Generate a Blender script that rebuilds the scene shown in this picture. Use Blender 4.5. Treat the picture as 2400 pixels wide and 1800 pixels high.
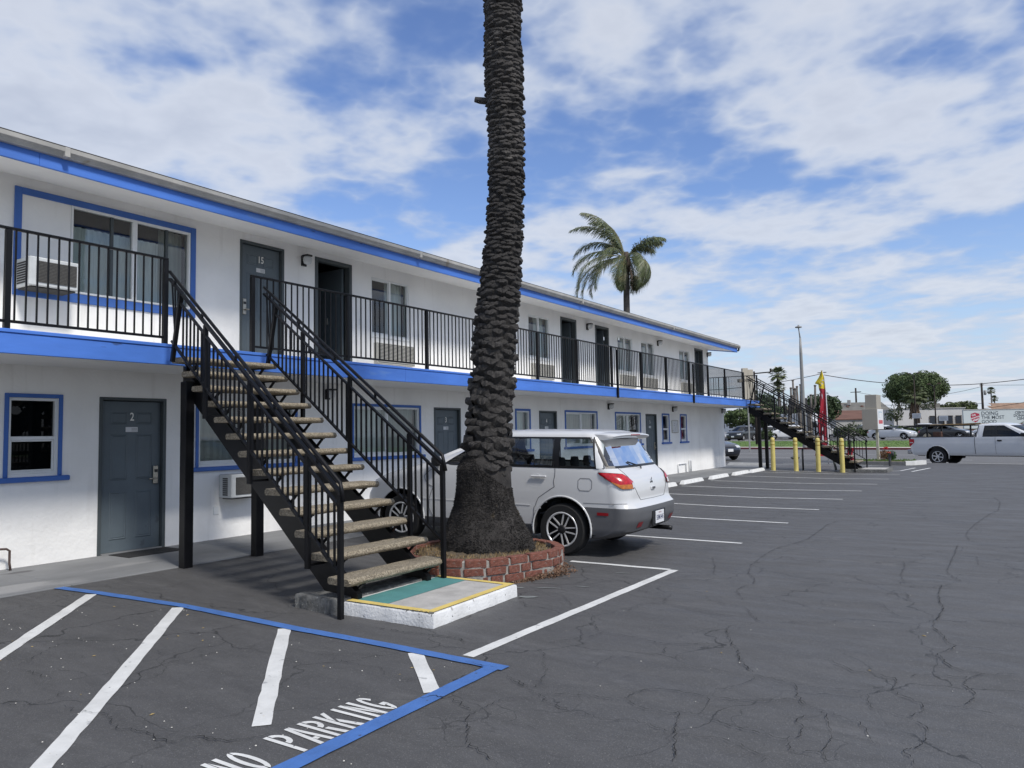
import bpy, math, random
from math import sin, cos, pi, radians, sqrt, atan2
from mathutils import Vector, Matrix

random.seed(7)
for o in list(bpy.data.objects):
    bpy.data.objects.remove(o)
SC = bpy.context.scene
COL = SC.collection

# ------------------------------------------------------------------ camera
YAW, PITCH, ROLL = radians(33.257), radians(3.80), radians(-1.02)
F = Vector((-sin(YAW) * cos(PITCH), cos(YAW) * cos(PITCH), sin(PITCH)))
R0 = Vector((cos(YAW), sin(YAW), 0))
U0 = R0.cross(F)
RR = R0 * cos(ROLL) + U0 * sin(ROLL)
UU = U0 * cos(ROLL) - R0 * sin(ROLL)
cam_d = bpy.data.cameras.new('camera')
cam_d.sensor_width = 36.0
cam_d.lens = 1779.7 / 2400 * 36.0
cam_d.clip_start = 0.05
cam_d.clip_end = 6000
cam = bpy.data.objects.new('camera', cam_d)
COL.objects.link(cam)
cam.matrix_world = Matrix(((RR.x, UU.x, -F.x, 0), (RR.y, UU.y, -F.y, 0), (RR.z, UU.z, -F.z, 1.5), (0, 0, 0, 1)))
SC.camera = cam

# ------------------------------------------------------------------ sky and sun
SUN_EL, SUN_AZ = radians(49), radians(106)      # azimuth measured from +Y towards +X
world = bpy.data.worlds.new('World')
SC.world = world
world.use_nodes = True
wn, wl = world.node_tree.nodes, world.node_tree.links
wn.clear()
def WN(t, **k):
    n = wn.new(t)
    for a, v in k.items():
        setattr(n, a, v)
    return n
sky = WN('ShaderNodeTexSky', sky_type='NISHITA')
sky.sun_disc = False
sky.sun_elevation = SUN_EL
sky.sun_rotation = SUN_AZ
sky.air_density = 1.0
sky.dust_density = 0.15
sky.ozone_density = 2.6
tc = WN('ShaderNodeTexCoord')
sep = WN('ShaderNodeSeparateXYZ')
wl.new(tc.outputs['Generated'], sep.inputs[0])
def wmath(op, a, b=None, c=None):
    n = WN('ShaderNodeMath', operation=op)
    for i, v in enumerate((a, b, c)):
        if v is None:
            continue
        if isinstance(v, (int, float)):
            n.inputs[i].default_value = v
        else:
            wl.new(v, n.inputs[i])
    return n.outputs[0]
zc = wmath('MAXIMUM', sep.outputs[2], 0.0)
den = wmath('ADD', zc, 0.13)
px = wmath('DIVIDE', sep.outputs[0], den)
py = wmath('DIVIDE', sep.outputs[1], den)
comb = WN('ShaderNodeCombineXYZ')
wl.new(px, comb.inputs[0]); wl.new(py, comb.inputs[1]); comb.inputs[2].default_value = 3.7
mp = WN('ShaderNodeMapping')
mp.inputs['Location'].default_value = (2.1, 6.3, 0)
mp.inputs['Rotation'].default_value = (0, 0, radians(24))
mp.inputs['Scale'].default_value = (1.0, 1.0, 1.0)
wl.new(comb.outputs[0], mp.inputs['Vector'])
def wnoise(scale, detail, rough, dist=0.0):
    n = WN('ShaderNodeTexNoise')
    n.inputs['Scale'].default_value = scale
    n.inputs['Detail'].default_value = detail
    n.inputs['Roughness'].default_value = rough
    n.inputs['Distortion'].default_value = dist
    wl.new(mp.outputs[0], n.inputs['Vector'])
    return n.outputs['Fac']
n1 = wnoise(1.05, 1, 0.5, 0.0)            # where the cloud fields lie
n2 = wnoise(3.1, 5, 0.47, 0.0)           # the puffs
n3 = wmath('SUBTRACT', 1.0, wmath('ABSOLUTE', wmath('SUBTRACT', wmath('MULTIPLY', wnoise(7.0, 3, 0.5, 0.0), 2.6), 1.3)))            # their fringes
dens = wmath('ADD', wmath('ADD', wmath('MULTIPLY', n1, 0.36), wmath('MULTIPLY', n2, 0.54)), wmath('MULTIPLY', wmath('SUBTRACT', n3, 0.35), 0.10))
ramp = WN('ShaderNodeValToRGB')
ramp.color_ramp.interpolation = 'EASE'
ramp.color_ramp.elements[0].position = 0.385
ramp.color_ramp.elements[0].color = (0, 0, 0, 1)
ramp.color_ramp.elements[1].position = 0.535
ramp.color_ramp.elements[1].color = (1, 1, 1, 1)
wl.new(dens, ramp.inputs[0])
thick = WN('ShaderNodeValToRGB')
thick.color_ramp.elements[0].position = 0.42
thick.color_ramp.elements[0].color = (0.44, 0.535, 0.71, 1)
thick.color_ramp.elements[1].position = 0.70
thick.color_ramp.elements[1].color = (0.52, 0.565, 0.66, 1)
e = thick.color_ramp.elements.new(0.56)
e.color = (0.665, 0.705, 0.785, 1)
wl.new(dens, thick.inputs[0])
bg_sky = WN('ShaderNodeBackground')
SKY_STRENGTH, CLOUD_STRENGTH = 0.118, 0.77
bg_sky.inputs['Strength'].default_value = SKY_STRENGTH
hsv = WN('ShaderNodeHueSaturation')
hsv.inputs['Saturation'].default_value = 1.10
hsv.inputs['Hue'].default_value = 0.512
wl.new(sky.outputs[0], hsv.inputs['Color'])
wl.new(hsv.outputs[0], bg_sky.inputs['Color'])
bg_cl = WN('ShaderNodeBackground')
bg_cl.inputs['Strength'].default_value = CLOUD_STRENGTH
wl.new(thick.outputs[0], bg_cl.inputs['Color'])
hz = wmath('MAXIMUM', wmath('SUBTRACT', 1.0, wmath('DIVIDE', zc, 0.30)), 0.0)      # thin distant haze thickening to the horizon
haze_f = wmath('MULTIPLY', wmath('POWER', hz, 1.6), 0.85)
cl_f = wmath('MULTIPLY', ramp.outputs[0], 0.86)
cover = wmath('SUBTRACT', 1.0, wmath('MULTIPLY', wmath('SUBTRACT', 1.0, cl_f), wmath('SUBTRACT', 1.0, haze_f)))
mixw = WN('ShaderNodeMixShader')
wl.new(cover, mixw.inputs[0]); wl.new(bg_sky.outputs[0], mixw.inputs[1]); wl.new(bg_cl.outputs[0], mixw.inputs[2])
outw = WN('ShaderNodeOutputWorld')
wl.new(mixw.outputs[0], outw.inputs[0])

sun_d = bpy.data.lights.new('sun', 'SUN')
sun_d.energy = 2.4
sun_d.angle = radians(9)
sun_d.color = (1.0, 0.955, 0.89)
sun = bpy.data.objects.new('sun', sun_d)
COL.objects.link(sun)
SDIR = Vector((sin(SUN_AZ) * cos(SUN_EL), cos(SUN_AZ) * cos(SUN_EL), sin(SUN_EL)))
sun.rotation_euler = SDIR.to_track_quat('Z', 'Y').to_euler()
sun.location = (5, 5, 30)

vs = SC.view_settings
vs.view_transform = 'Standard'
vs.look = 'None'
vs.exposure = 0.45
vs.gamma = 1.0
vs.use_curve_mapping = False
SC.render.engine = 'CYCLES'
SC.cycles.max_bounces = 6
SC.cycles.diffuse_bounces = 3
SC.cycles.glossy_bounces = 3
SC.cycles.transparent_max_bounces = 16
SC.cycles.sample_clamp_indirect = 6.0

# ------------------------------------------------------------------ materials
MATS = {}
def material(name, col=(0.5, 0.5, 0.5), rough=0.6, metal=0.0, spec=0.5, var=0.0, vscale=4.0, bump=0.0, bscale=60.0,
             coat=0.0, spots=None, stretch=None, emit=None):
    if name in MATS:
        return MATS[name]
    m = bpy.data.materials.new(name)
    m.use_nodes = True
    nt = m.node_tree
    b = nt.nodes['Principled BSDF']
    b.inputs['Base Color'].default_value = (*col, 1)
    b.inputs['Roughness'].default_value = rough
    b.inputs['Metallic'].default_value = metal
    b.inputs['Specular IOR Level'].default_value = spec
    if coat:
        b.inputs['Coat Weight'].default_value = coat
        b.inputs['Coat Roughness'].default_value = 0.06
    if emit:
        b.inputs['Emission Color'].default_value = (*emit[0], 1)
        b.inputs['Emission Strength'].default_value = emit[1]
    tcn = nt.nodes.new('ShaderNodeTexCoord')
    src = tcn.outputs['Object']
    if stretch:
        mpn = nt.nodes.new('ShaderNodeMapping')
        mpn.inputs['Scale'].default_value = stretch
        nt.links.new(src, mpn.inputs[0])
        src = mpn.outputs[0]
    last = None
    if var:
        n = nt.nodes.new('ShaderNodeTexNoise')
        n.inputs['Scale'].default_value = vscale
        n.inputs['Detail'].default_value = 4
        n.inputs['Roughness'].default_value = 0.6
        nt.links.new(src, n.inputs['Vector'])
        r = nt.nodes.new('ShaderNodeValToRGB')
        r.color_ramp.elements[0].position = 0.3
        r.color_ramp.elements[1].position = 0.7
        r.color_ramp.elements[0].color = (*[max(0, c * (1 - var)) for c in col], 1)
        r.color_ramp.elements[1].color = (*[min(1, c * (1 + var)) for c in col], 1)
        nt.links.new(n.outputs['Fac'], r.inputs[0])
        last = r.outputs[0]
    if spots:                                   # (colour, scale, threshold)
        for sc, ss, th in spots:
            n = nt.nodes.new('ShaderNodeTexNoise')
            n.inputs['Scale'].default_value = ss
            n.inputs['Detail'].default_value = 3
            nt.links.new(src, n.inputs['Vector'])
            r = nt.nodes.new('ShaderNodeValToRGB')
            r.color_ramp.elements[0].position = th
            r.color_ramp.elements[1].position = th + 0.05
            nt.links.new(n.outputs['Fac'], r.inputs[0])
            mx = nt.nodes.new('ShaderNodeMix'); mx.data_type = 'RGBA'
            if last is not None:
                nt.links.new(last, mx.inputs[6])
            else:
                mx.inputs[6].default_value = (*col, 1)
            mx.inputs[7].default_value = (*sc, 1)
            nt.links.new(r.outputs[0], mx.inputs[0])
            last = mx.outputs[2]
    if last is not None:
        nt.links.new(last, b.inputs['Base Color'])
    if bump:
        n = nt.nodes.new('ShaderNodeTexNoise')
        n.inputs['Scale'].default_value = bscale
        n.inputs['Detail'].default_value = 3
        nt.links.new(src, n.inputs['Vector'])
        bp = nt.nodes.new('ShaderNodeBump')
        bp.inputs['Strength'].default_value = bump
        bp.inputs['Distance'].default_value = 0.01
        nt.links.new(n.outputs['Fac'], bp.inputs['Height'])
        nt.links.new(bp.outputs[0], b.inputs['Normal'])
    MATS[name] = m
    return m

def glass(name, tint=(0.8, 0.85, 0.85), refl=1.0, rough=0.02):
    if name in MATS:
        return MATS[name]
    m = bpy.data.materials.new(name)
    m.use_nodes = True
    nt = m.node_tree
    nt.nodes.clear()
    out = nt.nodes.new('ShaderNodeOutputMaterial')
    tr = nt.nodes.new('ShaderNodeBsdfTransparent'); tr.inputs[0].default_value = (*tint, 1)
    gl = nt.nodes.new('ShaderNodeBsdfGlossy'); gl.inputs['Roughness'].default_value = rough
    gl.inputs[0].default_value = (refl, refl, refl, 1)
    fr = nt.nodes.new('ShaderNodeFresnel'); fr.inputs[0].default_value = 1.55
    mx = nt.nodes.new('ShaderNodeMixShader')
    add = nt.nodes.new('ShaderNodeMath'); add.operation = 'ADD'; add.inputs[1].default_value = 0.04
    nt.links.new(fr.outputs[0], add.inputs[0])
    nt.links.new(add.outputs[0], mx.inputs[0])
    nt.links.new(tr.outputs[0], mx.inputs[1]); nt.links.new(gl.outputs[0], mx.inputs[2])
    nt.links.new(mx.outputs[0], out.inputs[0])
    MATS[name] = m
    return m

# ------------------------------------------------------------------ mesh helpers
ROOT_INV = {}
class MB:
    def __init__(self):
        self.v, self.f = [], []
    def add(self, vs, fs):
        b = len(self.v)
        self.v += [tuple(p) for p in vs]
        self.f += [tuple(i + b for i in q) for q in fs]
        return self
    def quad(self, a, b, c, d):
        return self.add((a, b, c, d), ((0, 1, 2, 3),))
    def poly(self, pts):
        return self.add(pts, (tuple(range(len(pts))),))
    def box(self, x0, x1, y0, y1, z0, z1):
        return self.add([(x0, y0, z0), (x1, y0, z0), (x1, y1, z0), (x0, y1, z0), (x0, y0, z1), (x1, y0, z1), (x1, y1, z1), (x0, y1, z1)],
                        [(0, 3, 2, 1), (4, 5, 6, 7), (0, 1, 5, 4), (1, 2, 6, 5), (2, 3, 7, 6), (3, 0, 4, 7)])
    def cbox(self, x0, x1, y0, y1, z0, z1, c=0.01):
        """box with chamfered edges (24 verts)"""
        c = min(c, (x1 - x0) * .45, (y1 - y0) * .45, (z1 - z0) * .45)
        P, idx = [], {}
        for sx in (0, 1):
            for sy in (0, 1):
                for sz in (0, 1):
                    X, Y, Z = (x0, x1)[sx], (y0, y1)[sy], (z0, z1)[sz]
                    dx, dy, dz = (c, -c)[sx], (c, -c)[sy], (c, -c)[sz]
                    for k, p in enumerate(((X, Y + dy, Z + dz), (X + dx, Y, Z + dz), (X + dx, Y + dy, Z))):
                        idx[sx, sy, sz, k] = len(P); P.append(p)
        g = lambda *a: idx[a]
        Fs = []
        for s in (0, 1):
            q = [g(s, 0, 0, 0), g(s, 1, 0, 0), g(s, 1, 1, 0), g(s, 0, 1, 0)]; Fs.append(q if s else q[::-1])
            q = [g(0, s, 0, 1), g(0, s, 1, 1), g(1, s, 1, 1), g(1, s, 0, 1)]; Fs.append(q if s else q[::-1])
            q = [g(0, 0, s, 2), g(1, 0, s, 2), g(1, 1, s, 2), g(0, 1, s, 2)]; Fs.append(q if s else q[::-1])
        for a in (0, 1):
            for b in (0, 1):
                q = [g(a, b, 0, 0), g(a, b, 0, 1), g(a, b, 1, 1), g(a, b, 1, 0)]; Fs.append(q if a == b else q[::-1])
                q = [g(a, 0, b, 0), g(a, 1, b, 0), g(a, 1, b, 2), g(a, 0, b, 2)]; Fs.append(q if a != b else q[::-1])
                q = [g(0, a, b, 1), g(0, a, b, 2), g(1, a, b, 2), g(1, a, b, 1)]; Fs.append(q if a != b else q[::-1])
        for sx in (0, 1):
            for sy in (0, 1):
                for sz in (0, 1):
                    q = [g(sx, sy, sz, 0), g(sx, sy, sz, 1), g(sx, sy, sz, 2)]
                    Fs.append(q if (sx + sy + sz) % 2 else q[::-1])
        return self.add(P, Fs)
    def bar(self, p0, p1, w, h, up=(0, 0, 1)):
        p0, p1 = Vector(p0), Vector(p1)
        d = (p1 - p0).normalized()
        u = Vector(up)
        s = d.cross(u)
        if s.length < 1e-4:
            s = d.cross(Vector((1, 0, 0)))
        s.normalize()
        t = s.cross(d).normalized()
        s *= w / 2; t *= h / 2
        return self.add([p0 - s - t, p0 + s - t, p0 + s + t, p0 - s + t, p1 - s - t, p1 + s - t, p1 + s + t, p1 - s + t],
                        [(0, 1, 2, 3), (7, 6, 5, 4), (0, 4, 5, 1), (1, 5, 6, 2), (2, 6, 7, 3), (3, 7, 4, 0)])
    def tube(self, pts, r, n=8, cap=True):
        pts = [Vector(p) for p in pts]
        rs = r if isinstance(r, (list, tuple)) else [r] * len(pts)
        rings = []
        ref = None
        for i, p in enumerate(pts):
            d = (pts[min(i + 1, len(pts) - 1)] - pts[max(i - 1, 0)]).normalized()
            if ref is None:
                ref = d.orthogonal().normalized()
            ref = (ref - d * ref.dot(d))
            if ref.length < 1e-5:
                ref = d.orthogonal()
            ref.normalize()
            b = d.cross(ref)
            rings.append([p + (ref * cos(2 * pi * k / n) + b * sin(2 * pi * k / n)) * rs[i] for k in range(n)])
        return self.loft(rings, cap=cap)
    def loft(self, rings, cap=True, closed=True):
        n = len(rings[0])
        vs = [p for r in rings for p in r]
        fs = []
        m = n if closed else n - 1
        for i in range(len(rings) - 1):
            for k in range(m):
                a, b = i * n + k, i * n + (k + 1) % n
                fs.append((a, b, b + n, a + n))
        if cap and closed:
            fs.append(tuple(range(n))[::-1])
            fs.append(tuple((len(rings) - 1) * n + k for k in range(n)))
        return self.add(vs, fs)
    def lathe(self, prof, n=20, origin=(0, 0, 0), axis='z', cap=True):
        rings = []
        for r, h in prof:
            ring = []
            for k in range(n):
                a = 2 * pi * k / n
                if axis == 'z':
                    p = (r * cos(a), r * sin(a), h)
                elif axis == 'y':
                    p = (r * sin(a), h, r * cos(a))
                else:
                    p = (h, r * cos(a), r * sin(a))
                ring.append((p[0] + origin[0], p[1] + origin[1], p[2] + origin[2]))
            rings.append(ring)
        return self.loft(rings, cap=cap)
    def prism(self, outline, axis, a0, a1):
        """extrude a 2-D outline (list of (p,q)) along axis 'x','y','z'"""
        n = len(outline)
        def P(p, q, a):
            return {'x': (a, p, q), 'y': (p, a, q), 'z': (p, q, a)}[axis]
        vs = [P(p, q, a0) for p, q in outline] + [P(p, q, a1) for p, q in outline]
        fs = [tuple(range(n))[::-1], tuple(range(n, 2 * n))]
        for i in range(n):
            j = (i + 1) % n
            fs.append((i, j, j + n, i + n))
        return self.add(vs, fs)
    def xform(self, M):
        self.v = [tuple(M @ Vector(p)) for p in self.v]
        return self
    def mesh(self, name, mat, smooth=False, auto=None):
        me = bpy.data.meshes.new(name)
        me.from_pydata(self.v, [], self.f)
        me.update()
        if smooth:
            me.shade_smooth()
        if mat is not None:
            me.materials.append(MATS[mat] if isinstance(mat, str) else mat)
        return me
    def build(self, name, mat, parent=None, smooth=False, angle=None, fixn=False):
        me = self.mesh(name, mat, smooth)
        if fixn:
            import bmesh
            bm = bmesh.new(); bm.from_mesh(me); bmesh.ops.recalc_face_normals(bm, faces=bm.faces[:]); bm.to_mesh(me); bm.free()
        if angle is not None:
            me.shade_smooth()
            try:
                me.set_sharp_from_angle(angle=radians(angle))
            except Exception:
                pass
        return link(name, me, parent)

def link(name, me, parent=None, loc=None, rot=None, scale=None):
    o = bpy.data.objects.new(name, me)
    COL.objects.link(o)
    if parent is not None:
        o.parent = parent
        if parent.name in ROOT_INV:
            o.matrix_parent_inverse = ROOT_INV[parent.name]
    if loc is not None: o.location = loc
    if rot is not None: o.rotation_euler = rot
    if scale is not None: o.scale = scale
    return o

def tag(o, label=None, cat=None, group=None, kind=None):
    if label: o['label'] = label
    if cat: o['category'] = cat
    if group: o['group'] = group
    if kind: o['kind'] = kind
    return o

def root(name, loc, label, cat, group=None, world=True, rotz=0.0):
    """an Empty at a thing's base; world=True: parts are given in world coordinates"""
    o = bpy.data.objects.new(name, None)
    COL.objects.link(o)
    o.empty_display_size = 0.2
    o.location = loc
    o.rotation_euler = (0, 0, rotz)
    tag(o, label, cat, group)
    if world:
        ROOT_INV[o.name] = Matrix.Translation(-Vector(loc))
    return o

def copy_tree(o, parent=None):
    c = o.copy()
    COL.objects.link(c)
    c.parent = parent
    for ch in list(o.children):
        copy_tree(ch, c)
    return c

def text_mesh(body, size, name='lettering', extrude=0.0, bold=0.0, sx=1.0, align='CENTER', spacing=1.0, line=1.0):
    """flat lettering in its own XY plane, converted to a mesh"""
    cu = bpy.data.curves.new(name, 'FONT')
    cu.body = body
    cu.size = size
    cu.extrude = extrude
    cu.offset = bold
    cu.align_x = align
    cu.align_y = 'CENTER'
    cu.space_character = spacing
    cu.space_line = line
    cu.resolution_u = 3
    ob = bpy.data.objects.new(name, cu)
    COL.objects.link(ob)
    dg = bpy.context.evaluated_depsgraph_get()
    me = bpy.data.meshes.new_from_object(ob.evaluated_get(dg))
    bpy.data.objects.remove(ob)
    bpy.data.curves.remove(cu)
    mb = MB()
    mb.v = [(v.co.x * sx, v.co.y, v.co.z) for v in me.vertices]
    mb.f = [tuple(p.vertices) for p in me.polygons]
    bpy.data.meshes.remove(me)
    return mb

def frame_matrix(origin, ex, ey, ez):
    ex, ey, ez = Vector(ex), Vector(ey), Vector(ez)
    return Matrix(((ex.x, ey.x, ez.x, origin[0]), (ex.y, ey.y, ez.y, origin[1]), (ex.z, ey.z, ez.z, origin[2]), (0, 0, 0, 1)))

def gz(x):
    """height of the parking lot: the stalls fall gently away from the building"""
    return 0.0 if x < -8.3 else (-.07 * (x + 8.3) / 3.3 if x < -5 else -.07)
def lerp(a, b, t):
    return a + (b - a) * t
CRACKS = [(9,[(-1.98,6.06),(-1.89,5.83),(-1.81,5.66),(-1.71,5.47),(-1.66,5.34),(-1.61,5.22),(-1.55,5.14),(-1.49,5.06),(-1.45,5.0)]),
(5,[(-1.45,5.0),(-1.44,4.87),(-1.48,4.75),(-1.53,4.65),(-1.58,4.6),(-1.55,4.49)]),
(7,[(-2.49,3.99),(-2.41,4.02),(-2.31,4.08),(-2.22,4.1),(-2.09,4.13),(-1.99,4.17),(-1.98,4.21),(-1.97,4.31),(-1.92,4.4),(-1.86,4.44),(-1.76,4.46),(-1.66,4.46),(-1.59,4.46)]),
(7,[(-1.59,4.46),(-1.55,4.38),(-1.53,4.26),(-1.53,4.15),(-1.61,4.13),(-1.72,4.09),(-1.83,4.09),(-1.93,4.13),(-1.98,4.18)]),
(6,[(-1.59,4.46),(-1.47,4.48),(-1.35,4.51),(-1.25,4.55),(-1.17,4.65),(-1.1,4.65),(-1.03,4.6),(-0.96,4.55),(-0.86,4.51),(-0.76,4.48),(-0.71,4.38),(-0.68,4.27),(-0.66,4.2)]),
(6,[(-2.78,4.17),(-2.64,4.07),(-2.55,4.02),(-2.47,3.99),(-2.36,3.91),(-2.25,3.86),(-2.16,3.85),(-2.05,3.81),(-1.95,3.8),(-1.87,3.86),(-1.8,3.89),(-1.69,3.87),(-1.6,3.84),(-1.53,3.84)]),
(9,[(-1.64,4.12),(-1.59,3.99),(-1.55,3.86),(-1.5,3.75),(-1.48,3.67),(-1.44,3.58),(-1.42,3.49)]),
(7,[(-1.53,4.15),(-1.44,4.11),(-1.36,4.09),(-1.27,4.07),(-1.18,4.06),(-1.1,4.04),(-1.03,4.05),(-0.98,4.13),(-1.01,4.28),(-1.05,4.34),(-1.03,4.42),(-0.95,4.46)]),
(5,[(-1.53,3.84),(-1.43,3.85),(-1.33,3.88),(-1.24,3.86),(-1.15,3.82),(-1.07,3.79),(-1.07,3.7)]),
(6,[(-1.03,4.05),(-0.99,3.92),(-0.95,3.9),(-0.89,3.96),(-0.83,3.94),(-0.79,3.86)]),
(6,[(-1.45,5.0),(-1.36,4.97),(-1.26,4.95),(-1.19,4.92),(-1.14,4.76),(-1.1,4.64),(-1.04,4.59),(-0.96,4.55)]),
(6,[(-1.36,4.97),(-1.23,4.93),(-1.09,4.93),(-0.96,4.96),(-0.84,5.0),(-0.75,5.04),(-0.67,5.12)]),
(8,[(-0.96,4.55),(-0.91,4.43),(-0.88,4.31),(-0.85,4.21),(-0.84,4.13),(-0.85,4.01),(-0.82,3.92)]),
(9,[(-0.67,5.12),(-0.67,5.27),(-0.69,5.36),(-0.76,5.37),(-0.85,5.37),(-0.93,5.38),(-1.01,5.47),(-1.13,5.55)]),
(8,[(-0.67,5.12),(-0.62,5.03),(-0.56,4.99),(-0.51,4.95),(-0.49,4.81),(-0.53,4.71),(-0.56,4.67)]),
(6,[(-0.51,4.95),(-0.42,4.98),(-0.33,4.99),(-0.24,4.98),(-0.16,4.95),(-0.11,4.93)]),
(8,[(-0.56,4.67),(-0.49,4.62),(-0.45,4.57),(-0.44,4.4),(-0.46,4.29),(-0.52,4.19),(-0.48,4.12),(-0.46,4.04)]),
(6,[(-0.79,4.96),(-0.76,4.8),(-0.72,4.72),(-0.63,4.71),(-0.56,4.67)]),
(9,[(-0.24,5.72),(-0.3,5.58),(-0.33,5.42),(-0.28,5.33),(-0.26,5.25),(-0.28,5.1),(-0.32,5.02)]),
(7,[(-0.66,5.4),(-0.59,5.49),(-0.5,5.55),(-0.4,5.57),(-0.32,5.58),(-0.24,5.7),(-0.13,5.78),(-0.02,5.81)]),
(8,[(-0.11,4.81),(-0.03,4.81)]),
(10,[(-0.66,8.7),(-0.66,8.27),(-0.63,7.94),(-0.58,7.66),(-0.58,7.28),(-0.61,7.0),(-0.58,6.8),(-0.5,6.58),(-0.47,6.42),(-0.41,6.35),(-0.46,6.19),(-0.51,6.06),(-0.46,5.91),(-0.41,5.79),(-0.34,5.72),(-0.24,5.72)]),
(7,[(-0.41,6.35),(-0.31,6.36),(-0.19,6.39),(-0.09,6.41),(-0.01,6.41)]),
(6,[(-0.68,11.74),(-0.67,10.88),(-0.67,10.13),(-0.66,9.4),(-0.52,9.04),(-0.63,8.65),(-0.66,8.7)]),
(6,[(-1.15,10.06),(-1.08,9.58),(-1.07,9.11),(-1.0,8.72),(-0.86,8.53),(-0.74,8.47),(-0.66,8.7)]),
(6,[(-1.06,7.94),(-1.03,8.19),(-0.92,8.13),(-0.85,7.82),(-0.95,7.83),(-1.03,7.83)]),
(5,[(-1.35,7.55),(-1.18,7.54),(-1.04,7.51),(-0.98,7.34),(-0.85,7.08),(-0.78,7.08),(-0.64,7.08)]),
(8,[(-2.65,9.48),(-2.69,10.07),(-2.66,10.53),(-2.58,10.93),(-2.51,11.47),(-2.55,12.29),(-2.6,13.23),(-2.55,13.97)]),
(6,[(-2.65,9.48),(-2.61,8.95),(-2.49,8.44),(-2.34,8.15),(-2.28,7.9),(-2.34,7.67),(-2.33,7.49),(-2.22,7.25),(-2.15,7.11)]),
(5,[(-3.79,9.51),(-3.54,9.43),(-3.28,9.36),(-3.1,9.35),(-2.91,9.5),(-2.65,9.48)]),
(6,[(-3.18,9.31),(-2.97,8.76),(-2.8,8.2),(-2.97,8.08),(-3.08,7.9),(-3.16,7.64),(-3.3,7.43)]),
(6,[(-2.53,7.14),(-2.4,6.93),(-2.24,6.85),(-2.07,6.84),(-2.0,6.73),(-1.89,6.5),(-1.79,6.38),(-1.68,6.41),(-1.58,6.5),(-1.44,6.53),(-1.33,6.61),(-1.21,6.79)]),
(6,[(-2.87,6.15),(-2.93,6.37),(-2.87,6.56),(-2.76,6.67),(-2.59,6.61),(-2.4,6.56),(-2.2,6.47),(-2.04,6.45)]),
(6,[(-2.97,5.68),(-2.83,5.5),(-2.76,5.46),(-2.8,5.28),(-2.89,5.15),(-2.97,5.0),(-3.07,4.94)]),
(8,[(-2.76,5.46),(-2.61,5.45),(-2.47,5.45),(-2.34,5.4),(-2.22,5.39),(-2.1,5.44),(-2.02,5.5),(-1.92,5.56),(-1.82,5.65)]),
(5,[(-2.22,5.39),(-2.14,5.16),(-2.21,5.06),(-2.31,4.97),(-2.41,4.91),(-2.43,4.74),(-2.4,4.61)]),
(5,[(-2.99,4.81),(-2.88,4.74),(-2.74,4.51),(-2.65,4.41),(-2.54,4.08),(-2.55,4.02)]),
(5,[(-2.49,9.38),(-2.43,9.79),(-2.2,9.52),(-2.02,9.43),(-1.92,9.67)]),
(5,[(-0.44,10.8),(-0.39,10.1),(-0.25,10.01),(0.03,10.0)]),
(6,[(-0.63,12.77),(-0.57,12.28),(-0.44,11.98),(-0.26,11.84),(0.05,11.83)]),
(6,[(-0.4,19.78),(-0.28,18.63),(-0.29,16.84),(-0.42,15.91),(-0.57,14.33),(-0.63,13.35),(-0.63,12.77)]),
(5,[(-3.26,6.03),(-3.08,5.89),(-2.95,5.78)]),
(6,[(-3.77,7.69),(-3.55,7.62),(-3.35,7.54),(-3.15,7.61)]),
(6,[(-3.26,7.11),(-3.02,6.99),(-2.82,6.86),(-2.73,6.69)]),
(7,[(-3.97,6.54),(-3.76,6.53),(-3.58,6.34),(-3.42,6.15)]),
(12,[(-4.45,4.68),(-4.29,4.69),(-4.13,4.68),(-4.01,4.71),(-3.89,4.73),(-3.77,4.74),(-3.66,4.74),(-3.57,4.72),(-3.52,4.63)]),
(7,[(-3.71,2.51),(-3.64,2.53),(-3.57,2.53),(-3.49,2.56),(-3.43,2.61),(-3.4,2.68),(-3.37,2.74)]),
(10,[(-2.82,4.18),(-2.73,4.14),(-2.63,4.08),(-2.54,4.05)]),
(10,[(-3.09,3.56),(-3.02,3.58),(-3.0,3.64),(-2.91,3.66),(-2.81,3.64),(-2.71,3.58),(-2.62,3.55),(-2.61,3.48),(-2.57,3.4),(-2.5,3.34),(-2.45,3.25),(-2.37,3.16),(-2.3,3.14),(-2.22,3.11),(-2.16,3.08),(-2.11,3.04)]),
(5,[(-2.62,3.55),(-2.61,3.64),(-2.61,3.78),(-2.56,3.85),(-2.45,3.9)]),
(5,[(-4.12,3.88),(-3.96,3.87),(-3.81,3.87),(-3.66,3.9),(-3.53,3.79)]),
(6,[(-3.25,4.3),(-3.16,4.29),(-3.07,4.28),(-2.97,4.3)]),
(4,[(-3.4,3.72),(-3.32,3.78),(-3.32,3.86)]),
(6,[(-5.76,2.58),(-5.56,2.6),(-5.45,2.59),(-5.37,2.6)]),
(6,[(-5.87,2.62),(-5.94,2.7),(-6.02,2.83),(-6.12,2.94),(-6.14,3.03),(-6.06,3.13)]),
(8,[(-4.79,2.39),(-4.65,2.38),(-4.57,2.41),(-4.49,2.44),(-4.36,2.44),(-4.28,2.39),(-4.16,2.36),(-4.07,2.39),(-3.98,2.42),(-3.86,2.39),(-3.75,2.39),(-3.72,2.43),(-3.7,2.5),(-3.65,2.54),(-3.55,2.54),(-3.47,2.58),(-3.41,2.64),(-3.39,2.7)]),
(5,[(-5.01,2.93),(-5.02,3.05),(-5.03,3.15),(-5.05,3.23),(-5.01,3.37),(-5.0,3.48),(-4.98,3.6),(-4.9,3.71),(-4.89,3.87),(-4.92,3.97)]),
(5,[(-5.17,2.21),(-5.04,2.24),(-4.99,2.3),(-4.97,2.38),(-5.03,2.47),(-5.09,2.55)])]
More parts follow.
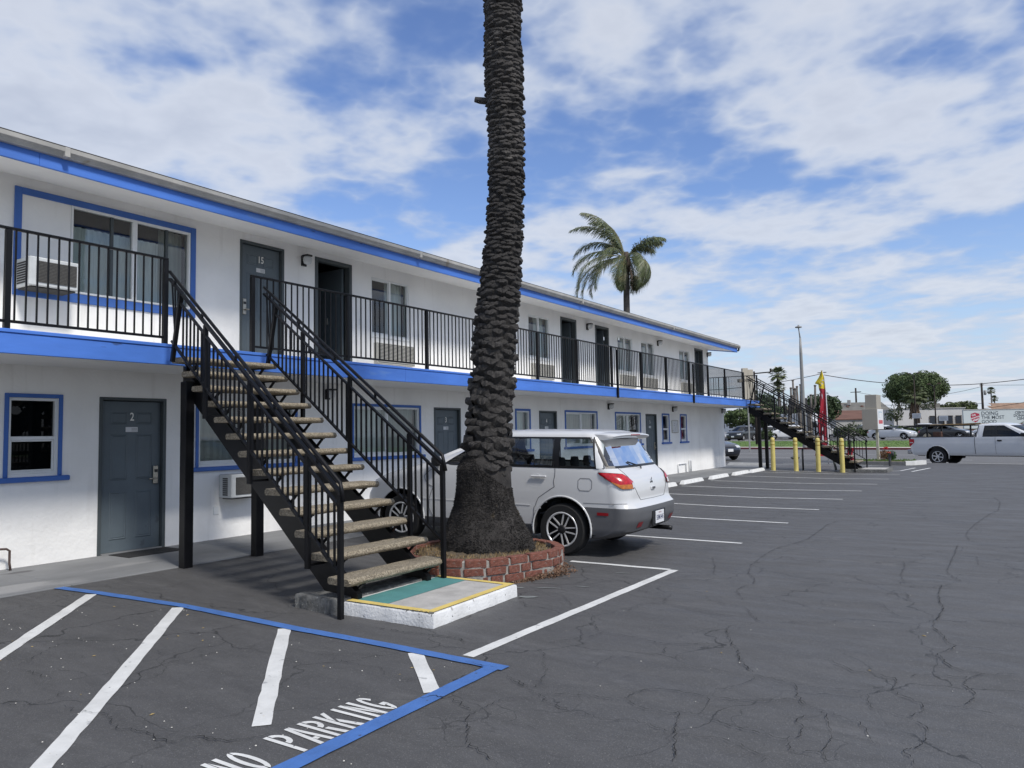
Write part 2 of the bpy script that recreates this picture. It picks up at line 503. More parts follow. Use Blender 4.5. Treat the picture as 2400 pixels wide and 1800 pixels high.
# ================================================================== ground, lot, street
EV, NV = Vector((0.956, -0.292, 0)), Vector((0.292, 0.956, 0))      # street frame: along, across
def SF(u, v, z=0.0):
    p = EV * u + NV * v
    return (p.x, p.y, z)

def asphalt(name, base, grain, streak, rough, crackle=False):
    m = bpy.data.materials.new(name)
    m.use_nodes = True
    nt = m.node_tree; N_, L_ = nt.nodes, nt.links
    b = N_['Principled BSDF']
    b.inputs['Roughness'].default_value = rough
    b.inputs['Specular IOR Level'].default_value = 0.45
    t = N_.new('ShaderNodeTexCoord')
    def noise(scale, detail, stretch=(1, 1, 1), rough_=0.6, dist=0.0):
        mp_ = N_.new('ShaderNodeMapping'); mp_.inputs['Scale'].default_value = stretch
        mp_.inputs['Rotation'].default_value = (0, 0, radians(-8))
        L_.new(t.outputs['Object'], mp_.inputs[0])
        n = N_.new('ShaderNodeTexNoise')
        n.inputs['Scale'].default_value = scale; n.inputs['Detail'].default_value = detail
        n.inputs['Roughness'].default_value = rough_; n.inputs['Distortion'].default_value = dist
        L_.new(mp_.outputs[0], n.inputs['Vector'])
        return n.outputs['Fac']
    def ramp_(src, p0, p1, c0, c1):
        r = N_.new('ShaderNodeValToRGB')
        r.color_ramp.elements[0].position, r.color_ramp.elements[1].position = p0, p1
        r.color_ramp.elements[0].color, r.color_ramp.elements[1].color = (*c0, 1), (*c1, 1)
        L_.new(src, r.inputs[0])
        return r.outputs[0]
    def mix(fac, a, c, mode='MIX'):
        mx = N_.new('ShaderNodeMix'); mx.data_type = 'RGBA'; mx.blend_type = mode
        for i, s in ((0, fac), (6, a), (7, c)):
            if isinstance(s, (int, float)):
                mx.inputs[i].default_value = s
            elif isinstance(s, tuple):
                mx.inputs[i].default_value = (*s, 1)
            else:
                L_.new(s, mx.inputs[i])
        return mx.outputs[2]
    g = lambda k: (base * k * 1.02, base * k * 1.005, base * k * 1.0)
    c = ramp_(noise(0.35, 3), 0.3, 0.7, g(0.80), g(1.22))
    c = mix(0.55, c, ramp_(noise(1.0, 5, (1.1, 5.0, 1), 0.65, 0.4), 0.32, 0.7, g(1 - streak), g(1 + streak)))
    c = mix(0.45, c, ramp_(noise(2.3, 5, (1, 2.2, 1), 0.7, 0.9), 0.42, 0.72, g(0.85), g(1.25)))
    sp = noise(150, 1)
    c = mix(ramp_(sp, 0.60, 0.70, (0, 0, 0), (grain, grain, grain)), c, g(2.3))
    dst = ramp_(noise(0.9, 5, (1, 3, 1), 0.75, 0.8), 0.56, 0.74, (0, 0, 0), (0.48, 0.48, 0.48))
    c = mix(dst, c, g(1.9))
    if crackle:
        def web(scale, wd, mk_scale, lo, hi):
            nz = N_.new('ShaderNodeTexNoise'); nz.inputs['Scale'].default_value = 2.6; nz.inputs['Detail'].default_value = 4
            L_.new(t.outputs['Object'], nz.inputs['Vector'])
            va = N_.new('ShaderNodeVectorMath'); va.operation = 'MULTIPLY_ADD'
            L_.new(nz.outputs['Color'], va.inputs[0]); va.inputs[1].default_value = (.55, .55, 0); L_.new(t.outputs['Object'], va.inputs[2])
            vo = N_.new('ShaderNodeTexVoronoi'); vo.feature = 'DISTANCE_TO_EDGE'; vo.voronoi_dimensions = '2D'; vo.inputs['Scale'].default_value = scale
            L_.new(va.outputs[0], vo.inputs['Vector'])
            line = ramp_(vo.outputs['Distance'], wd * .35, wd, (1, 1, 1), (0, 0, 0))
            return mix(1.0, line, ramp_(noise(mk_scale, 3), lo, hi, (0, 0, 0), (1, 1, 1)), 'MULTIPLY')
        w1 = web(.80, .0068, .45, .40, .52)
        c = mix(mix(.85, (0, 0, 0), w1), c, (base * .16,) * 3)
        w2 = web(2.6, .013, .9, .52, .62)
        c = mix(mix(.75, (0, 0, 0), w2), c, (base * .30,) * 3)
        # oil drips and tyre scuffs
        oil = ramp_(noise(.8, 4, (1, 1, 1), .6, .3), .63, .74, (0, 0, 0), (.55, .55, .55))
        c = mix(oil, c, (base * .45,) * 3)
    L_.new(c, b.inputs['Base Color'])
    rr_ = ramp_(noise(1.2, 3, (1, 3, 1)), 0.3, 0.7, (rough - .1,) * 3, (rough + .12,) * 3)
    L_.new(rr_, b.inputs['Roughness'])
    bp = N_.new('ShaderNodeBump'); bp.inputs['Strength'].default_value = 0.55; bp.inputs['Distance'].default_value = 0.006
    hsum = N_.new('ShaderNodeMath'); hsum.operation = 'ADD'
    L_.new(noise(120, 2), hsum.inputs[0]); L_.new(noise(14, 2), hsum.inputs[1])
    L_.new(hsum.outputs[0], bp.inputs['Height'])
    L_.new(bp.outputs[0], b.inputs['Normal'])
    MATS[name] = m
asphalt('sealed_asphalt', 0.076, 0.7, 0.36, 0.62, True)
asphalt('street_asphalt', 0.125, 0.5, 0.15, 0.8)
material('dirt_ground', (0.16, 0.15, 0.12), 0.95, var=.3, vscale=.05)
material('walk_concrete', (0.20, 0.205, 0.21), 0.85, var=.22, vscale=1.3, bump=.3, bscale=90, spots=[((0.30, 0.30, 0.30), 0.8, 0.60), ((0.12, 0.12, 0.125), 1.7, 0.66)], stretch=(1, .45, 1))
material('kerb_concrete', (0.50, 0.46, 0.41), 0.85, var=.15, vscale=2)
material('kerb_red', (0.19, 0.035, 0.04), 0.7, var=.25, vscale=3)
material('crack_dark', (0.010, 0.010, 0.010), 0.95)
material('white_paint', (0.62, 0.62, 0.60), 0.75, var=.12, vscale=5, bump=.35, bscale=55, spots=[((0.36, 0.36, 0.36), 7, 0.66), ((0.10, 0.10, 0.10), 26, 0.70)])
material('blue_paint', (0.058, 0.150, 0.40), 0.7, var=.14, vscale=5, bump=.35, bscale=60, spots=[((0.05, 0.07, 0.12), 22, 0.70)])
material('faded_paint', (0.42, 0.42, 0.41), 0.8, var=.2, vscale=4, spots=[((0.12, 0.12, 0.12), 6, 0.62)])

mb = MB()
g_ = 4000
mb.quad((-g_, -g_, -0.55), (g_, -g_, -0.55), (g_, g_, -0.55), (-g_, g_, -0.55))
tag(mb.build('ground', 'dirt_ground'), kind='structure')

def lot_y(x, v):
    return (v - 0.292 * x) / 0.956
xs = [-8.3, -7.6, -6.9, -6.2, -5.6, -5.0, -3, 0, 6, 14, 26]
mb = MB()
for a, b in zip(xs, xs[1:]):
    ys_a = [-8, 0, 8, 20, lot_y(a, 35.6)]
    ys_b = [-8, 0, 8, 20, lot_y(b, 35.6)]
    for j in range(4):
        mb.quad((a, ys_a[j], gz(a)), (b, ys_b[j], gz(b)), (b, ys_b[j + 1], gz(b)), (a, ys_a[j + 1], gz(a)))
    va, vb = lot_y(a, 37.4), lot_y(b, 37.4)
    mb.quad((a, ys_a[4], gz(a)), (b, ys_b[4], gz(b)), (b, vb, -.276), (a, va, -.276))
# the lot goes on behind the building's far corner
mb.quad((-60, 31.45, 0), (-8.3, 31.45, 0), (-8.3, lot_y(-8.3, 35.6), 0), (-60, lot_y(-60, 35.6), 0))
mb.quad((-60, lot_y(-60, 35.6), 0), (-8.3, lot_y(-8.3, 35.6), 0), (-8.3, lot_y(-8.3, 37.4), -.276), (-60, lot_y(-60, 37.4), -.276))
lot = tag(mb.build('parking_lot', 'sealed_asphalt'), kind='structure')

mb = MB()
mb.quad(SF(-120, 37.4, -.28), SF(90, 37.4, -.28), SF(90, 62.9, -.28), SF(-120, 62.9, -.28))
street = tag(mb.build('street', 'street_asphalt'), kind='structure')
for v, spans in ((51.0, [(-34, -27.8), (-24.6, -18.4), (-15.2, -9), (-6, 0)]), (44.2, [(-31, -24.8), (-21.6, -15.4), (-12.2, -6)]),
                 (40.4, [(-40, 5)])):
    for a, b in spans:
        mb = MB().quad(SF(a, v - .07, -.275), SF(b, v - .07, -.275), SF(b, v + .07, -.275), SF(a, v + .07, -.275))
        mb.build('lane_line', 'white_paint', street)
# far kerb, footway, grass bank, frontage road
mb = MB()
for k in range(28):
    u0 = -120 + 7 * k
    c0 = MB()
    a, b = Vector(SF(u0, 62.9)), Vector(SF(u0 + 6.985, 62.9))
    n_ = NV
    c0.add([(*p[:2], z) for p, z in ((a, -.5), (b, -.5), (b + n_ * .16, -.5), (a + n_ * .16, -.5), (a + n_ * .02, -.125), (b + n_ * .02, -.125), (b + n_ * .16, -.12), (a + n_ * .16, -.12))],
           [(0, 1, 5, 4), (4, 5, 6, 7), (1, 2, 6, 5), (3, 0, 4, 7), (2, 3, 7, 6)])
    mb.add(c0.v, c0.f)
kerb = tag(mb.build('kerb', 'kerb_red'), kind='structure')
mb = MB().quad(SF(-120, 63.06, -.125), SF(90, 63.06, -.125), SF(90, 64.3, -.09), SF(-120, 64.3, -.09))
tag(mb.build('footway', 'kerb_concrete'), kind='structure')
material('grass_soil', (0.100, 0.165, 0.038), 0.95, var=.35, vscale=1.2, bump=.8, bscale=25)
mb = MB()
prof = [(64.3, -.10), (64.5, -.02), (66.5, .16), (68.6, .33), (69.2, .35)]
for (v0, z0), (v1, z1) in zip(prof, prof[1:]):
    mb.quad(SF(-120, v0, z0), SF(90, v0, z0), SF(90, v1, z1), SF(-120, v1, z1))
tag(mb.build('grass_bank', 'grass_soil'), kind='structure')
mb = MB()
a, b = SF(-120, 69.2, .3), SF(90, 69.2, .3)
mb.quad(SF(-120, 69.2, .30), SF(90, 69.2, .30), SF(90, 69.2, .42), SF(-120, 69.2, .42))
mb.quad(SF(-120, 69.2, .42), SF(90, 69.2, .42), SF(90, 69.7, .42), SF(-120, 69.7, .42))
tag(mb.build('frontage_kerb', 'kerb_concrete'), kind='structure')
mb = MB().quad(SF(-200, 69.7, .33), SF(160, 69.7, .33), SF(160, 420, .33), SF(-200, 420, .33))
tag(mb.build('frontage_road', 'street_asphalt'), kind='structure')

# grass blades on the bank
mb = MB()
rg = random.Random(3)
for _ in range(9000):
    u = rg.uniform(-48, -8); v = rg.uniform(64.35, 69.1)
    z = .0
    for (v0, z0), (v1, z1) in zip(prof, prof[1:]):
        if v0 <= v <= v1:
            z = lerp(z0, z1, (v - v0) / (v1 - v0))
    p = Vector(SF(u, v, z)); a = rg.uniform(0, pi); h = rg.uniform(.015, .04); w = .05
    d = Vector((cos(a), sin(a), 0)) * w
    mb.add([p - d, p + d, p + Vector((rg.uniform(-.04, .04), rg.uniform(-.04, .04), h))], [(0, 1, 2)])
material('grass_blade', (0.115, 0.195, 0.042), 0.8, var=.4, vscale=.8)
tag(mb.build('grass', 'grass_blade'), 'short green grass on the bank across the street', 'grass', kind='stuff')

# walkway along the building
mb = MB()
for k in range(-3, 14):
    y0, y1 = k * 2.6 - 1.0, k * 2.6 + 1.594
    if y0 > 31: break
    mb.cbox(-10.2, -8.30 + .012 * sin(k * 3.1), y0, min(y1, 31.6), -.12, .012, .004)
tag(mb.build('walkway', 'walk_concrete'), kind='structure')
mb = MB().cbox(-13.5, -8.3, 31.6, 32.6, -.1, .011, .004)
tag(mb.build('walkway_end', 'walk_concrete'), kind='structure')

# ------------------------------------------------------------------ painted markings
def strip(pts, w, z, jit=0.0035, seed=1, step=.12):
    """painted strip along a polyline on the lot, with slightly uneven edges"""
    r = random.Random(seed)
    P = []
    for (x0, y0), (x1, y1) in zip(pts, pts[1:]):
        n = max(1, int(sqrt((x1 - x0) ** 2 + (y1 - y0) ** 2) / step))
        for i in range(n):
            P.append((lerp(x0, x1, i / n), lerp(y0, y1, i / n)))
    P.append(pts[-1])
    mb = MB(); row = []
    for i, (x, y) in enumerate(P):
        a, b = P[max(i - 1, 0)], P[min(i + 1, len(P) - 1)]
        d = Vector((b[0] - a[0], b[1] - a[1])).normalized()
        nx, ny = -d.y, d.x
        wl_, wr_ = w / 2 + r.uniform(-jit, jit), w / 2 + r.uniform(-jit, jit)
        row.append(((x + nx * wl_, y + ny * wl_), (x - nx * wr_, y - ny * wr_)))
    for (a, b), (c, d) in zip(row, row[1:]):
        mb.quad((*b, gz(b[0]) + z), (*d, gz(d[0]) + z), (*c, gz(c[0]) + z), (*a, gz(a[0]) + z))
    return mb
Z1, Z2 = 0.004, 0.008
strip([(-8.33, 4.06), (-7.71, 4.16), (-6.54, 4.30), (-5.16, 4.335), (-4.5, 4.34), (-3.95, 4.335), (-2.92, 4.31)], .10, Z2, seed=2).build('blue_boundary_line', 'blue_paint', lot)
strip([(-3.005, 4.262), (-2.985, 3.2), (-2.96, 2.0), (-2.95, -1.0)], .115, Z2, seed=3).build('blue_boundary_line', 'blue_paint', lot)
for k, (a, b) in enumerate((((-7.72, 4.09), (-4.75, 1.2)), ((-6.50, 4.24), (-3.35, 1.28)), ((-5.10, 4.29), (-3.52, 2.80)), ((-3.70, 4.30), (-3.05, 3.70)))):
    strip([a, b], .105, Z1, jit=.004, seed=10 + k).build('hatch_line', 'white_paint', lot)
strip([(-3.315, 4.42), (-3.285, 8.30)], .10, Z1, seed=21).build('stall_end_line', 'white_paint', lot)
strip([(-4.62, 8.29), (-3.34, 8.30)], .085, Z1, seed=22).build('parking_line', 'white_paint', lot)
for k, (y0, y1) in enumerate(((10.85, 10.67), (13.50, 13.29), (15.60, 15.73), (17.75, 18.22), (20.3, 20.78), (22.75, 23.41), (25.4, 25.84), (27.9, 28.5))):
    strip([(-7.75, y0), (-3.22, y1)], .085, Z1, seed=30 + k, step=.3).build('parking_line', 'white_paint', lot)
strip([(-7.6, 29.0), (-5.1, 29.35), (-3.46, 30.9), (-3.2, 33.2)], .085, Z1, seed=50).build('parking_line', 'white_paint', lot)
for x0, y0, x1, y1 in ((-3.05, 30.4, -2.7, 33.2), (-9.4, 33.2, -9.0, 35.3), (-11.0, 32.9, -10.5, 35.0), (-8.6, 33.4, -4.6, 35.4), (-8.6, 35.0, -6.6, 36.1)):
    strip([(x0, y0), (x1, y1)], .09, Z1, seed=60, step=.5).build('parking_line', 'white_paint', lot)

# stencilled words along the blue line: built from stencil pieces in a unit box (0..1 wide, 0..1 high)
def arc(cx, cy, rx, ry, a0, a1, t, n=10):
    o = [(cx + rx * cos(radians(lerp(a0, a1, i / n))), cy + ry * sin(radians(lerp(a0, a1, i / n)))) for i in range(n + 1)]
    q = [(cx + (rx - t) * cos(radians(lerp(a0, a1, i / n))), cy + (ry - t * .42) * sin(radians(lerp(a0, a1, i / n)))) for i in range(n + 1)]
    return [(o[i], o[i + 1], q[i + 1], q[i]) for i in range(n)]
T_ = .30
def rect(x0, y0, x1, y1): return [((x0, y0), (x1, y0), (x1, y1), (x0, y1))]
def slant(x0, y0, x1, y1, w=T_): return [((x0, y0), (x0 + w, y0), (x1 + w, y1), (x1, y1))]
LET = {
 'N': rect(0, 0, T_, 1) + rect(1 - T_, 0, 1, 1) + [((T_ + .05, .96), (T_ + .05, .55), (1 - T_ - .05, .04), (1 - T_ - .05, .45))],
 'O': arc(.5, .5, .5, .5, 95, 263, T_) + arc(.5, .5, .5, .5, -85, 83, T_),
 'P': rect(0, 0, T_, 1) + arc(.36, .72, .64, .28, -88, 88, T_),
 'A': slant(-.06, 0, .30, 1) + [((1.06, 0), (.76, 0), (.56, .62), (.56, 1), (.70, 1))] + rect(.36, .20, .62, .32),
 'R': rect(0, 0, T_, 1) + arc(.36, .74, .64, .26, -80, 88, T_) + [((.66, 0), (1.0, 0), (.78, .44), (.46, .44))],
 'K': rect(0, 0, T_, 1) + [((T_ + .05, .50), (T_ + .05, .72), (.68, 1), (1.0, 1)), ((.66, 0), (1.04, 0), (.66, .60), (.42, .44))],
 'I': rect(.25, 0, .25 + T_, 1),
 'G': arc(.5, .5, .5, .5, 30, 86, T_) + arc(.5, .5, .5, .5, 95, 262, T_) + arc(.5, .5, .5, .5, 272, 335, T_) + rect(.52, .30, 1.0, .45),
}
CW, PITCH_, TH, BX = .088, .1135, .318, -3.045
y = 2.315
for ch in 'NO PARKING':
    if ch == ' ':
        y = 2.685; continue
    mb = MB()
    for q in LET[ch]:
        pts = [(BX - 0.012 * (y + p * CW - 2.7) - r * TH, y + p * CW) for p, r in q]
        a2 = sum(pts[i][0] * pts[(i + 1) % len(pts)][1] - pts[(i + 1) % len(pts)][0] * pts[i][1] for i in range(len(pts)))
        if a2 < 0: pts = pts[::-1]
        mb.poly([(px_, py_, gz(px_) + Z1) for px_, py_ in pts])
    mb.build('stencil_letter', 'white_paint', lot)
    y += PITCH_ if ch != 'I' else PITCH_ * .72

# cracks in the asphalt: uneven ribbons
rc = random.Random(11)
for w, pts in CRACKS:
    P = []
    for (x0, y0), (x1, y1) in zip(pts, pts[1:]):
        d = sqrt((x1 - x0) ** 2 + (y1 - y0) ** 2)
        n = max(3, int(d / .022))
        for i in range(n):
            t = i / n
            k = .011 if 0 < i else 0
            P.append((lerp(x0, x1, t) + rc.uniform(-1, 1) * k, lerp(y0, y1, t) + rc.uniform(-1, 1) * k * 1.6))
    P.append(pts[-1])
    mb = MB(); row = []
    N2 = len(P)
    for i, (x, y_) in enumerate(P):
        a, b = P[max(i - 1, 0)], P[min(i + 1, N2 - 1)]
        d = Vector((b[0] - a[0], b[1] - a[1]))
        if d.length < 1e-6: d = Vector((1, 0))
        d.normalize()
        dist = sqrt(x * x + y_ * y_)
        ww = w * .00022 * rc.choice((.3, .6, 1, 1.3, 2.0)) * (1 + .06 * max(0, dist - 4)) * min(1, .3 + min(i, N2 - 1 - i) / 5)
        row.append(((x - d.y * ww, y_ + d.x * ww), (x + d.y * ww, y_ - d.x * ww)))
    for (a, b), (c, d) in zip(row, row[1:]):
        mb.quad((*b, gz(b[0]) + .0115), (*d, gz(d[0]) + .0115), (*c, gz(c[0]) + .0115), (*a, gz(a[0]) + .0115))
    mb.build('crack', 'crack_dark', lot)

# loose grit and dry bits lying in the near corner of the lot
material('grit_pale', (0.55, 0.53, 0.48), 0.9, var=.3, vscale=30)
material('grit_dry', (0.30, 0.22, 0.09), 0.9, var=.3, vscale=30)
for nm, mt, cnt, sd in (('grit', 'grit_pale', 190, 5), ('dry_leaf_litter', 'grit_dry', 26, 6)):
    mb = MB(); r = random.Random(sd)
    for _ in range(cnt):
        if r.random() < .75:
            x, y_ = r.uniform(-7.4, -3.2), r.uniform(1.6, 4.25)
        else:
            x, y_ = r.uniform(-3.4, -.3), r.uniform(2.6, 8.5)
        s = r.uniform(.002, .0062) * (1.0 if nm == 'grit' else 1.2)
        z = gz(x) + .0045
        k = 5; a0 = r.uniform(0, 6)
        ln = 1.0 if nm == 'grit' else r.uniform(1.5, 3.5)
        ca, sa = cos(a0), sin(a0)
        ring = []
        for j in range(k):
            a = 2 * pi * j / k
            lx, ly = cos(a) * s * ln, sin(a) * s
            ring.append((x + lx * ca - ly * sa, y_ + lx * sa + ly * ca, z))
        mb.add(ring + [(x, y_, z + s * .9)], [(j, (j + 1) % k, k) for j in range(k)])
    tag(mb.build(nm, mt), 'pale grit scattered over the hatched bay' if nm == 'grit' else 'dry leaf bits lying on the asphalt', nm.split('_')[0], kind='stuff')
# ================================================================== the motel
WX = -10.05
def stucco(name, col):
    m = material(name, col, 0.9)
    nt = m.node_tree; N_, L_ = nt.nodes, nt.links
    b = N_['Principled BSDF']
    t = N_.new('ShaderNodeTexCoord')
    def noise(s, d, st=(1, 1, 1)):
        mp_ = N_.new('ShaderNodeMapping'); mp_.inputs['Scale'].default_value = st
        L_.new(t.outputs['Object'], mp_.inputs[0])
        n = N_.new('ShaderNodeTexNoise'); n.inputs['Scale'].default_value = s; n.inputs['Detail'].default_value = d
        L_.new(mp_.outputs[0], n.inputs['Vector']); return n.outputs['Fac']
    r = N_.new('ShaderNodeValToRGB')
    r.color_ramp.elements[0].position, r.color_ramp.elements[1].position = .32, .62
    r.color_ramp.elements[0].color = (*[c * .90 for c in col], 1); r.color_ramp.elements[1].color = (*col, 1)
    L_.new(noise(1.1, 4), r.inputs[0])
    r2 = N_.new('ShaderNodeValToRGB')          # run-off streaks
    r2.color_ramp.elements[0].position, r2.color_ramp.elements[1].position = .60, .76
    r2.color_ramp.elements[0].color = (0, 0, 0, 1); r2.color_ramp.elements[1].color = (.26, .26, .26, 1)
    L_.new(noise(2.2, 4, (1, 3.0, .22)), r2.inputs[0])
    mx = N_.new('ShaderNodeMix'); mx.data_type = 'RGBA'
    L_.new(r2.outputs[0], mx.inputs[0]); L_.new(r.outputs[0], mx.inputs[6]); mx.inputs[7].default_value = (.50, .48, .44, 1)
    L_.new(mx.outputs[2], b.inputs['Base Color'])
    add = N_.new('ShaderNodeMath'); add.operation = 'MULTIPLY_ADD'
    L_.new(noise(3.2, 2), add.inputs[0]); add.inputs[1].default_value = 3.0; L_.new(noise(26, 3), add.inputs[2])
    bp = N_.new('ShaderNodeBump'); bp.inputs['Strength'].default_value = .42; bp.inputs['Distance'].default_value = .012
    L_.new(add.outputs[0], bp.inputs['Height']); L_.new(bp.outputs[0], b.inputs['Normal'])
    return m
stucco('stucco_white', (0.89, 0.885, 0.865))
material('soffit_white', (0.80, 0.795, 0.775), 0.8, var=.05, vscale=.7, bump=.15, bscale=12)
material('fascia_blue', (0.062, 0.180, 0.58), 0.6, var=.16, vscale=2.6, bump=.5, bscale=9, stretch=(1, .25, 1), spots=[((.10, .22, .55), 3.0, .64), ((.04, .09, .26), 9, .70)])
material('trim_blue', (0.050, 0.140, 0.44), 0.6, var=.08, vscale=4, bump=.3, bscale=20)
material('gutter_grey', (0.42, 0.41, 0.38), 0.55, var=.18, vscale=2.5, spots=[((.28, .25, .20), 3.0, .66)])
material('roof_shingle', (0.045, 0.043, 0.042), 0.95, var=.3, vscale=12, bump=.6, bscale=30)
material('door_slate', (0.098, 0.124, 0.142), 0.5, var=.10, vscale=2.5, bump=.15, bscale=30, spots=[((.08, .095, .108), 5, .68)])
material('door_trim', (0.062, 0.075, 0.080), 0.55, var=.08, vscale=3)
material('vinyl_white', (0.74, 0.76, 0.76), 0.45, var=.04, vscale=3)
material('brass_white', (0.80, 0.79, 0.74), 0.4)
material('steel_satin', (0.42, 0.39, 0.33), 0.35, metal=1.0, var=.15, vscale=20)
material('plastic_black', (0.012, 0.012, 0.013), 0.45)
material('plate_grey', (0.62, 0.63, 0.64), 0.5)
material('print_grey', (0.22, 0.23, 0.24), 0.7)
material('curtain_cloth', (0.42, 0.44, 0.40), 0.95, var=.12, vscale=3, stretch=(1, 6, .5))
material('curtain_sheer', (0.78, 0.81, 0.78), 0.95, var=.1, vscale=3, stretch=(1, 6, .5))
material('added_panel_dark', (0.075, 0.08, 0.085), .9, var=.1, vscale=2)
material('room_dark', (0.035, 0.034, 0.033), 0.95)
material('lamp_glass', (0.55, 0.57, 0.58), 0.35)
material('iron_black', (0.0045, 0.0045, 0.0056), 0.45, spec=.25, var=.25, vscale=6)
material('mat_rubber', (0.020, 0.020, 0.021), 0.95, bump=.6, bscale=200)
glass('window_glass', (0.80, 0.85, 0.83))
glass('window_glass_dark', (0.25, 0.28, 0.29), refl=.22)

BLD = root('motel_building', (-12, 14, 0), 'two-storey white motel with blue fascias and a long upper balcony', 'motel')

def wall_with_openings(X, y0, y1, z0, z1, ops, depth):
    ys = sorted({y0, y1, *[o[0] for o in ops], *[o[1] for o in ops]})
    zs = sorted({z0, z1, *[o[2] for o in ops], *[o[3] for o in ops]})
    mb = MB()
    for a, b in zip(ys, ys[1:]):
        for c, d in zip(zs, zs[1:]):
            my, mz = (a + b) / 2, (c + d) / 2
            if any(o[0] < my < o[1] and o[2] < mz < o[3] for o in ops):
                continue
            mb.quad((X, a, c), (X, b, c), (X, b, d), (X, a, d))
            mb.quad((X - depth, a, c), (X - depth, a, d), (X - depth, b, d), (X - depth, b, c))
    for a, b, c, d in ops:
        mb.quad((X, a, c), (X, a, d), (X - depth, a, d), (X - depth, a, c))
        mb.quad((X, b, d), (X, b, c), (X - depth, b, c), (X - depth, b, d))
        mb.quad((X, a, d), (X, b, d), (X - depth, b, d), (X - depth, a, d))
        mb.quad((X, b, c), (X, a, c), (X - depth, a, c), (X - depth, b, c))
    return mb

# (kind, y0, y1, z0, z1, extra)
LOW = [('hung', 4.30, 4.87, 1.12, 2.055), ('door', 5.40, 6.32, 0.012, 2.075, '2'), ('slide', 6.85, 8.66, 1.13, 2.04), ('slide', 10.02, 11.86, 1.16, 2.07),
       ('door', 12.35, 13.24, 0.012, 2.075, '3'), ('hung', 15.48, 16.08, 1.16, 2.075), ('door', 16.57, 17.44, 0.012, 2.075, '4'),
       ('slide', 17.93, 19.75, 1.17, 2.08), ('slide', 21.03, 22.83, 1.17, 2.08), ('door', 23.31, 24.20, 0.012, 2.08, '5'),
       ('hung', 24.73, 25.29, 1.17, 2.08), ('hung', 26.43, 26.99, 1.17, 2.08)]
FLZ = 2.60
UPP = [('big', 4.97, 6.68, 3.42, 4.565), ('door', 7.57, 8.41, FLZ, 4.645, '15'), ('open', 9.13, 9.96, FLZ, 4.645), ('slide', 10.50, 11.57, 3.44, 4.55),
       ('slide', 16.12, 17.16, 3.44, 4.53), ('open', 17.78, 18.62, FLZ, 4.63), ('open', 19.83, 20.67, FLZ, 4.63), ('slide', 21.31, 22.40, 3.40, 4.50),
       ('slide', 23.10, 24.18, 3.38, 4.50), ('slide', 26.54, 27.60, 3.38, 4.51), ('open', 28.17, 29.04, FLZ, 4.66)]
mb = wall_with_openings(WX, -5, 31.44, -.1, 2.47, [o[1:5] for o in LOW], .13)
# end and back walls of the lower storey
mb.quad((WX, 31.44, -.1), (-18, 31.44, -.1), (-18, 31.44, 2.6), (WX, 31.44, 2.6))
mb.quad((-18, 31.44, -.1), (-18, -5, -.1), (-18, -5, 5.6), (-18, 31.44, 5.6))
mb.quad((-18, -5, -.1), (WX, -5, -.1), (WX, -5, 5.2), (-18, -5, 5.2))
mb.build('wall', 'stucco_white', BLD)
mb = wall_with_openings(WX, -5, 29.70, 2.47, 4.93, [o[1:5] for o in UPP], .13)
mb.quad((WX, 29.70, 2.6), (-18, 29.70, 2.6), (-18, 29.70, 5.9), (WX, 29.70, 4.93))
mb.build('wall', 'stucco_white', BLD)
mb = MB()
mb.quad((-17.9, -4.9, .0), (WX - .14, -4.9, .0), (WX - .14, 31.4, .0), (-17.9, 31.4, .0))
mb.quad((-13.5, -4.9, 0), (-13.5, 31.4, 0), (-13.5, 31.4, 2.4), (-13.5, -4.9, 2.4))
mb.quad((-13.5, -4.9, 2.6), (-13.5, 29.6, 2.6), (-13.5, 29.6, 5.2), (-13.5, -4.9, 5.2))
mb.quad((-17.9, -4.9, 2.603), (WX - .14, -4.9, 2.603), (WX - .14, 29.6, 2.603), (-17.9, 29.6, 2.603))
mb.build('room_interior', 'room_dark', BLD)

# balcony slab, soffit, fascia boards
BX_ = -8.55
mb = MB().box(-18, BX_ - .04, -5, 31.42, 2.452, FLZ)
mb.build('balcony_slab', 'soffit_white', BLD)
yb = [-5, 1.3, 5.6, 9.75, 13.9, 14.75, 19.4, 24.2, 28.9, 31.46]
for a, b in zip(yb, yb[1:]):
    MB().cbox(BX_ - .04, BX_, a + .0015, b - .0015, 2.425 + .004 * sin(a * 3), 2.636, .004).build('fascia_board', 'fascia_blue', BLD)
for a, b in zip(yb, yb[1:]):
    MB().cbox(BX_ - .09, BX_ + .014, a + .002, b - .002, 2.637, 2.676 + .003 * sin(a * 5), .005).build('edge_board', 'fascia_blue', BLD)
MB().cbox(WX, BX_ - .041, 31.42, 31.45, 2.43, 2.676, .004).build('fascia_board', 'fascia_blue', BLD)

# roof: sloping soffit, blue fascia, gutter, shingles
RX, RE = -9.0, 30.15
mb = MB()
mb.quad((WX + .0, -5, 4.782), (RX, -5, 4.632), (RX, RE - .02, 4.632), (WX, RE - .02, 4.782))
mb.quad((WX - 4, 29.70, 5.35), (WX, 29.70, 4.782), (WX, RE - .02, 4.782), (WX - 4, RE - .02, 5.35))
mb.build('soffit', 'soffit_white', BLD, fixn=False)
for a, b in zip([-5, 4.1, 10.3, 16.6, 22.9], [4.1, 10.3, 16.6, 22.9, RE]):
    MB().cbox(RX - .03, RX, a + .001, b - .001, 4.615, 4.79, .004).build('fascia_board', 'fascia_blue', BLD)
mb = MB().prism([(RX + .0, 4.60), (RX + .0, 4.79), (RX - 5.2, 4.79 + 5.2 * .1430), (RX - 5.2, 4.60 + 5.2 * .143)], 'y', RE - .03, RE)
mb.v = [(x, y, z) for x, y, z in mb.v]
mb.build('rake_board', 'trim_blue', BLD, fixn=True)
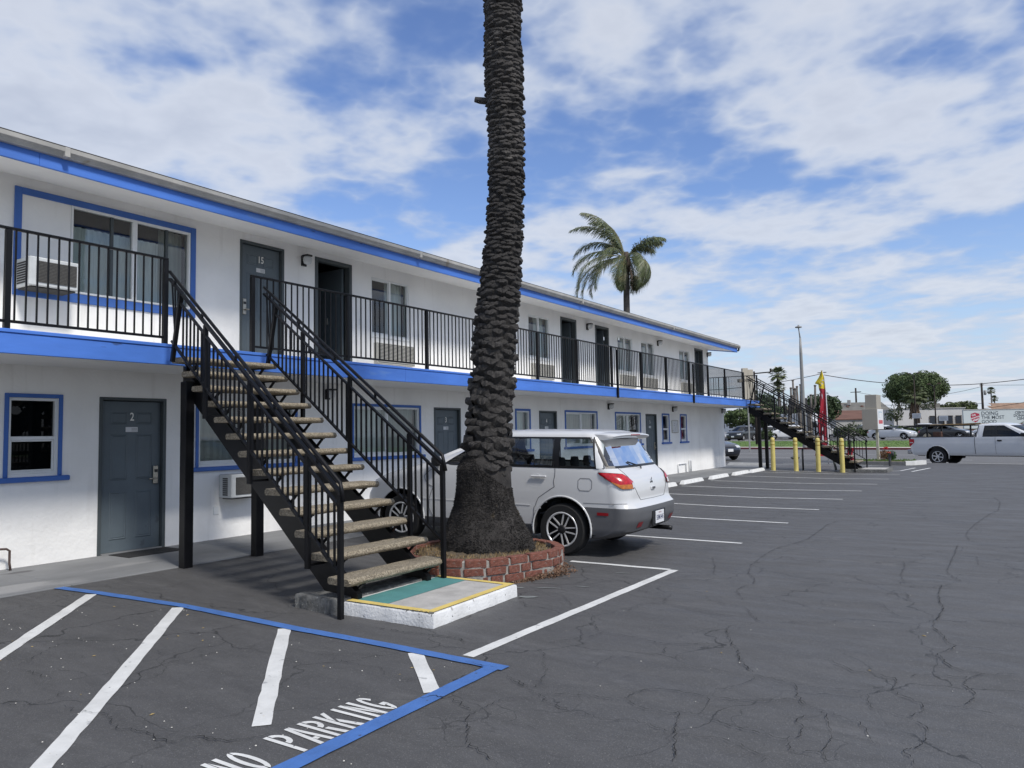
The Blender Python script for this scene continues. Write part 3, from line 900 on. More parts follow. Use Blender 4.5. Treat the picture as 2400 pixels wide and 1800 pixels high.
gp = [(RX + .002, 4.765), (RX + .055, 4.768), (RX + .075, 4.80), (RX + .105, 4.825), (RX + .110, 4.872), (RX + .102, 4.872), (RX + .096, 4.83), (RX + .066, 4.806), (RX + .05, 4.776), (RX + .008, 4.776)]
for a, b in zip([-5, 4.35, 10.6, 16.9, 23.1], [4.35, 10.6, 16.9, 23.1, RE + .05]):
    g = MB().prism(gp, 'y', a, b).build('gutter', 'gutter_grey', BLD, fixn=True)
    MB().cbox(RX + .004, RX + .118, b - .03, b + .03, 4.762, 4.876, .006).build('gutter_joint', 'gutter_grey', g)
for k in range(8):                       # shingle courses
    x0 = RX + .06 - k * .9; x1 = x0 - .92
    z0 = 4.882 + (RX + .06 - x0) * .143; z1 = 4.882 + (RX + .06 - x1) * .143
    MB().prism([(x0, z0 + .006), (x0, z0 + .022), (x1, z1 + .018), (x1, z1 + .002)], 'y', -5, RE + .04).build('roof', 'roof_shingle', BLD, fixn=True)
MB().prism([(x, 5.9 + z) for x, z in ((-16.2, 0), (-16.2, .02), (-18.3, -.25), (-18.3, -.27))], 'y', -5, RE).build('roof', 'roof_shingle', BLD, fixn=True)
MB().tube([(RX + .06, RE + .02, 4.80), (RX + .05, RE + .03, 4.70), (RX + .00, RE + .03, 4.665)], .035, 10).build('gutter_outlet', 'iron_black', BLD, smooth=True)

# ------------------------------------------------------------------ windows
def curtain(y0, y1, z0, z1, X, mat, parent, amp=.018, waves=11, name='curtain'):
    n = waves * 6
    vs, fs = [], []
    for i in range(n + 1):
        y = lerp(y0, y1, i / n)
        x = X + amp * sin(i / n * waves * 2 * pi + .6 * sin(i * .7))
        vs += [(x, y, z0), (x, y, z1)]
    for i in range(n):
        fs.append((2 * i, 2 * i + 2, 2 * i + 3, 2 * i + 1))
    return MB().add(vs, fs).build(name, mat, parent, smooth=True)

def ring_frame(y0, y1, z0, z1, w, x0, x1):
    mb = MB()
    mb.cbox(x0, x1, y0, y0 + w, z0, z1, .004)
    mb.cbox(x0, x1, y1 - w, y1, z0, z1, .004)
    mb.cbox(x0, x1, y0 + w, y1 - w, z0, z0 + w, .004)
    mb.cbox(x0, x1, y0 + w, y1 - w, z1 - w, z1, .004)
    return mb

def make_window(kind, y0, y1, z0, z1, blue=True, curt=None, dark=False, sill=True):
    w = .035
    fr = ring_frame(y0, y1, z0, z1, w, WX - .085, WX - .012).build('window', 'vinyl_white', BLD)
    gm = 'window_glass_dark' if dark else 'window_glass'
    if kind == 'hung':
        zm = lerp(z0, z1, .47)
        MB().cbox(WX - .075, WX - .018, y0 + w, y1 - w, zm - .022, zm + .022, .004).build('meeting_rail', 'vinyl_white', fr)
        ring_frame(y0 + w, y1 - w, z0 + w, zm - .022, .02, WX - .06, WX - .03).build('sash', 'vinyl_white', fr)
        for a, b, xx in ((z0 + w, zm - .022, WX - .045), (zm + .022, z1 - w, WX - .06)):
            MB().quad((xx, y0 + w, a), (xx, y1 - w, a), (xx, y1 - w, b), (xx, y0 + w, b)).build('pane', gm, fr)
    else:
        ym = lerp(y0, y1, .5)
        MB().cbox(WX - .08, WX - .016, ym - .026, ym + .026, z0 + w, z1 - w, .004).build('mullion', 'vinyl_white', fr)
        ring_frame(y0 + w, ym - .026, z0 + w, z1 - w, .022, WX - .058, WX - .034).build('sash', 'vinyl_white', fr)
        for a, b, xx in ((y0 + w, ym - .026, WX - .046), (ym + .026, y1 - w, WX - .062)):
            MB().quad((xx, a, z0 + w), (xx, b, z0 + w), (xx, b, z1 - w), (xx, a, z1 - w)).build('pane', gm, fr)
    if curt:
        for a, b, mt in curt:
            curtain(lerp(y0, y1, a), lerp(y0, y1, b), z0, z1, WX - .19, mt, fr, waves=max(3, int((b - a) * (y1 - y0) * 9)))
    if blue:
        t = .05
        mb = MB()
        mb.cbox(WX, WX + .022, y0 - t, y0, z0 - .03, z1 + t, .006)
        mb.cbox(WX, WX + .022, y1, y1 + t, z0 - .03, z1 + t, .006)
        mb.cbox(WX, WX + .022, y0, y1, z1, z1 + t, .006)
        mb.build('blue_trim', 'trim_blue', fr)
        MB().cbox(WX + .0, WX + .07, y0 - .13, y1 + .13, z0 - .095, z0 - .03, .012).build('sill', 'trim_blue', fr)
    else:
        MB().cbox(WX, WX + .018, y0 - .03, y1 + .03, z0 - .05, z0 - .004, .005).build('sill', 'vinyl_white', fr)
    return fr
CL, SH = 'curtain_cloth', 'curtain_sheer'
lowc = {6.85: [(0, .45, CL), (.78, 1, CL)], 10.02: [(0, .5, SH), (.5, 1, CL)], 17.93: [(0, 1, CL)], 21.03: [(0, .5, CL), (.5, .8, SH)], 15.48: [(0, 1, SH)]}
for o in LOW:
    if o[0] in ('hung', 'slide'):
        w_ = make_window(o[0], *o[1:5], blue=True, curt=lowc.get(o[1]), dark=o[1] in (4.30,))
        if o[1] == 4.30:
            MB().quad((WX - .115, o[1] + .02, o[3] + .02), (WX - .115, o[2] - .02, o[3] + .02), (WX - .115, o[2] - .02, o[4] - .02), (WX - .115, o[1] + .02, o[4] - .02)).build('added_dark_panel', 'added_panel_dark', w_)  # added dark panel close behind the glass, hiding bright specks in the pane
uppc = {10.50: [(.52, 1, SH)], 16.12: [(.5, 1, SH)], 21.31: [(0, .45, CL), (.5, 1, SH)], 23.10: [(0, .2, CL), (.5, 1, SH)], 26.54: [(0, .2, CL), (.5, 1, SH)]}
for o in UPP:
    if o[0] == 'slide':
        make_window('slide', *o[1:5], blue=False, curt=uppc.get(o[1]))
# the large framed window at the near end
y0, y1, z0, z1 = 4.97, 6.68, 3.42, 4.565
fr = ring_frame(y0, y1, z0, z1, .03, WX - .06, WX + .02).build('window', 'vinyl_white', BLD)
ym = 5.83
MB().cbox(WX - .06, WX + .016, ym - .035, ym + .035, z0 + .03, z1 - .03, .004).build('mullion', 'vinyl_white', fr)
for a, b, xx in ((y0 + .03, ym - .035, WX - .02), (ym + .035, y1 - .03, WX - .03)):
    MB().quad((xx, a, z0 + .03), (xx, b, z0 + .03), (xx, b, z1 - .03), (xx, a, z1 - .03)).build('pane', 'window_glass', fr)
for a in (5.50, 6.30):
    MB().cbox(WX - .05, WX - .005, a, a + .04, z0 + .03, z1 - .03, .003).build('sash_stile', 'door_trim', fr)
curtain(y0, 6.28, z0, z1 - .22, WX - .17, 'curtain_sheer', fr, waves=15)
curtain(6.30, y1, z0, z1, WX - .20, 'curtain_cloth', fr, waves=4)
mb = MB()
bt = .085
mb.cbox(WX, WX + .025, 4.30, 4.30 + bt, 3.30, 4.65, .006)
mb.cbox(WX, WX + .025, 6.77 - bt, 6.77, 3.30, 4.65, .006)
mb.cbox(WX, WX + .025, 4.30 + bt, 6.77 - bt, 4.65 - bt, 4.65, .006)
mb.cbox(WX, WX + .025, 4.30 + bt, 6.77 - bt, 3.30, 3.30 + bt + .03, .006)
mb.build('blue_trim', 'trim_blue', fr)
MB().cbox(WX, WX + .012, 4.386, 4.968, 3.415, 4.565, .003).build('infill_panel', 'stucco_white', fr)

# ------------------------------------------------------------------ doors
def number_mesh(txt, size, y, z, x):
    t = text_mesh(txt, size, bold=.002, sx=.8)
    return t.xform(frame_matrix((x, y, z), (0, 1, 0), (0, 0, 1), (1, 0, 0)))
def make_door(y0, y1, z0, z1, num, handle_right=True, plate=True):
    fw = .032
    mb = MB()
    mb.cbox(WX - .12, WX + .010, y0 - .016, y0 + fw, z0, z1 + .018, .004)
    mb.cbox(WX - .12, WX + .010, y1 - fw, y1 + .016, z0, z1 + .018, .004)
    mb.cbox(WX - .12, WX + .010, y0 + fw, y1 - fw, z1 - fw + .01, z1 + .018, .004)
    mb.build('door_frame', 'door_trim', BLD)
    a, b = y0 + fw + .004, y1 - fw - .004
    X = WX - .055
    d = MB().cbox(X - .045, X, a, b, z0 + .012, z1 - fw, .003).build('door', 'door_slate', BLD)
    MB().box(WX - .12, WX + .02, a, b, z0 - .02, z0 + .011).build('threshold', 'walk_concrete', d)
    wd = b - a; h = z1 - fw - z0
    for c0, c1 in ((.15, .43), (.57, .85)):
        for r0, r1 in ((.085, .40), (.475, .78), (.845, .93)):
            ya, yb_, za, zb = a + wd * c0, a + wd * c1, z0 + h * r0, z0 + h * r1
            p = MB()
            o4 = [(ya, za), (yb_, za), (yb_, zb), (ya, zb)]
            i1, i2 = .016, .034
            q4 = [(ya + i1, za + i1), (yb_ - i1, za + i1), (yb_ - i1, zb - i1), (ya + i1, zb - i1)]
            s4 = [(ya + i2, za + i2), (yb_ - i2, za + i2), (yb_ - i2, zb - i2), (ya + i2, zb - i2)]
            L0 = [(X + .0015, *q) for q in o4]; L1 = [(X + .009, *q) for q in q4]; L2 = [(X + .002, *[(u_ + v_) / 2 for u_, v_ in zip(q, s)]) for q, s in zip(q4, s4)]; L3 = [(X + .007, *q) for q in s4]
            for A_, B_ in ((L0, L1), (L1, L2), (L2, L3)):
                for i in range(4):
                    j = (i + 1) % 4
                    p.quad(A_[i], A_[j], B_[j], B_[i])
            p.poly(L3)
            p.build('door_panel', 'door_slate', d)
    yc = (a + b) / 2
    if num:
        number_mesh(num, .155, yc, z0 + h * .895, X + .010).build('door_number', 'brass_white', d)
    if plate:
        MB().cbox(X + .002, X + .007, yc - .085, yc + .085, z0 + h * .795, z0 + h * .828, .001).build('room_plate', 'plate_grey', d)
        pr = MB()
        for k in range(3):
            pr.quad((X + .0078, yc - .005, z0 + h * .800 + k * .018), (X + .0078, yc + .075, z0 + h * .800 + k * .018), (X + .0078, yc + .075, z0 + h * .800 + k * .018 + .006), (X + .0078, yc - .005, z0 + h * .800 + k * .018 + .006))
        pr.build('plate_print', 'print_grey', d)
    hy = b - .075 if handle_right else a + .065
    s = -1 if handle_right else 1
    zh = z0 + h * .50
    lk = MB().cbox(X + .001, X + .028, hy - .034, hy + .034, zh - .125, zh + .125, .006).build('lock_case', 'steel_satin', d)
    MB().cbox(X + .0285, X + .032, hy - .024, hy + .024, zh + .035, zh + .075, .002).build('card_reader', 'plastic_black', d)
    MB().tube([(X + .028, hy, zh - .05), (X + .065, hy, zh - .05), (X + .07, hy + s * .02, zh - .05), (X + .07, hy + s * .12, zh - .052)], .010, 8).build('door_lever', 'steel_satin', d, smooth=True)
    return d
for o in LOW:
    if o[0] == 'door':
        make_door(*o[1:5], o[5], handle_right=o[5] != '3' or True)
make_door(*UPP[1][1:5], '15', handle_right=False)
for o in UPP:
    if o[0] == 'open':
        y0, y1, z0, z1 = o[1:5]
        mb = MB()
        mb.cbox(WX - .12, WX + .012, y0 - .03, y0 + .04, z0, z1 + .03, .005)
        mb.cbox(WX - .12, WX + .012, y1 - .04, y1 + .03, z0, z1 + .03, .005)
        mb.cbox(WX - .12, WX + .012, y0 + .04, y1 - .04, z1 - .03, z1 + .03, .005)
        mb.build('door_frame', 'door_trim', BLD)
        d = MB().cbox(WX - .93, WX - .13, y1 - .092, y1 - .05, z0 + .012, z1 - .04, .003).build('door', 'door_slate', BLD)
        MB().cbox(WX - .50, WX - .49, y1 - .12, y1 - .095, z0 + 1.0, z0 + 1.12, .003).build('lock_case', 'steel_satin', d)

# ------------------------------------------------------------------ things fixed to the wall
def air_con_window(y0, y1, z0, z1, x1, label):
    r = root('air_conditioner', (WX, (y0 + y1) / 2, z0), label, 'air conditioner', 'window air conditioners')
    x0 = WX + .002
    MB().cbox(x0, x1, y0, y1, z0, z1, .012).build('cabinet', 'ac_white', r)
    b = MB()
    h = z1 - z0
    b.cbox(x1 - .004, x1 + .006, y0 + .075, y1 - .035, z0 + .045, z1 - .045, .003)
    b.build('grille_backing', 'ac_grille_dark', r)
    n = 15
    for k in range(n):
        z = lerp(z0 + .053, z1 - .055, k / (n - 1))
        MB().bar((x1 + .009, y0 + .08, z), (x1 + .009, y1 - .04, z), .004, .010).build('grille_slat', 'ac_slat', r)
    b = MB()
    for k in range(9):
        z = lerp(z0 + .05, z1 - .06, k / 8)
        b.box(x0 + .10, x1 - .09, y0 - .003, y0 + .004, z - .012, z + .008)
    b.build('side_vent', 'ac_grille_dark', r)
    MB().cbox(x0 + .05, x1 - .03, y0 + .03, y1 - .03, z0 - .018, z0 - .001, .004).build('base_tray', 'ac_grille_dark', r)
    return r
material('ac_white', (0.56, 0.58, 0.58), 0.5, var=.08, vscale=6)
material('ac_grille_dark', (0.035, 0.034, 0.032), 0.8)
material('ac_slat', (0.095, 0.092, 0.085), 0.7, var=.2, vscale=40)
material('ptac_beige', (0.46, 0.45, 0.41), 0.6, var=.06, vscale=5)
air_con_window(4.31, 4.89, 3.375, 3.725, -9.64, 'white window air conditioner with brown grille beside the big upstairs window')
air_con_window(7.20, 7.80, .625, .975, -9.74, 'white window air conditioner low on the wall behind the near stair')
for k, (y0, y1, lab) in enumerate(((10.56, 11.64, 'beige wall heat pump grille under the upstairs window nearest the palm trunk, left of it'), (16.2, 17.22, 'beige wall heat pump grille just right of the palm trunk'),
                                   (21.38, 22.42, 'beige wall heat pump grille under the first of the two paired upstairs windows'), (23.16, 24.2, 'beige wall heat pump grille under the second of the two paired upstairs windows'),
                                   (26.6, 27.6, 'beige wall heat pump grille under the farthest upstairs window'))):
    r = root('wall_heat_pump', (WX, (y0 + y1) / 2, 2.88), lab, 'heat pump', 'wall heat pumps under the upstairs windows')
    MB().cbox(WX - .02, WX + .10, y0, y1, 2.89, 3.29, .008).build('case', 'ptac_beige', r)
    for j in range(13):
        z = 2.93 + j * .0265
        MB().bar((WX + .108, y0 + .03, z), (WX + .108, y1 - .03, z), .012, .013).build('louver', 'ptac_beige', r)
    MB().box(WX + .1005, WX + .1015, y0 + .025, y1 - .025, 2.915, 3.27).build('louver_shadow_gap', 'ac_grille_dark', r)  # dark sheet over the case, painting the shade between the louvers

def wall_lamp(y, z, lab):
    r = root('wall_lamp', (WX, y, z), lab, 'wall lamp', 'wall lamps along the motel')
    MB().cbox(WX, WX + .03, y - .055, y + .055, z - .11, z + .07, .006).build('back_plate', 'plastic_black', r)
    MB().cbox(WX + .028, WX + .17, y - .06, y + .06, z + .045, z + .075, .006).build('hood', 'plastic_black', r)
    MB().lathe([(.055, .045), (.072, .02), (.074, -.03), (.060, -.075), (.02, -.092)], 14, (WX + .105, y, z)).build('globe', 'lamp_glass', r, smooth=True)
for y, z, lab in ((8.84, 4.56, 'black wall lamp with frosted globe between door 15 and the open door'), (19.3, 4.56, 'black wall lamp between the two open upstairs doors'),
                  (24.5, 4.56, 'black wall lamp at the upper right of the paired upstairs windows'), (29.6, 4.56, 'black wall lamp at the far upper corner of the motel'),
                  (9.38, 2.28, 'black wall lamp downstairs behind the near stair railing'), (20.55, 2.30, 'black wall lamp downstairs between the two sliding windows right of door 4'),
                  (25.7, 2.31, 'black wall lamp downstairs above the framed notice'), (31.2, 2.33, 'black wall lamp at the far lower corner of the motel')):
    wall_lamp(y, z, lab)
r = root('notice_board', (WX, 25.8, 1.45), 'framed site map notice hung between two narrow windows', 'notice')
MB().cbox(WX, WX + .02, 25.54, 26.13, 1.45, 1.90, .004).build('board', 'plate_grey', r)
ring_frame(25.54, 26.13, 1.45, 1.90, .02, WX + .018, WX + .032).build('frame', 'steel_satin', r)
b = MB()
for k in range(7):
    yy = 25.60 + (k * .37 % .42); zz = 1.52 + (k * .23 % .30)
    b.quad((WX + .0215, yy, zz), (WX + .0215, yy + .09, zz + .02), (WX + .0215, yy + .09, zz + .032), (WX + .0215, yy, zz + .012))
b.build('print', 'print_grey', r)
material('conduit_white', (0.70, 0.71, 0.72), 0.7)
material('pipe_rust', (0.075, 0.05, 0.042), 0.8, var=.4, vscale=20)
tag(MB().tube([(WX + .03, 26.0, .02), (WX + .03, 26.0, .31), (WX + .03, 26.03, .335), (WX + .03, 26.75, .335), (WX + .03, 26.78, .31), (WX + .03, 26.78, .012)], .018, 8).build('conduit_pipe', 'conduit_white', smooth=True),
    'low white conduit pipe along the wall near the far corner', 'pipe')
tag(MB().tube([(WX + .05, 27.1, .012), (WX + .05, 27.1, .40), (WX + .05, 27.14, .43), (WX + .05, 27.2, .43), (WX + .05, 27.24, .40), (WX + .05, 27.24, .012)], .022, 8).build('vent_pipe', 'conduit_white', smooth=True),
    'white looped pipe standing against the wall near the far corner', 'pipe')
tag(MB().tube([(WX - .02, 4.12, .27), (WX + .09, 4.12, .27), (WX + .115, 4.18, .27), (WX + .13, 4.26, .265), (WX + .14, 4.29, .24), (WX + .14, 4.29, .10), (WX + .15, 4.30, .012)], .014, 8).build('drain_pipe', 'pipe_rust', smooth=True),
    'rusty condensate pipe bent down to the walkway at the left edge', 'pipe')
tag(MB().cbox(WX, WX + .012, 7.11, 7.20, .38, .50, .004).build('outlet_cover', 'vinyl_white'), 'white outlet cover on the wall below the low air conditioner', 'outlet cover')
tag(MB().cbox(WX, WX + .012, 10.17, 10.24, 3.58, 3.70, .004).build('switch_cover', 'vinyl_white'), 'small white switch cover beside the open upstairs door', 'switch cover')
tag(MB().cbox(-9.98, -9.50, 5.5, 6.30, .0125, .020, .003).build('door_mat', 'mat_rubber'), 'thin black rubber mat on the walkway before door 2', 'door mat')
# ================================================================== railings and stairs
def inst_bar_mesh(name, h, w=.016):
    return MB().box(-w / 2, w / 2, -w / 2, w / 2, 0, h).mesh(name, 'iron_black')
BAL = inst_bar_mesh('baluster', .97)
RXL = -8.585
def railing(label, y0, y1, posts, long_posts=(), name='balcony_railing'):
    r = root(name, (RXL, (y0 + y1) / 2, 2.68), label, 'railing', 'balcony railings')
    MB().cbox(RXL - .024, RXL + .024, y0, y1, 3.715, 3.742, .005).build('top_rail', 'iron_black', r)
    MB().cbox(RXL - .014, RXL + .014, y0, y1, 2.742, 2.772, .004).build('bottom_rail', 'iron_black', r)
    for p in posts:
        MB().cbox(RXL - .028, RXL + .028, p - .028, p + .028, 2.678, 3.714, .004).build('post', 'iron_black', r)
    for p in long_posts:
        MB().cbox(-8.536, -8.486, p - .027, p + .027, 2.40, 3.66, .004).build('post', 'iron_black', r)
    y = y0 + .06
    ps = sorted(posts)
    while y < y1 - .03:
        if all(abs(y - p) > .045 for p in ps):
            link('baluster', BAL, r, loc=(RXL, y, 2.755))
        y += .1075
    return r
railing('black steel balcony railing left of the near stair, in front of the big window', 1.6, 5.41, [1.8, 3.63, 5.38])
railing('long black steel balcony railing running right from the near stair to the far stair', 6.63, 29.43, [6.66, 8.44, 10.36, 12.2, 14.12, 15.93, 17.80, 19.70, 21.52, 23.48, 25.28, 27.10, 29.40], long_posts=[18.0, 23.66])
# short railing across the end of the balcony
r = root('balcony_end_railing', (-9.3, 31.3, 2.68), 'short black steel railing closing the far end of the balcony', 'railing', 'balcony railings')
MB().cbox(-10.6, -8.56, 31.28, 31.32, 3.715, 3.742, .005).build('top_rail', 'iron_black', r)
MB().cbox(-10.6, -8.56, 31.288, 31.312, 2.742, 2.772, .004).build('bottom_rail', 'iron_black', r)
for x in (-10.6, -8.6):
    MB().cbox(x - .028, x + .028, 31.272, 31.328, 2.68, 3.714, .004).build('post', 'iron_black', r)
x = -10.5
while x < -8.65:
    link('baluster', BAL, r, loc=(x, 31.3, 2.755)); x += .1075

def tread_material():
    m = material('aggregate_tread', (0.27, 0.235, 0.175), 0.95)
    nt = m.node_tree; N_, L_ = nt.nodes, nt.links
    b = N_['Principled BSDF']
    t = N_.new('ShaderNodeTexCoord')
    v = N_.new('ShaderNodeTexVoronoi'); v.inputs['Scale'].default_value = 85
    L_.new(t.outputs['Object'], v.inputs['Vector'])
    r = N_.new('ShaderNodeValToRGB')
    cr = r.color_ramp
    cr.elements[0].color = (.13, .108, .078, 1); cr.elements[1].color = (.36, .315, .24, 1)
    e_ = cr.elements.new(.35); e_.color = (.225, .19, .135, 1)
    e_ = cr.elements.new(.7); e_.color = (.27, .23, .165, 1)
    sp = N_.new('ShaderNodeSeparateColor'); L_.new(v.outputs['Color'], sp.inputs[0])
    L_.new(sp.outputs[0], r.inputs[0])
    n = N_.new('ShaderNodeTexNoise'); n.inputs['Scale'].default_value = 5; n.inputs['Detail'].default_value = 5
    L_.new(t.outputs['Object'], n.inputs['Vector'])
    mx = N_.new('ShaderNodeMix'); mx.data_type = 'RGBA'; mx.blend_type = 'MULTIPLY'; mx.inputs[0].default_value = .5
    L_.new(r.outputs[0], mx.inputs[6]); L_.new(n.outputs['Color'], mx.inputs[7])
    r3 = N_.new('ShaderNodeValToRGB'); r3.color_ramp.elements[0].color = (.6, .6, .6, 1); r3.color_ramp.elements[1].color = (1.2, 1.2, 1.2, 1)
    L_.new(n.outputs['Fac'], r3.inputs[0]); L_.new(r3.outputs[0], mx.inputs[7])
    L_.new(mx.outputs[2], b.inputs['Base Color'])
    bp = N_.new('ShaderNodeBump'); bp.inputs['Strength'].default_value = .9; bp.inputs['Distance'].default_value = .006
    L_.new(v.outputs['Distance'], bp.inputs['Height']); bp.invert = True
    L_.new(bp.outputs[0], b.inputs['Normal'])
tread_material()

def rough_slab(L, D, T, seed, c=.016, nx=14):
    """precast tread: length L along y, depth D along x, thickness T, worn rounded edges"""
    r = random.Random(seed)
    prof = [(0, -T + c), (c, -T), (D - c * 1.4, -T), (D, -T + c * 1.2), (D + .004, -T * .5), (D - .002, -c * 1.1), (D - c * 1.2, 0), (c, 0), (0, -c)]
    rings = []
    ys = [0, c] + [c + (L - 2 * c) * i / nx for i in range(1, nx)] + [L - c, L]
    for i, y in enumerate(ys):
        k = .9 if i in (0, len(ys) - 1) else 1.0
        rings.append([((x - D / 2) * (k if k < 1 else 1) + D / 2 + r.uniform(-.0022, .0022), y + r.uniform(-.002, .002), (z + T / 2) * k - T / 2 + r.uniform(-.0018, .0018)) for x, z in prof])
    return MB().loft(rings)

def staircase(label, top_near, bot_near, wid, z_top, z_bot, nt_, rails, posts_xy, name='staircase'):
    """treads parallel to the balcony; top_near / bot_near: back near corner (x, y) of first and last tread"""
    r = root(name, (lerp(top_near[0], bot_near[0], .5), lerp(top_near[1], bot_near[1], .5) + wid / 2, gz(bot_near[0])), label, 'staircase', 'outside stairs')
    D, T = .295, .066
    def pt(i):
        t = i / (nt_ - 1)
        return lerp(top_near[0], bot_near[0], t), lerp(top_near[1], bot_near[1], t), lerp(z_top, z_bot, t)
    for i in range(nt_):
        x, y, z = pt(i)
        tr = rough_slab(wid, D, T, 100 + i).xform(Matrix.Translation((x, y, z))).build('tread', 'aggregate_tread', r, angle=40)
        for w in (.20, wid - .20):
            b = MB()
            b.bar((x + .02, y + w, z - T - .006), (x + D - .03, y + w, z - T - .006), .05, .012)
            b.bar((x + D - .05, y + w, z - T - .012), (x + .12, y + w, z - T - .125), .035, .014)
            b.bar((x + .03, y + w, z - T - .012), (x + .08, y + w, z - T - .11), .035, .014)
            b.build('bracket', 'iron_black', tr)
    x0, y0_, z0 = pt(0); x1, y1_, z1 = pt(nt_ - 1)
    sl = (z1 - z0) / (x1 - x0); sk = (y1_ - y0_) / (x1 - x0)
    for w in (.20, wid - .20):
        xa, xb = x0 - .01, x1 + .26
        za, zb = z0 - .085 + sl * (xa - x0), z0 - .085 + sl * (xb - x0)
        mb = MB()
        for s in (-.028, .028):
            pass
        A = lambda xx, zz, s: (xx, y0_ + w + sk * (xx - x0) + s, zz)
        zg = gz(x1) + .115
        prof = [(xa, za - .02), (xa, za - .26), (xa + .07, za - .30)]
        # lower edge runs parallel to the slope until the landing
        xl = xa + (zg - (za - .27)) / sl
        low = [(xa, za - .27), (xl, zg), (xb, zg), (xb, max(zg + .05, zb)), (xa, za - .01)]
        n = len(low)
        vs = [A(x_, z_, -.03) for x_, z_ in low] + [A(x_, z_, .03) for x_, z_ in low]
        fs = [tuple(range(n)), tuple(range(2 * n - 1, n - 1, -1))] + [(i, i + n, (i + 1) % n + n, (i + 1) % n) for i in range(n)]
        mb.add(vs, fs).build('stringer', 'iron_black', r, fixn=True)
    for px_, py_, ph in posts_xy:
        MB().cbox(px_ - .058, px_ + .058, py_ - .058, py_ + .058, gz(px_) - .02, ph, .006).build('support_post', 'iron_black', r)
    for w, hx0, hz0, hx1, hz1, dh, low_off in rails:
        yy = lambda xx: y0_ + w + sk * (xx - x0)
        hs = (hz1 - hz0) / (hx1 - hx0)
        H_ = lambda xx, d=0.0: (xx, yy(xx), hz0 + hs * (xx - hx0) - d)
        rp = [H_(hx0 + .02), H_(hx1), (hx1 + .045, yy(hx1 + .03), hz1 - .16)]
        MB().tube(rp, .019, 8).build('handrail', 'iron_black', r, smooth=True)
        MB().bar(H_(hx0 + .03, .085), H_(hx1 + .02, .085), .04, .028).build('guard_rail', 'iron_black', r)
        MB().bar(H_(hx0 + .28, .215), H_(hx1 + .0, .215), .030, .022).build('mid_rail', 'iron_black', r)
        MB().bar(H_(hx0 + .10, low_off), H_(hx1 + .0, low_off), .030, .024).build('bottom_rail', 'iron_black', r)
        L_ = sqrt((hx1 - hx0) ** 2 + (hz1 - hz0) ** 2)
        for t in (.05, .25, .47, .69, .9):
            MB().bar(H_(lerp(hx0, hx1, t), .01), H_(lerp(hx0, hx1, t), .075), .02, .02).build('handrail_bracket', 'iron_black', r)
        # posts
        for k, t in enumerate((0.275, .555, .855, 1.0)):
            xx = lerp(hx0, hx1, t)
            bz = gz(xx) - .01 if t == 1.0 else hz0 + hs * (xx - hx0) - low_off - (.35 if k < 3 else 0)
            MB().box(xx - .021, xx + .021, yy(xx) - .021, yy(xx) + .021, bz, hz0 + hs * (xx - hx0) - .10).build('rail_post', 'iron_black', r)
            if t < 1:
                MB().bar((xx, yy(xx), bz + .03), (xx, yy(xx) + (.24 if w < .5 else -.24), bz + .03), .03, .02).build('post_tie', 'iron_black', r)
        # slanting newel at the head of the rail
        MB().bar((hx0 + .34, yy(hx0 + .34), hz0 + hs * .34 - .09), (hx0 + .12, yy(hx0 + .12), hz0 - 1.12), .045, .045).build('newel', 'iron_black', r)
        xx = hx0 + .40
        while xx < hx1 - .05:
            top, bot = hz0 + hs * (xx - hx0) - .22, hz0 + hs * (xx - hx0) - low_off
            MB().box(xx - .0085, xx + .0085, yy(xx) - .0085, yy(xx) + .0085, bot, top).build('baluster', 'iron_black', r)
            xx += .095
        for q in (.09, .17, .25):
            MB().bar((hx0 + q, yy(hx0 + q), hz0 + hs * q - .10), (hx0 + .14 + q * .35, yy(hx0 + .14), hz0 - low_off - .02), .016, .016).build('baluster', 'iron_black', r)
    return r
staircase('black steel stair with pebbled concrete treads beside the palm trunk', (-8.50, 5.41), (-5.22, 4.86), 1.37, 2.50, .25, 13,
          [(-.05, -8.47, 3.56, -4.94, 1.10, .0, .80), (1.36, -8.50, 3.585, -4.92, 1.30, .0, .88)], [(-8.245, 5.47, 2.20), (-8.22, 6.47, 2.20)])
staircase('black steel stair with concrete treads at the far end of the motel', (-8.50, 29.5), (-4.95, 29.5), 1.25, 2.52, .33, 13,
          [(-.05, -8.5, 3.60, -4.75, 1.20, .0, .80), (1.26, -8.5, 3.60, -4.55, 1.13, .0, .80)], [(-8.08, 29.5, 2.0), (-8.05, 30.35, 2.0)])

# landing slab of the near stair
material('slab_concrete', (0.40, 0.385, 0.36), 0.9, var=.15, vscale=6, bump=.6, bscale=70)
material('slab_grey', (0.115, 0.115, 0.11), 0.95, var=.45, vscale=14, bump=.9, bscale=45, spots=[((.24, .24, .22), 30, .62)])
material('slab_white', (0.66, 0.665, 0.66), 0.8, var=.12, vscale=5, bump=.7, bscale=40, spots=[((.05, .05, .048), 42, .68), ((.33, .32, .30), 9, .66)])
material('paint_green', (0.075, 0.225, 0.215), 0.8, var=.12, vscale=5, bump=.3, bscale=60, spots=[((.35, .35, .33), 20, .72)])
material('paint_yellow', (0.62, 0.47, 0.135), 0.8, var=.12, vscale=6, bump=.3, bscale=60, spots=[((.55, .52, .45), 16, .68)])
r = root('stair_landing', (-4.7, 5.5, -.07), 'concrete landing slab with yellow edges, green band and white sides at the near stair', 'landing')
zt = .047
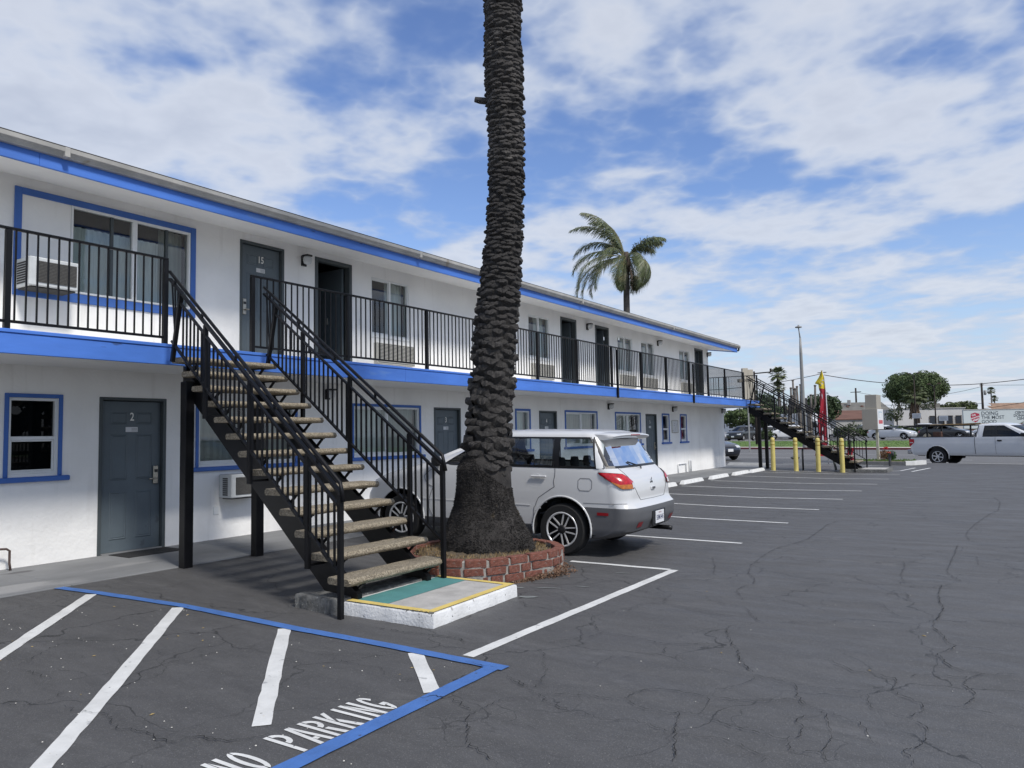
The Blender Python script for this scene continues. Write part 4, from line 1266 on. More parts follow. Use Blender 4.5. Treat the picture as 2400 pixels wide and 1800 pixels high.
def slab_mesh(x0, x1, y0, y1, z0, z1, seed, jit=.006, n=16, sx=0.0):
    rr_ = random.Random(seed)
    mb = MB()
    out = []
    for i in range(n): out.append((lerp(x0, x1, i / n), y0))
    for i in range(n): out.append((x1 + sx * i / n, lerp(y0, y1, i / n)))
    for i in range(n): out.append((lerp(x1 + sx, x0 + sx, i / n), y1))
    for i in range(n): out.append((x0 + sx * (1 - i / n), lerp(y1, y0, i / n)))
    out = [(a + rr_.uniform(-jit, jit), b + rr_.uniform(-jit, jit)) for a, b in out]
    cx, cy = (x0 + x1) / 2, (y0 + y1) / 2
    def ring(z, inset):
        q = []
        for a, b in out:
            v = Vector((a - cx, b - cy)); L = v.length
            v = v * ((L - inset) / L)
            q.append((cx + v.x, cy + v.y, z + rr_.uniform(-.0015, .0015)))
        return q
    mb.loft([ring(z0, -.004), ring(z1 - .016, 0), ring(z1 - .004, .008), ring(z1, .022)], cap=True)
    return mb
b_ = slab_mesh(-5.04, -4.03, 4.90, 6.27, -.09, zt, 4, sx=-.07).build('slab', 'slab_white', r, angle=50)
slab_mesh(-5.62, -5.05, 4.84, 6.2, -.09, zt + .022, 5, jit=.012).build('rear_slab', 'slab_grey', r, angle=50)
def patch(pts, z, nm, mt, par):
    return MB().poly([(x, y, z) for x, y in pts]).build(nm, mt, par)
patch([(-4.96, 4.99), (-4.12, 4.99), (-4.18, 6.19), (-5.0, 6.19)], zt + .003, 'plain_top', 'slab_concrete', b_)
patch([(-4.98, 4.985), (-4.61, 4.985), (-4.655, 6.20), (-5.02, 6.20)], zt + .006, 'green_band', 'paint_green', b_)
patch([(-5.02, 4.905), (-4.05, 4.91), (-4.13, 4.99), (-5.02, 4.985)], zt + .009, 'yellow_edge', 'paint_yellow', b_)
patch([(-4.05, 4.91), (-4.115, 6.255), (-4.19, 6.18), (-4.13, 4.99)], zt + .0085, 'yellow_edge', 'paint_yellow', b_)
patch([(-4.115, 6.255), (-5.05, 6.25), (-5.05, 6.185), (-4.19, 6.18)], zt + .008, 'yellow_edge', 'paint_yellow', b_)
# chipped corner
rr_ = random.Random(9)
mb = MB()
for _ in range(26):
    x, y = -4.05 - rr_.random() ** 2 * .33, 4.905 + rr_.random() * .012
    s = rr_.uniform(.006, .016)
    mb.add([(x - s * 1.6, y - .004, zt - .012), (x + s, y - .006, zt - .028 + rr_.uniform(-.01, .01)), (x + s * 1.2, y + s, zt + .0105), (x - s, y + s, zt + .0107)], [(0, 1, 2, 3)])
mb.build('chipped_edge', 'slab_grey', b_)
# far stair landing
r = root('far_landing', (-4.6, 31.5, -.07), 'pale concrete landing slab at the foot of the far stair', 'landing')
slab_mesh(-5.3, -3.72, 29.45, 31.0, -.1, .04, 6).build('slab', 'slab_grey', r, angle=50)
patch([(-4.6, 29.55), (-3.8, 29.55), (-3.8, 30.9), (-4.6, 30.9)], .045, 'plain_top', 'slab_concrete', r)

# white wheel stops
material('stop_white', (0.70, 0.70, 0.68), 0.8, var=.1, vscale=5, spots=[((.2, .2, .2), 12, .68)])
SM = MB().prism([(-.07, 0), (.07, 0), (.045, .105), (-.045, .105)], 'y', -.90, .90)
SM.v = [(x, y * (1 - .10 * (z > .05)), z) for x, y, z in SM.v]
SMm = SM.mesh('wheel_stop', 'stop_white')
stops = [(-7.93, 19.45), (-7.97, 21.75), (-7.95, 24.15), (-7.92, 26.4), (-7.86, 28.2)]
labs = ['white concrete wheel stop just right of the SUV\'s rear', 'white wheel stop second out from the SUV', 'white wheel stop in the middle of the row before the motel', 'white wheel stop next to last in the row towards the far stair', 'white wheel stop nearest the yellow bollards']
for (x, y), lb in zip(stops, labs):
    o = link('wheel_stop', SMm, None, loc=(x, y, gz(x) - .004), rot=(0, 0, .02))
    tag(o, lb, 'wheel stop', 'wheel stops')
o = link('wheel_stop', SMm, None, loc=(-9.6, 33.0, .0), rot=(0, 0, radians(82)))
tag(o, 'white wheel stop beyond the far corner of the motel', 'wheel stop', 'wheel stops')
# ================================================================== the near palm in its brick ring
AX = [(0.10, -5.214, 7.373, .525), (.195, -5.214, 7.373, .515), (.318, -5.21, 7.376, .50), (.49, -5.222, 7.369, .425), (.66, -5.235, 7.36, .355), (.843, -5.245, 7.354, .328), (1.115, -5.245, 7.353, .318), (1.22, -5.22, 7.37, .290), (1.387, -5.194, 7.387, .262),
      (1.715, -5.167, 7.405, .250), (2.266, -5.127, 7.431, .250), (2.822, -5.094, 7.452, .252), (3.382, -5.035, 7.491, .252), (4.231, -4.981, 7.526, .224), (5.09, -4.962, 7.539, .222),
      (5.96, -4.977, 7.529, .245), (6.3, -4.976, 7.53, .225), (6.84, -4.974, 7.531, .236), (8.0, -4.99, 7.52, .235), (9.6, -5.02, 7.5, .22)]
def axis(z):
    for a, b in zip(AX, AX[1:]):
        if a[0] <= z <= b[0]:
            t = (z - a[0]) / (b[0] - a[0])
            return tuple(lerp(a[i], b[i], t) for i in (1, 2, 3))
    e_ = AX[0] if z < AX[0][0] else AX[-1]
    return e_[1:]
material('palm_bark', (0.052, 0.048, 0.045), 0.95, var=.55, vscale=6, bump=1.0, bscale=34, spots=[((.105, .098, .089), 9, .62), ((.02, .018, .017), 18, .60)])
material('palm_bark_dark', (0.034, 0.030, 0.026), 0.98, var=.3, vscale=12, bump=.8, bscale=40)
material('palm_root', (0.032, 0.029, 0.027), 0.98, var=.55, vscale=7, bump=1.0, bscale=60, spots=[((.085, .068, .045), 5, .67)])
material('brick_red', (0.190, 0.070, 0.048), 0.9, var=.40, vscale=7, bump=.6, bscale=60, spots=[((.27, .22, .19), 11, .63), ((.085, .036, .028), 8, .63)])
material('mortar', (0.28, 0.265, 0.24), 0.95, var=.25, vscale=14, bump=.9, bscale=50)
material('planter_soil', (0.105, 0.082, 0.055), 0.98, var=.4, vscale=10, bump=1.0, bscale=35)
material('dry_grass', (0.24, 0.17, 0.085), 0.95, var=.4, vscale=20)

palm = root('palm_tree', (-5.21, 7.37, .1), 'tall palm with a thick scaly dark trunk rising from the brick ring', 'palm tree')
def core_r(a, z, r_):
    w = r_ * (1 + .025 * sin(a * 3 + z * 4) + .02 * sin(a * 7 - z * 9))
    if z < 1.25:
        w += (.025 * sin(a * 2 + 1.1) + .022 * sin(a * 5 + z * 5)) * (1.25 - z)
    return w
rings = []
rt = random.Random(21)
NZ = 150
for i in range(NZ + 1):
    z = lerp(.08, 9.6, i / NZ)
    cx, cy, rad = axis(z)
    rr_ = rad - (.045 if z > 1.25 else .01)
    ring = []
    for k in range(28):
        a = 2 * pi * k / 28
        w = core_r(a, z, rr_) * (1 + rt.uniform(-.012, .012))
        ring.append((cx + w * cos(a), cy + w * sin(a), z))
    rings.append(ring)
trunk = MB().loft(rings).build('trunk', 'palm_root', palm, smooth=True)

def boot_mesh(seed, nu=9, thin=False):
    """one old leaf base: local x sideways (-1..1), y outwards, z up (0..1). A lens-shaped cut face above a tapering underside"""
    r = random.Random(seed)
    jl = [r.uniform(-.07, .07) for _ in range(nu + 1)]
    ju = [r.uniform(-.10, .10) for _ in range(nu + 1)]
    jy = [r.uniform(-.13, .13) for _ in range(nu + 1)]
    sk = r.uniform(-.12, .12)
    vs, fs = [], []
    for j in range(6):
        for i in range(nu + 1):
            u = -1 + 2 * i / nu
            e_ = max(0.0, 1 - u * u)
            prof = e_ ** .5
            lo = .42 + .40 * abs(u) ** 1.8 + jl[i] * e_ + sk * u
            hi = .96 - .10 * abs(u) ** 2 + ju[i] * e_ + sk * u - .06 * e_
            hi = max(hi, lo + .02)
            y, z = ((-.30, lo - .55), (.45 * prof - .05, lo - .22), ((1 + jy[i]) * prof, lo), ((.93 + jy[(i * 3) % (nu + 1)]) * prof, (lo + hi) / 2), ((.80 + jy[i] * 1.2) * prof, hi), (-.35, hi + .03))[j]
            vs.append((u, y, z))
    n = nu + 1
    for j in range(5):
        for i in range(nu):
            fs.append((j * n + i, j * n + i + 1, (j + 1) * n + i + 1, (j + 1) * n + i))
    return vs, fs
boots = []
z = .98
ga = 0.0
while z < 8.2:
    cx, cy, rad = axis(z)
    t = min(1, max(0, (z - 2.0) / 1.6))
    dz = lerp(.112, .056, t); wid = lerp(.205, .150, t)
    a = ga + rt.uniform(-.12, .12)
    zz = z + rt.uniform(-.3, .3) * dz
    if zz >= 1.06 + .24 * cos(a - 3.6):          # the fibrous root mass climbs higher on the side of the stair
        big = rt.uniform(.72, 1.3)
        boots.append((zz, a, wid * big, dz * rt.uniform(.95, 1.5), lerp(.074, .046, t) * rt.uniform(.6, 1.4), t))
    ga += 2.39996
    z += dz * .93 * (wid * .84) / (2 * pi * rad)
fwd = atan2(-F.y, -F.x)
def facing(a): return cos(a - atan2(0 - 7.4, 0 + 5.15))
order = sorted(range(len(boots)), key=lambda i: (-(facing(boots[i][1]) > -.15 and boots[i][0] < 7.0), boots[i][0]))
BM = [boot_mesh(s) for s in range(6)]
BT = [boot_mesh(50 + s, nu=8) for s in range(6)]
def boot_data(q):
    me = MB().add(*q).mesh('leaf_base', 'palm_bark', True)
    me.set_sharp_from_angle(angle=radians(32))
    return me
BMm = [boot_data(q) for q in BM]
BTm = [boot_data(q) for q in BT]
rest = MB()
for rank, i in enumerate(order):
    zz, a, w, h, p, t = boots[i]
    cx, cy, rad = axis(zz)
    ro = rad - .048
    out = Vector((cos(a), sin(a), 0)); side = Vector((-sin(a), cos(a), 0)) * -1
    tilt = rt.uniform(-.22, .22)
    o_ = (cx + out.x * ro, cy + out.y * ro, zz)
    M = frame_matrix(o_, side * (w / 2), out * p + Vector((0, 0, p * .12)), Vector((0, 0, h)) + side * (h * tilt) + out * (.10 * h))
    thin = t > .75 or (t > .3 and rt.random() < t)
    if rank < 300:
        ob = link('leaf_base', (BTm if thin else BMm)[rank % 6], palm)
        ob.matrix_basis = M
    else:
        vs, fs = (BT if thin else BM)[rank % 6]
        # wrap the piece round the trunk
        rest.add([M @ Vector(v) for v in vs], fs)
tag(rest.build('leaf_base_mass', 'palm_bark', palm, angle=32), kind='stuff')
# stub of a cut frond
MB().tube([(-5.13, 7.45, 5.57), (-5.24, 7.38, 5.585), (-5.29, 7.35, 5.60)], [.045, .042, .034], 8).build('frond_stub', 'palm_bark', palm, smooth=True)
# fibrous root mass at the foot
mb = MB()
for _ in range(20000):
    a = rt.uniform(0, 2 * pi)
    top = 1.14 + .27 * cos(a - 3.6)
    zz = .10 + (rt.random() ** .8) * (top - .10)
    cx, cy, rad = axis(zz)
    w = core_r(a, zz, rad - (.01 if zz <= 1.25 else .045)) + .008
    base = Vector((cx + w * cos(a), cy + w * sin(a), zz))
    d = Vector((cos(a) + rt.uniform(-.9, .9), sin(a) + rt.uniform(-.9, .9), rt.uniform(-.9, .6))).normalized()
    L = rt.uniform(.010, .026)
    s = d.cross(Vector((rt.uniform(-1, 1), rt.uniform(-1, 1), rt.uniform(-1, 1)))).normalized() * rt.uniform(.005, .010)
    t2 = d.cross(s).normalized() * s.length
    base -= Vector((cos(a), sin(a), 0)) * .012
    mb.add([base + s, base - s * .5 + t2 * .87, base - s * .5 - t2 * .87, base + d * L], [(0, 1, 3), (1, 2, 3), (2, 0, 3)])
tag(mb.build('root_fibres', 'palm_root', palm), kind='stuff')

# ------------------------------------------------------------------ feather fronds, used for the crowns
def frond(base, az, el, L, droop, seed, leaf_len=.55, n=46, vdroop=.5, twist=0.0, wid=.020, wind=None):
    """pinnate frond: returns (rachis MB, leaflet MB)"""
    r = random.Random(seed)
    base = Vector(base)
    h = Vector((cos(az), sin(az), 0))
    sd = Vector((-sin(az), cos(az), 0))
    pts, tan = [], []
    p = base.copy(); e_ = el
    K = 22
    for i in range(K + 1):
        pts.append(p.copy())
        d = h * cos(e_) + Vector((0, 0, 1)) * sin(e_)
        tan.append(d)
        p = p + d * (L / K)
        e_ -= droop / K * (1 + 1.2 * i / K)
    rac = MB().tube(pts, [lerp(.028, .006, i / K) * L / 3 for i in range(K + 1)], 5)
    lf = MB()
    for i in range(n):
        t = .14 + .86 * i / (n - 1)
        f_ = t * K; j = min(K - 1, int(f_)); q = f_ - j
        o = pts[j].lerp(pts[j + 1], q); d = tan[j].lerp(tan[min(j + 1, K)], q).normalized()
        up = sd.cross(d).normalized()
        ll = leaf_len * (sin(min(1, t * 1.35 + .12) * pi / 2) if t < .55 else 1 - .72 * ((t - .55) / .45) ** 1.4)
        for s in (-1, 1):
            k = ll * r.uniform(.8, 1.1)
            dirv = (sd * s * (.85 - .35 * t) + d * (.55 + .4 * t) + up * r.uniform(-.25, .45) - Vector((0, 0, vdroop * .35)) + (wind * r.uniform(.4, 1.2) if wind is not None else Vector())).normalized()
            mid = o + dirv * k * .5
            end = o + (dirv + Vector((0, 0, -vdroop * r.uniform(.5, 1.3)))).normalized() * k * .5 + dirv * k * .45
            w = (d * wid * r.uniform(.7, 1.2))
            lf.add([o - w * .6, o + w * .6, mid + w, mid - w, end], [(0, 1, 2, 3), (3, 2, 4)])
    return rac, lf
material('frond_green', (0.090, 0.112, 0.045), 0.5, var=.4, vscale=3, spots=[((.20, .19, .09), 2.2, .60)])
material('frond_rib', (0.14, 0.13, 0.055), 0.6)
rk = random.Random(33)
top = axis(9.6)
for i in range(26):
    az = i * 2.399 + rk.uniform(-.2, .2)
    rac, lf = frond((top[0] + .15 * cos(az), top[1] + .15 * sin(az), 9.6), az, lerp(1.25, -.1, i / 26), rk.uniform(2.6, 3.3), rk.uniform(.9, 1.5), 400 + i, n=30, leaf_len=.5, wid=.03)
    f_ = rac.build('frond', 'frond_rib', palm)
    tag(lf.build('leaflets', 'frond_green', f_), kind='stuff')

# ------------------------------------------------------------------ brick ring
PC = (-5.22, 7.24)
def ring_r(a):
    pts = [(-180, .90), (-140, .90), (-110, .95), (-85, .965), (-60, .93), (-35, .84), (-12, .80), (10, .90), (30, .965), (60, .95), (90, .93), (130, .90), (180, .90)]
    d = math.degrees(a)
    d = (d + 180) % 360 - 180
    for (a0, r0), (a1, r1) in zip(pts, pts[1:]):
        if a0 <= d <= a1:
            t = (d - a0) / (a1 - a0); t = t * t * (3 - 2 * t)
            return lerp(r0, r1, t)
    return .9
planter = root('brick_planter', (PC[0], PC[1], -.07), 'round red brick planter ring with sloppy pale mortar round the palm foot', 'planter')
mb = MB()
N3 = 72
prof = [(-.013, -.10), (-.013, .178), (-.026, .186), (-.105, .186), (-.11, .05)]
rings = []
for k in range(N3):
    a = 2 * pi * k / N3; R_ = ring_r(a)
    rings.append([(PC[0] + (R_ + dr) * cos(a), PC[1] + (R_ + dr) * sin(a), z_ + random.uniform(-.004, .004)) for dr, z_ in prof])
vs = [p for q in rings for p in q]
fs = [(i * 5 + j, ((i + 1) % N3) * 5 + j, ((i + 1) % N3) * 5 + j + 1, i * 5 + j + 1) for i in range(N3) for j in range(4)]
MB().add(vs, fs).build('mortar_bed', 'mortar', planter)
def brick_mesh(seed):
    m_ = MB().cbox(-.5, .5, -.5, .5, -.5, .5, .06)
    r = random.Random(seed)
    m_.v = [(x + r.uniform(-.02, .02), y + r.uniform(-.03, .03), z + r.uniform(-.03, .03)) for x, y, z in m_.v]
    return m_.mesh('brick', 'brick_red')
BRM = [brick_mesh(s) for s in range(8)]
rb = random.Random(15)
for c in range(3):
    zc_ = -.07 + .047 + c * .0905
    a = c * .16
    a_end = a + 2 * pi
    while a < a_end - .10:
        L = rb.choice((.245, .25, .26, .155, .24, .225))
        R_ = ring_r(a)
        da = L / R_
        if a + da > a_end - .03: da = a_end - a - .02; L = da * R_
        am = a + da / 2; R_ = ring_r(am)
        p0 = Vector((PC[0] + ring_r(a) * cos(a), PC[1] + ring_r(a) * sin(a)))
        p1 = Vector((PC[0] + ring_r(a + da) * cos(a + da), PC[1] + ring_r(a + da) * sin(a + da)))
        d = (p1 - p0)
        ang = atan2(d.y, d.x)
        mid = (p0 + p1) / 2
        nrm = Vector((sin(ang), -cos(ang)))
        mid = mid - nrm * .052 + nrm * rb.uniform(-.003, .007)
        link('brick', BRM[rb.randrange(8)], planter, loc=(mid.x, mid.y, zc_ + rb.uniform(-.003, .003) + .004), rot=(rb.uniform(-.02, .02), rb.uniform(-.012, .012), ang), scale=(d.length - .014, .11, .077))
        a += da + .018 / R_
# soil and dry litter inside
rings = []
for r_ in (.0, .3, .55, .8):
    rings.append([(PC[0] + ring_r(2 * pi * k / 40) * min(.98, r_ + .1) * cos(2 * pi * k / 40), PC[1] + ring_r(2 * pi * k / 40) * min(.98, r_ + .1) * sin(2 * pi * k / 40), .155 + .05 * (.8 - r_) + rb.uniform(-.012, .012)) for k in range(40)])
MB().loft(rings, cap=True).build('soil', 'planter_soil', planter, smooth=True)
mb = MB()
for _ in range(1500):
    a = rb.uniform(0, 2 * pi); q = rb.uniform(.5, .84); R_ = ring_r(a) * q
    x, y, z_ = PC[0] + R_ * cos(a), PC[1] + R_ * sin(a), .168
    h = rb.uniform(.012, .05); dx, dy = rb.uniform(-.035, .035), rb.uniform(-.035, .035); s = .0035
    mb.add([(x - s, y, z_), (x + s, y + s, z_), (x + dx, y + dy, z_ + h)], [(0, 1, 2)])
tag(mb.build('dry_litter', 'dry_grass', planter), kind='stuff')
# crumbling root lump at the foot of the ring
mb = MB()
for _ in range(900):
    t = rb.random() ** .8
    a = lerp(-.62, .42, t) + rb.uniform(-.1, .1)
    hgt = .02 + .16 * t * t
    R_ = ring_r(a) + .012 + abs(rb.gauss(0, .05)) * (.3 + t)
    fall = max(0, 1 - (R_ - ring_r(a)) / .17)
    z_ = -.07 + hgt * fall * rb.random()
    x, y = PC[0] + R_ * cos(a), PC[1] + R_ * sin(a)
    s = rb.uniform(.006, .02)
    d = [Vector((rb.uniform(-1, 1), rb.uniform(-1, 1), rb.uniform(-1, 1))) * s for _ in range(4)]
    c_ = Vector((x, y, z_))
    mb.add([c_ + q for q in d], [(0, 1, 2), (0, 2, 3), (0, 3, 1), (1, 3, 2)])
tag(mb.build('root_rubble', 'root_brown'if 'root_brown' in MATS else material('root_brown', (.16, .095, .06), .95, var=.5, vscale=16), planter), kind='stuff')
# spilled mortar flecks on the asphalt
material('mortar_fleck', (0.17, 0.18, 0.175), 0.9, var=.3, vscale=18)
for k, (x, y, a_, b_2) in enumerate(((-4.32, 6.62, .10, .03), (-3.98, 6.30, .12, .045), (-4.05, 6.75, .16, .02), (-3.75, 6.98, .09, .02), (-3.72, 7.85, .10, .02), (-4.2, 6.95, .2, .012))):
    m_ = MB().poly([(x + a_ * cos(t) * rb.uniform(.6, 1.1), y + b_2 * sin(t) * rb.uniform(.6, 1.1) + .25 * a_ * cos(t), gz(x) + .0046) for t in [2 * pi * i / 14 for i in range(14)]])
    m_.build('mortar_fleck', 'mortar_fleck', lot)
# ================================================================== vehicles
def car_paint(name, col, rough=.28, flake=.0):
    return material(name, col, rough, spec=.5, coat=.6, var=.02, vscale=2)
car_paint('paint_suv_white', (0.60, 0.605, 0.605))
car_paint('paint_white', (0.62, 0.63, 0.64))
car_paint('paint_black', (0.012, 0.014, 0.017))
car_paint('paint_silver', (0.30, 0.31, 0.33), .35)
car_paint('paint_navy', (0.018, 0.022, 0.034))
material('cladding_grey', (0.098, 0.100, 0.106), .6, var=.06, vscale=3)
material('trim_black', (0.008, 0.008, 0.009), .4)
material('rubber_tyre', (0.012, 0.012, 0.0125), .85, bump=.2, bscale=60)
material('well_black', (0.004, 0.004, 0.004), 1.0)
material('rim_silver', (0.66, 0.66, 0.66), .28, metal=.35)
material('rim_dark', (0.006, 0.006, 0.007), .5)
material('seat_cloth', (0.030, 0.031, 0.035), .95)
material('lamp_red', (0.42, 0.006, 0.014), .22, coat=.3, var=.45, vscale=25)
material('lamp_amber', (0.42, 0.13, 0.012), .25, coat=.3, var=.4, vscale=30)
material('lamp_clear', (0.55, 0.56, 0.57), .12, coat=1.0)
material('reflector_red', (0.24, 0.005, 0.01), .35)
material('plate_white', (0.70, 0.71, 0.72), .5)
material('plate_blue', (0.02, 0.03, 0.10), .5)
material('seam_dark', (0.10, 0.10, 0.105), .8)
glass('car_glass', (0.84, 0.88, 0.86))
glass('car_glass_dark', (0.07, 0.08, 0.09), refl=.45)

def smooth_tab(tab, z):
    for a, b in zip(tab, tab[1:]):
        if a[0] <= z <= b[0]:
            t = (z - a[0]) / (b[0] - a[0])
            return [lerp(a[i], b[i], t) for i in range(1, len(a))]
    return list((tab[0] if z < tab[0][0] else tab[-1])[1:])

class CarShell:
    """stacked-slice shell. table rows: (z, x_rear, x_front, half_width)"""
    def __init__(self, tub, roof, rr=(.34, .24), rf=(.55, .34)):
        self.tub, self.roof, self.rr, self.rf = tub, roof, rr, rf
    def row(self, z):
        if z <= self.tub[-1][0]:
            return smooth_tab(self.tub, z)
        if z >= self.roof[0][0]:
            return smooth_tab(self.roof, z)
        a, b = self.tub[-1], self.roof[0]
        t = (z - a[0]) / (b[0] - a[0])
        return [lerp(a[i], b[i], t) for i in (1, 2, 3)]
    def qx(self, z, x):
        xr, xf, W = self.row(z)
        a, b = xr + self.rr[0], xf - self.rf[0]
        return .25 + .5 * (x - a) / (b - a)
    def O(self, z, q, off=0.0):
        xr, xf, W = self.row(z)
        rx, ry = self.rr; fx, fy = self.rf
        ry = min(ry, W * .8); fy = min(fy, W * .8)
        if q < .15:
            t = q / .15
            p = (xr + .018 * t * t, (W - ry) * t)
        elif q < .25:
            t = (q - .15) / .1 * pi / 2
            p = (xr + .018 + (rx - .018) * (1 - cos(t)), W - ry + ry * sin(t))
        elif q <= .75:
            t = (q - .25) / .5
            p = (lerp(xr + rx, xf - fx, t), W - .012 * (2 * t - 1) ** 2 + .012 * 0)
        elif q < .85:
            t = (q - .75) / .1 * pi / 2
            p = (xf - fx + (fx - .05) * sin(t), W - .012 - fy + fy * cos(t))
        else:
            t = (1 - q) / .15
            p = (xf - .05 * t * t, (W - .012 - fy) * t)
        if off:
            e = .004
            a_, b_2 = self.O(z, max(0, q - e)), self.O(z, min(1, q + e))
            d = Vector((b_2[0] - a_[0], b_2[1] - a_[1]))
            if d.length > 1e-6:
                d.normalize(); p = (p[0] - d.y * off, p[1] + d.x * off)
        return p
    def P(self, z, q, side=1, off=0.0):
        p = self.O(z, abs(q), off)
        s = side * (1 if q >= 0 else -1)
        return (p[0], s * p[1], z)

def qs_list(nside=64):
    return [.15 * i / 4 for i in range(4)] + [.15 + .1 * i / 7 for i in range(7)] + [.25 + .5 * i / nside for i in range(nside)] + [.75 + .1 * i / 7 for i in range(7)] + [.85 + .15 * i / 4 for i in range(5)]

def build_shell(sh, zs, arches, parts, parent, nside=64):
    """parts: function(face centre) -> (name, material); wheel arches are cut and their edges snapped to the arch"""
    qs = qs_list(nside)
    groups = {}
    for side in (1, -1):
        grid = []
        for z in zs:
            grid.append([Vector(sh.P(z, q, side)) for q in qs])
        for rowp in grid:
            for p in rowp:
                if abs(p.y) < .5: continue
                for ax_, az_, R_ in arches:
                    d = Vector((p.x - ax_, p.z - az_))
                    if abs(d.length - R_) < .021 and d.length > 1e-3:
                        d = d.normalized() * R_
                        p.x, p.z = ax_ + d.x, az_ + d.y
        for i in range(len(zs) - 1):
            for k in range(len(qs) - 1):
                a, b, c, d = grid[i][k], grid[i][k + 1], grid[i + 1][k + 1], grid[i + 1][k]
                m = (a + b + c + d) / 4
                if abs(m.y) > .5 and any((m.x - ax_) ** 2 + (m.z - az_) ** 2 < R_ ** 2 for ax_, az_, R_ in arches):
                    continue
                key = parts(m)
                if key is None: continue
                g = groups.setdefault(key, (MB(), {}))
                ids = []
                for p in (a, b, c, d):
                    kk = (round(p.x, 4), round(p.y, 4), round(p.z, 4))
                    if kk not in g[1]:
                        g[1][kk] = len(g[0].v); g[0].v.append(tuple(p))
                    ids.append(g[1][kk])
                if side == 1: ids = ids[::-1]
                if len(set(ids)) >= 3:
                    g[0].f.append(tuple(dict.fromkeys(ids)))
    out = {}
    for (nm, mt), (mb_, _) in groups.items():
        out[nm] = mb_.build(nm, mt, parent, angle=38)
    return out

def strip_on(sh, pts, w, nm, mt, parent, side=1, off=.003, sub=8):
    """thin line on the shell through (q, z) points"""
    P = []
    for (q0, z0), (q1, z1) in zip(pts, pts[1:]):
        for i in range(sub):
            P.append(Vector(sh.P(lerp(z0, z1, i / sub), lerp(q0, q1, i / sub), side, off)))
    P.append(Vector(sh.P(pts[-1][1], pts[-1][0], side, off)))
    mb_ = MB()
    return mb_.tube(P, w / 2, 4).build(nm, mt, parent)

def patch_on(sh, cols, nm, mt, parent, side=1, off=.006, nv=5, bulge=0.0):
    """cols: list of (q, z_low, z_high)"""
    vs, fs = [], []
    for i, (q, a, b) in enumerate(cols):
        for j in range(nv + 1):
            t = j / nv
            bb = off + bulge * sin(pi * t) * sin(pi * i / (len(cols) - 1))
            vs.append(sh.P(lerp(a, b, t), q, side, bb))
    n = nv + 1
    for i in range(len(cols) - 1):
        for j in range(nv):
            f_ = (i * n + j, i * n + j + 1, (i + 1) * n + j + 1, (i + 1) * n + j)
            fs.append(f_ if side == 1 else f_[::-1])
    return MB().add(vs, fs).build(nm, mt, parent, smooth=True)

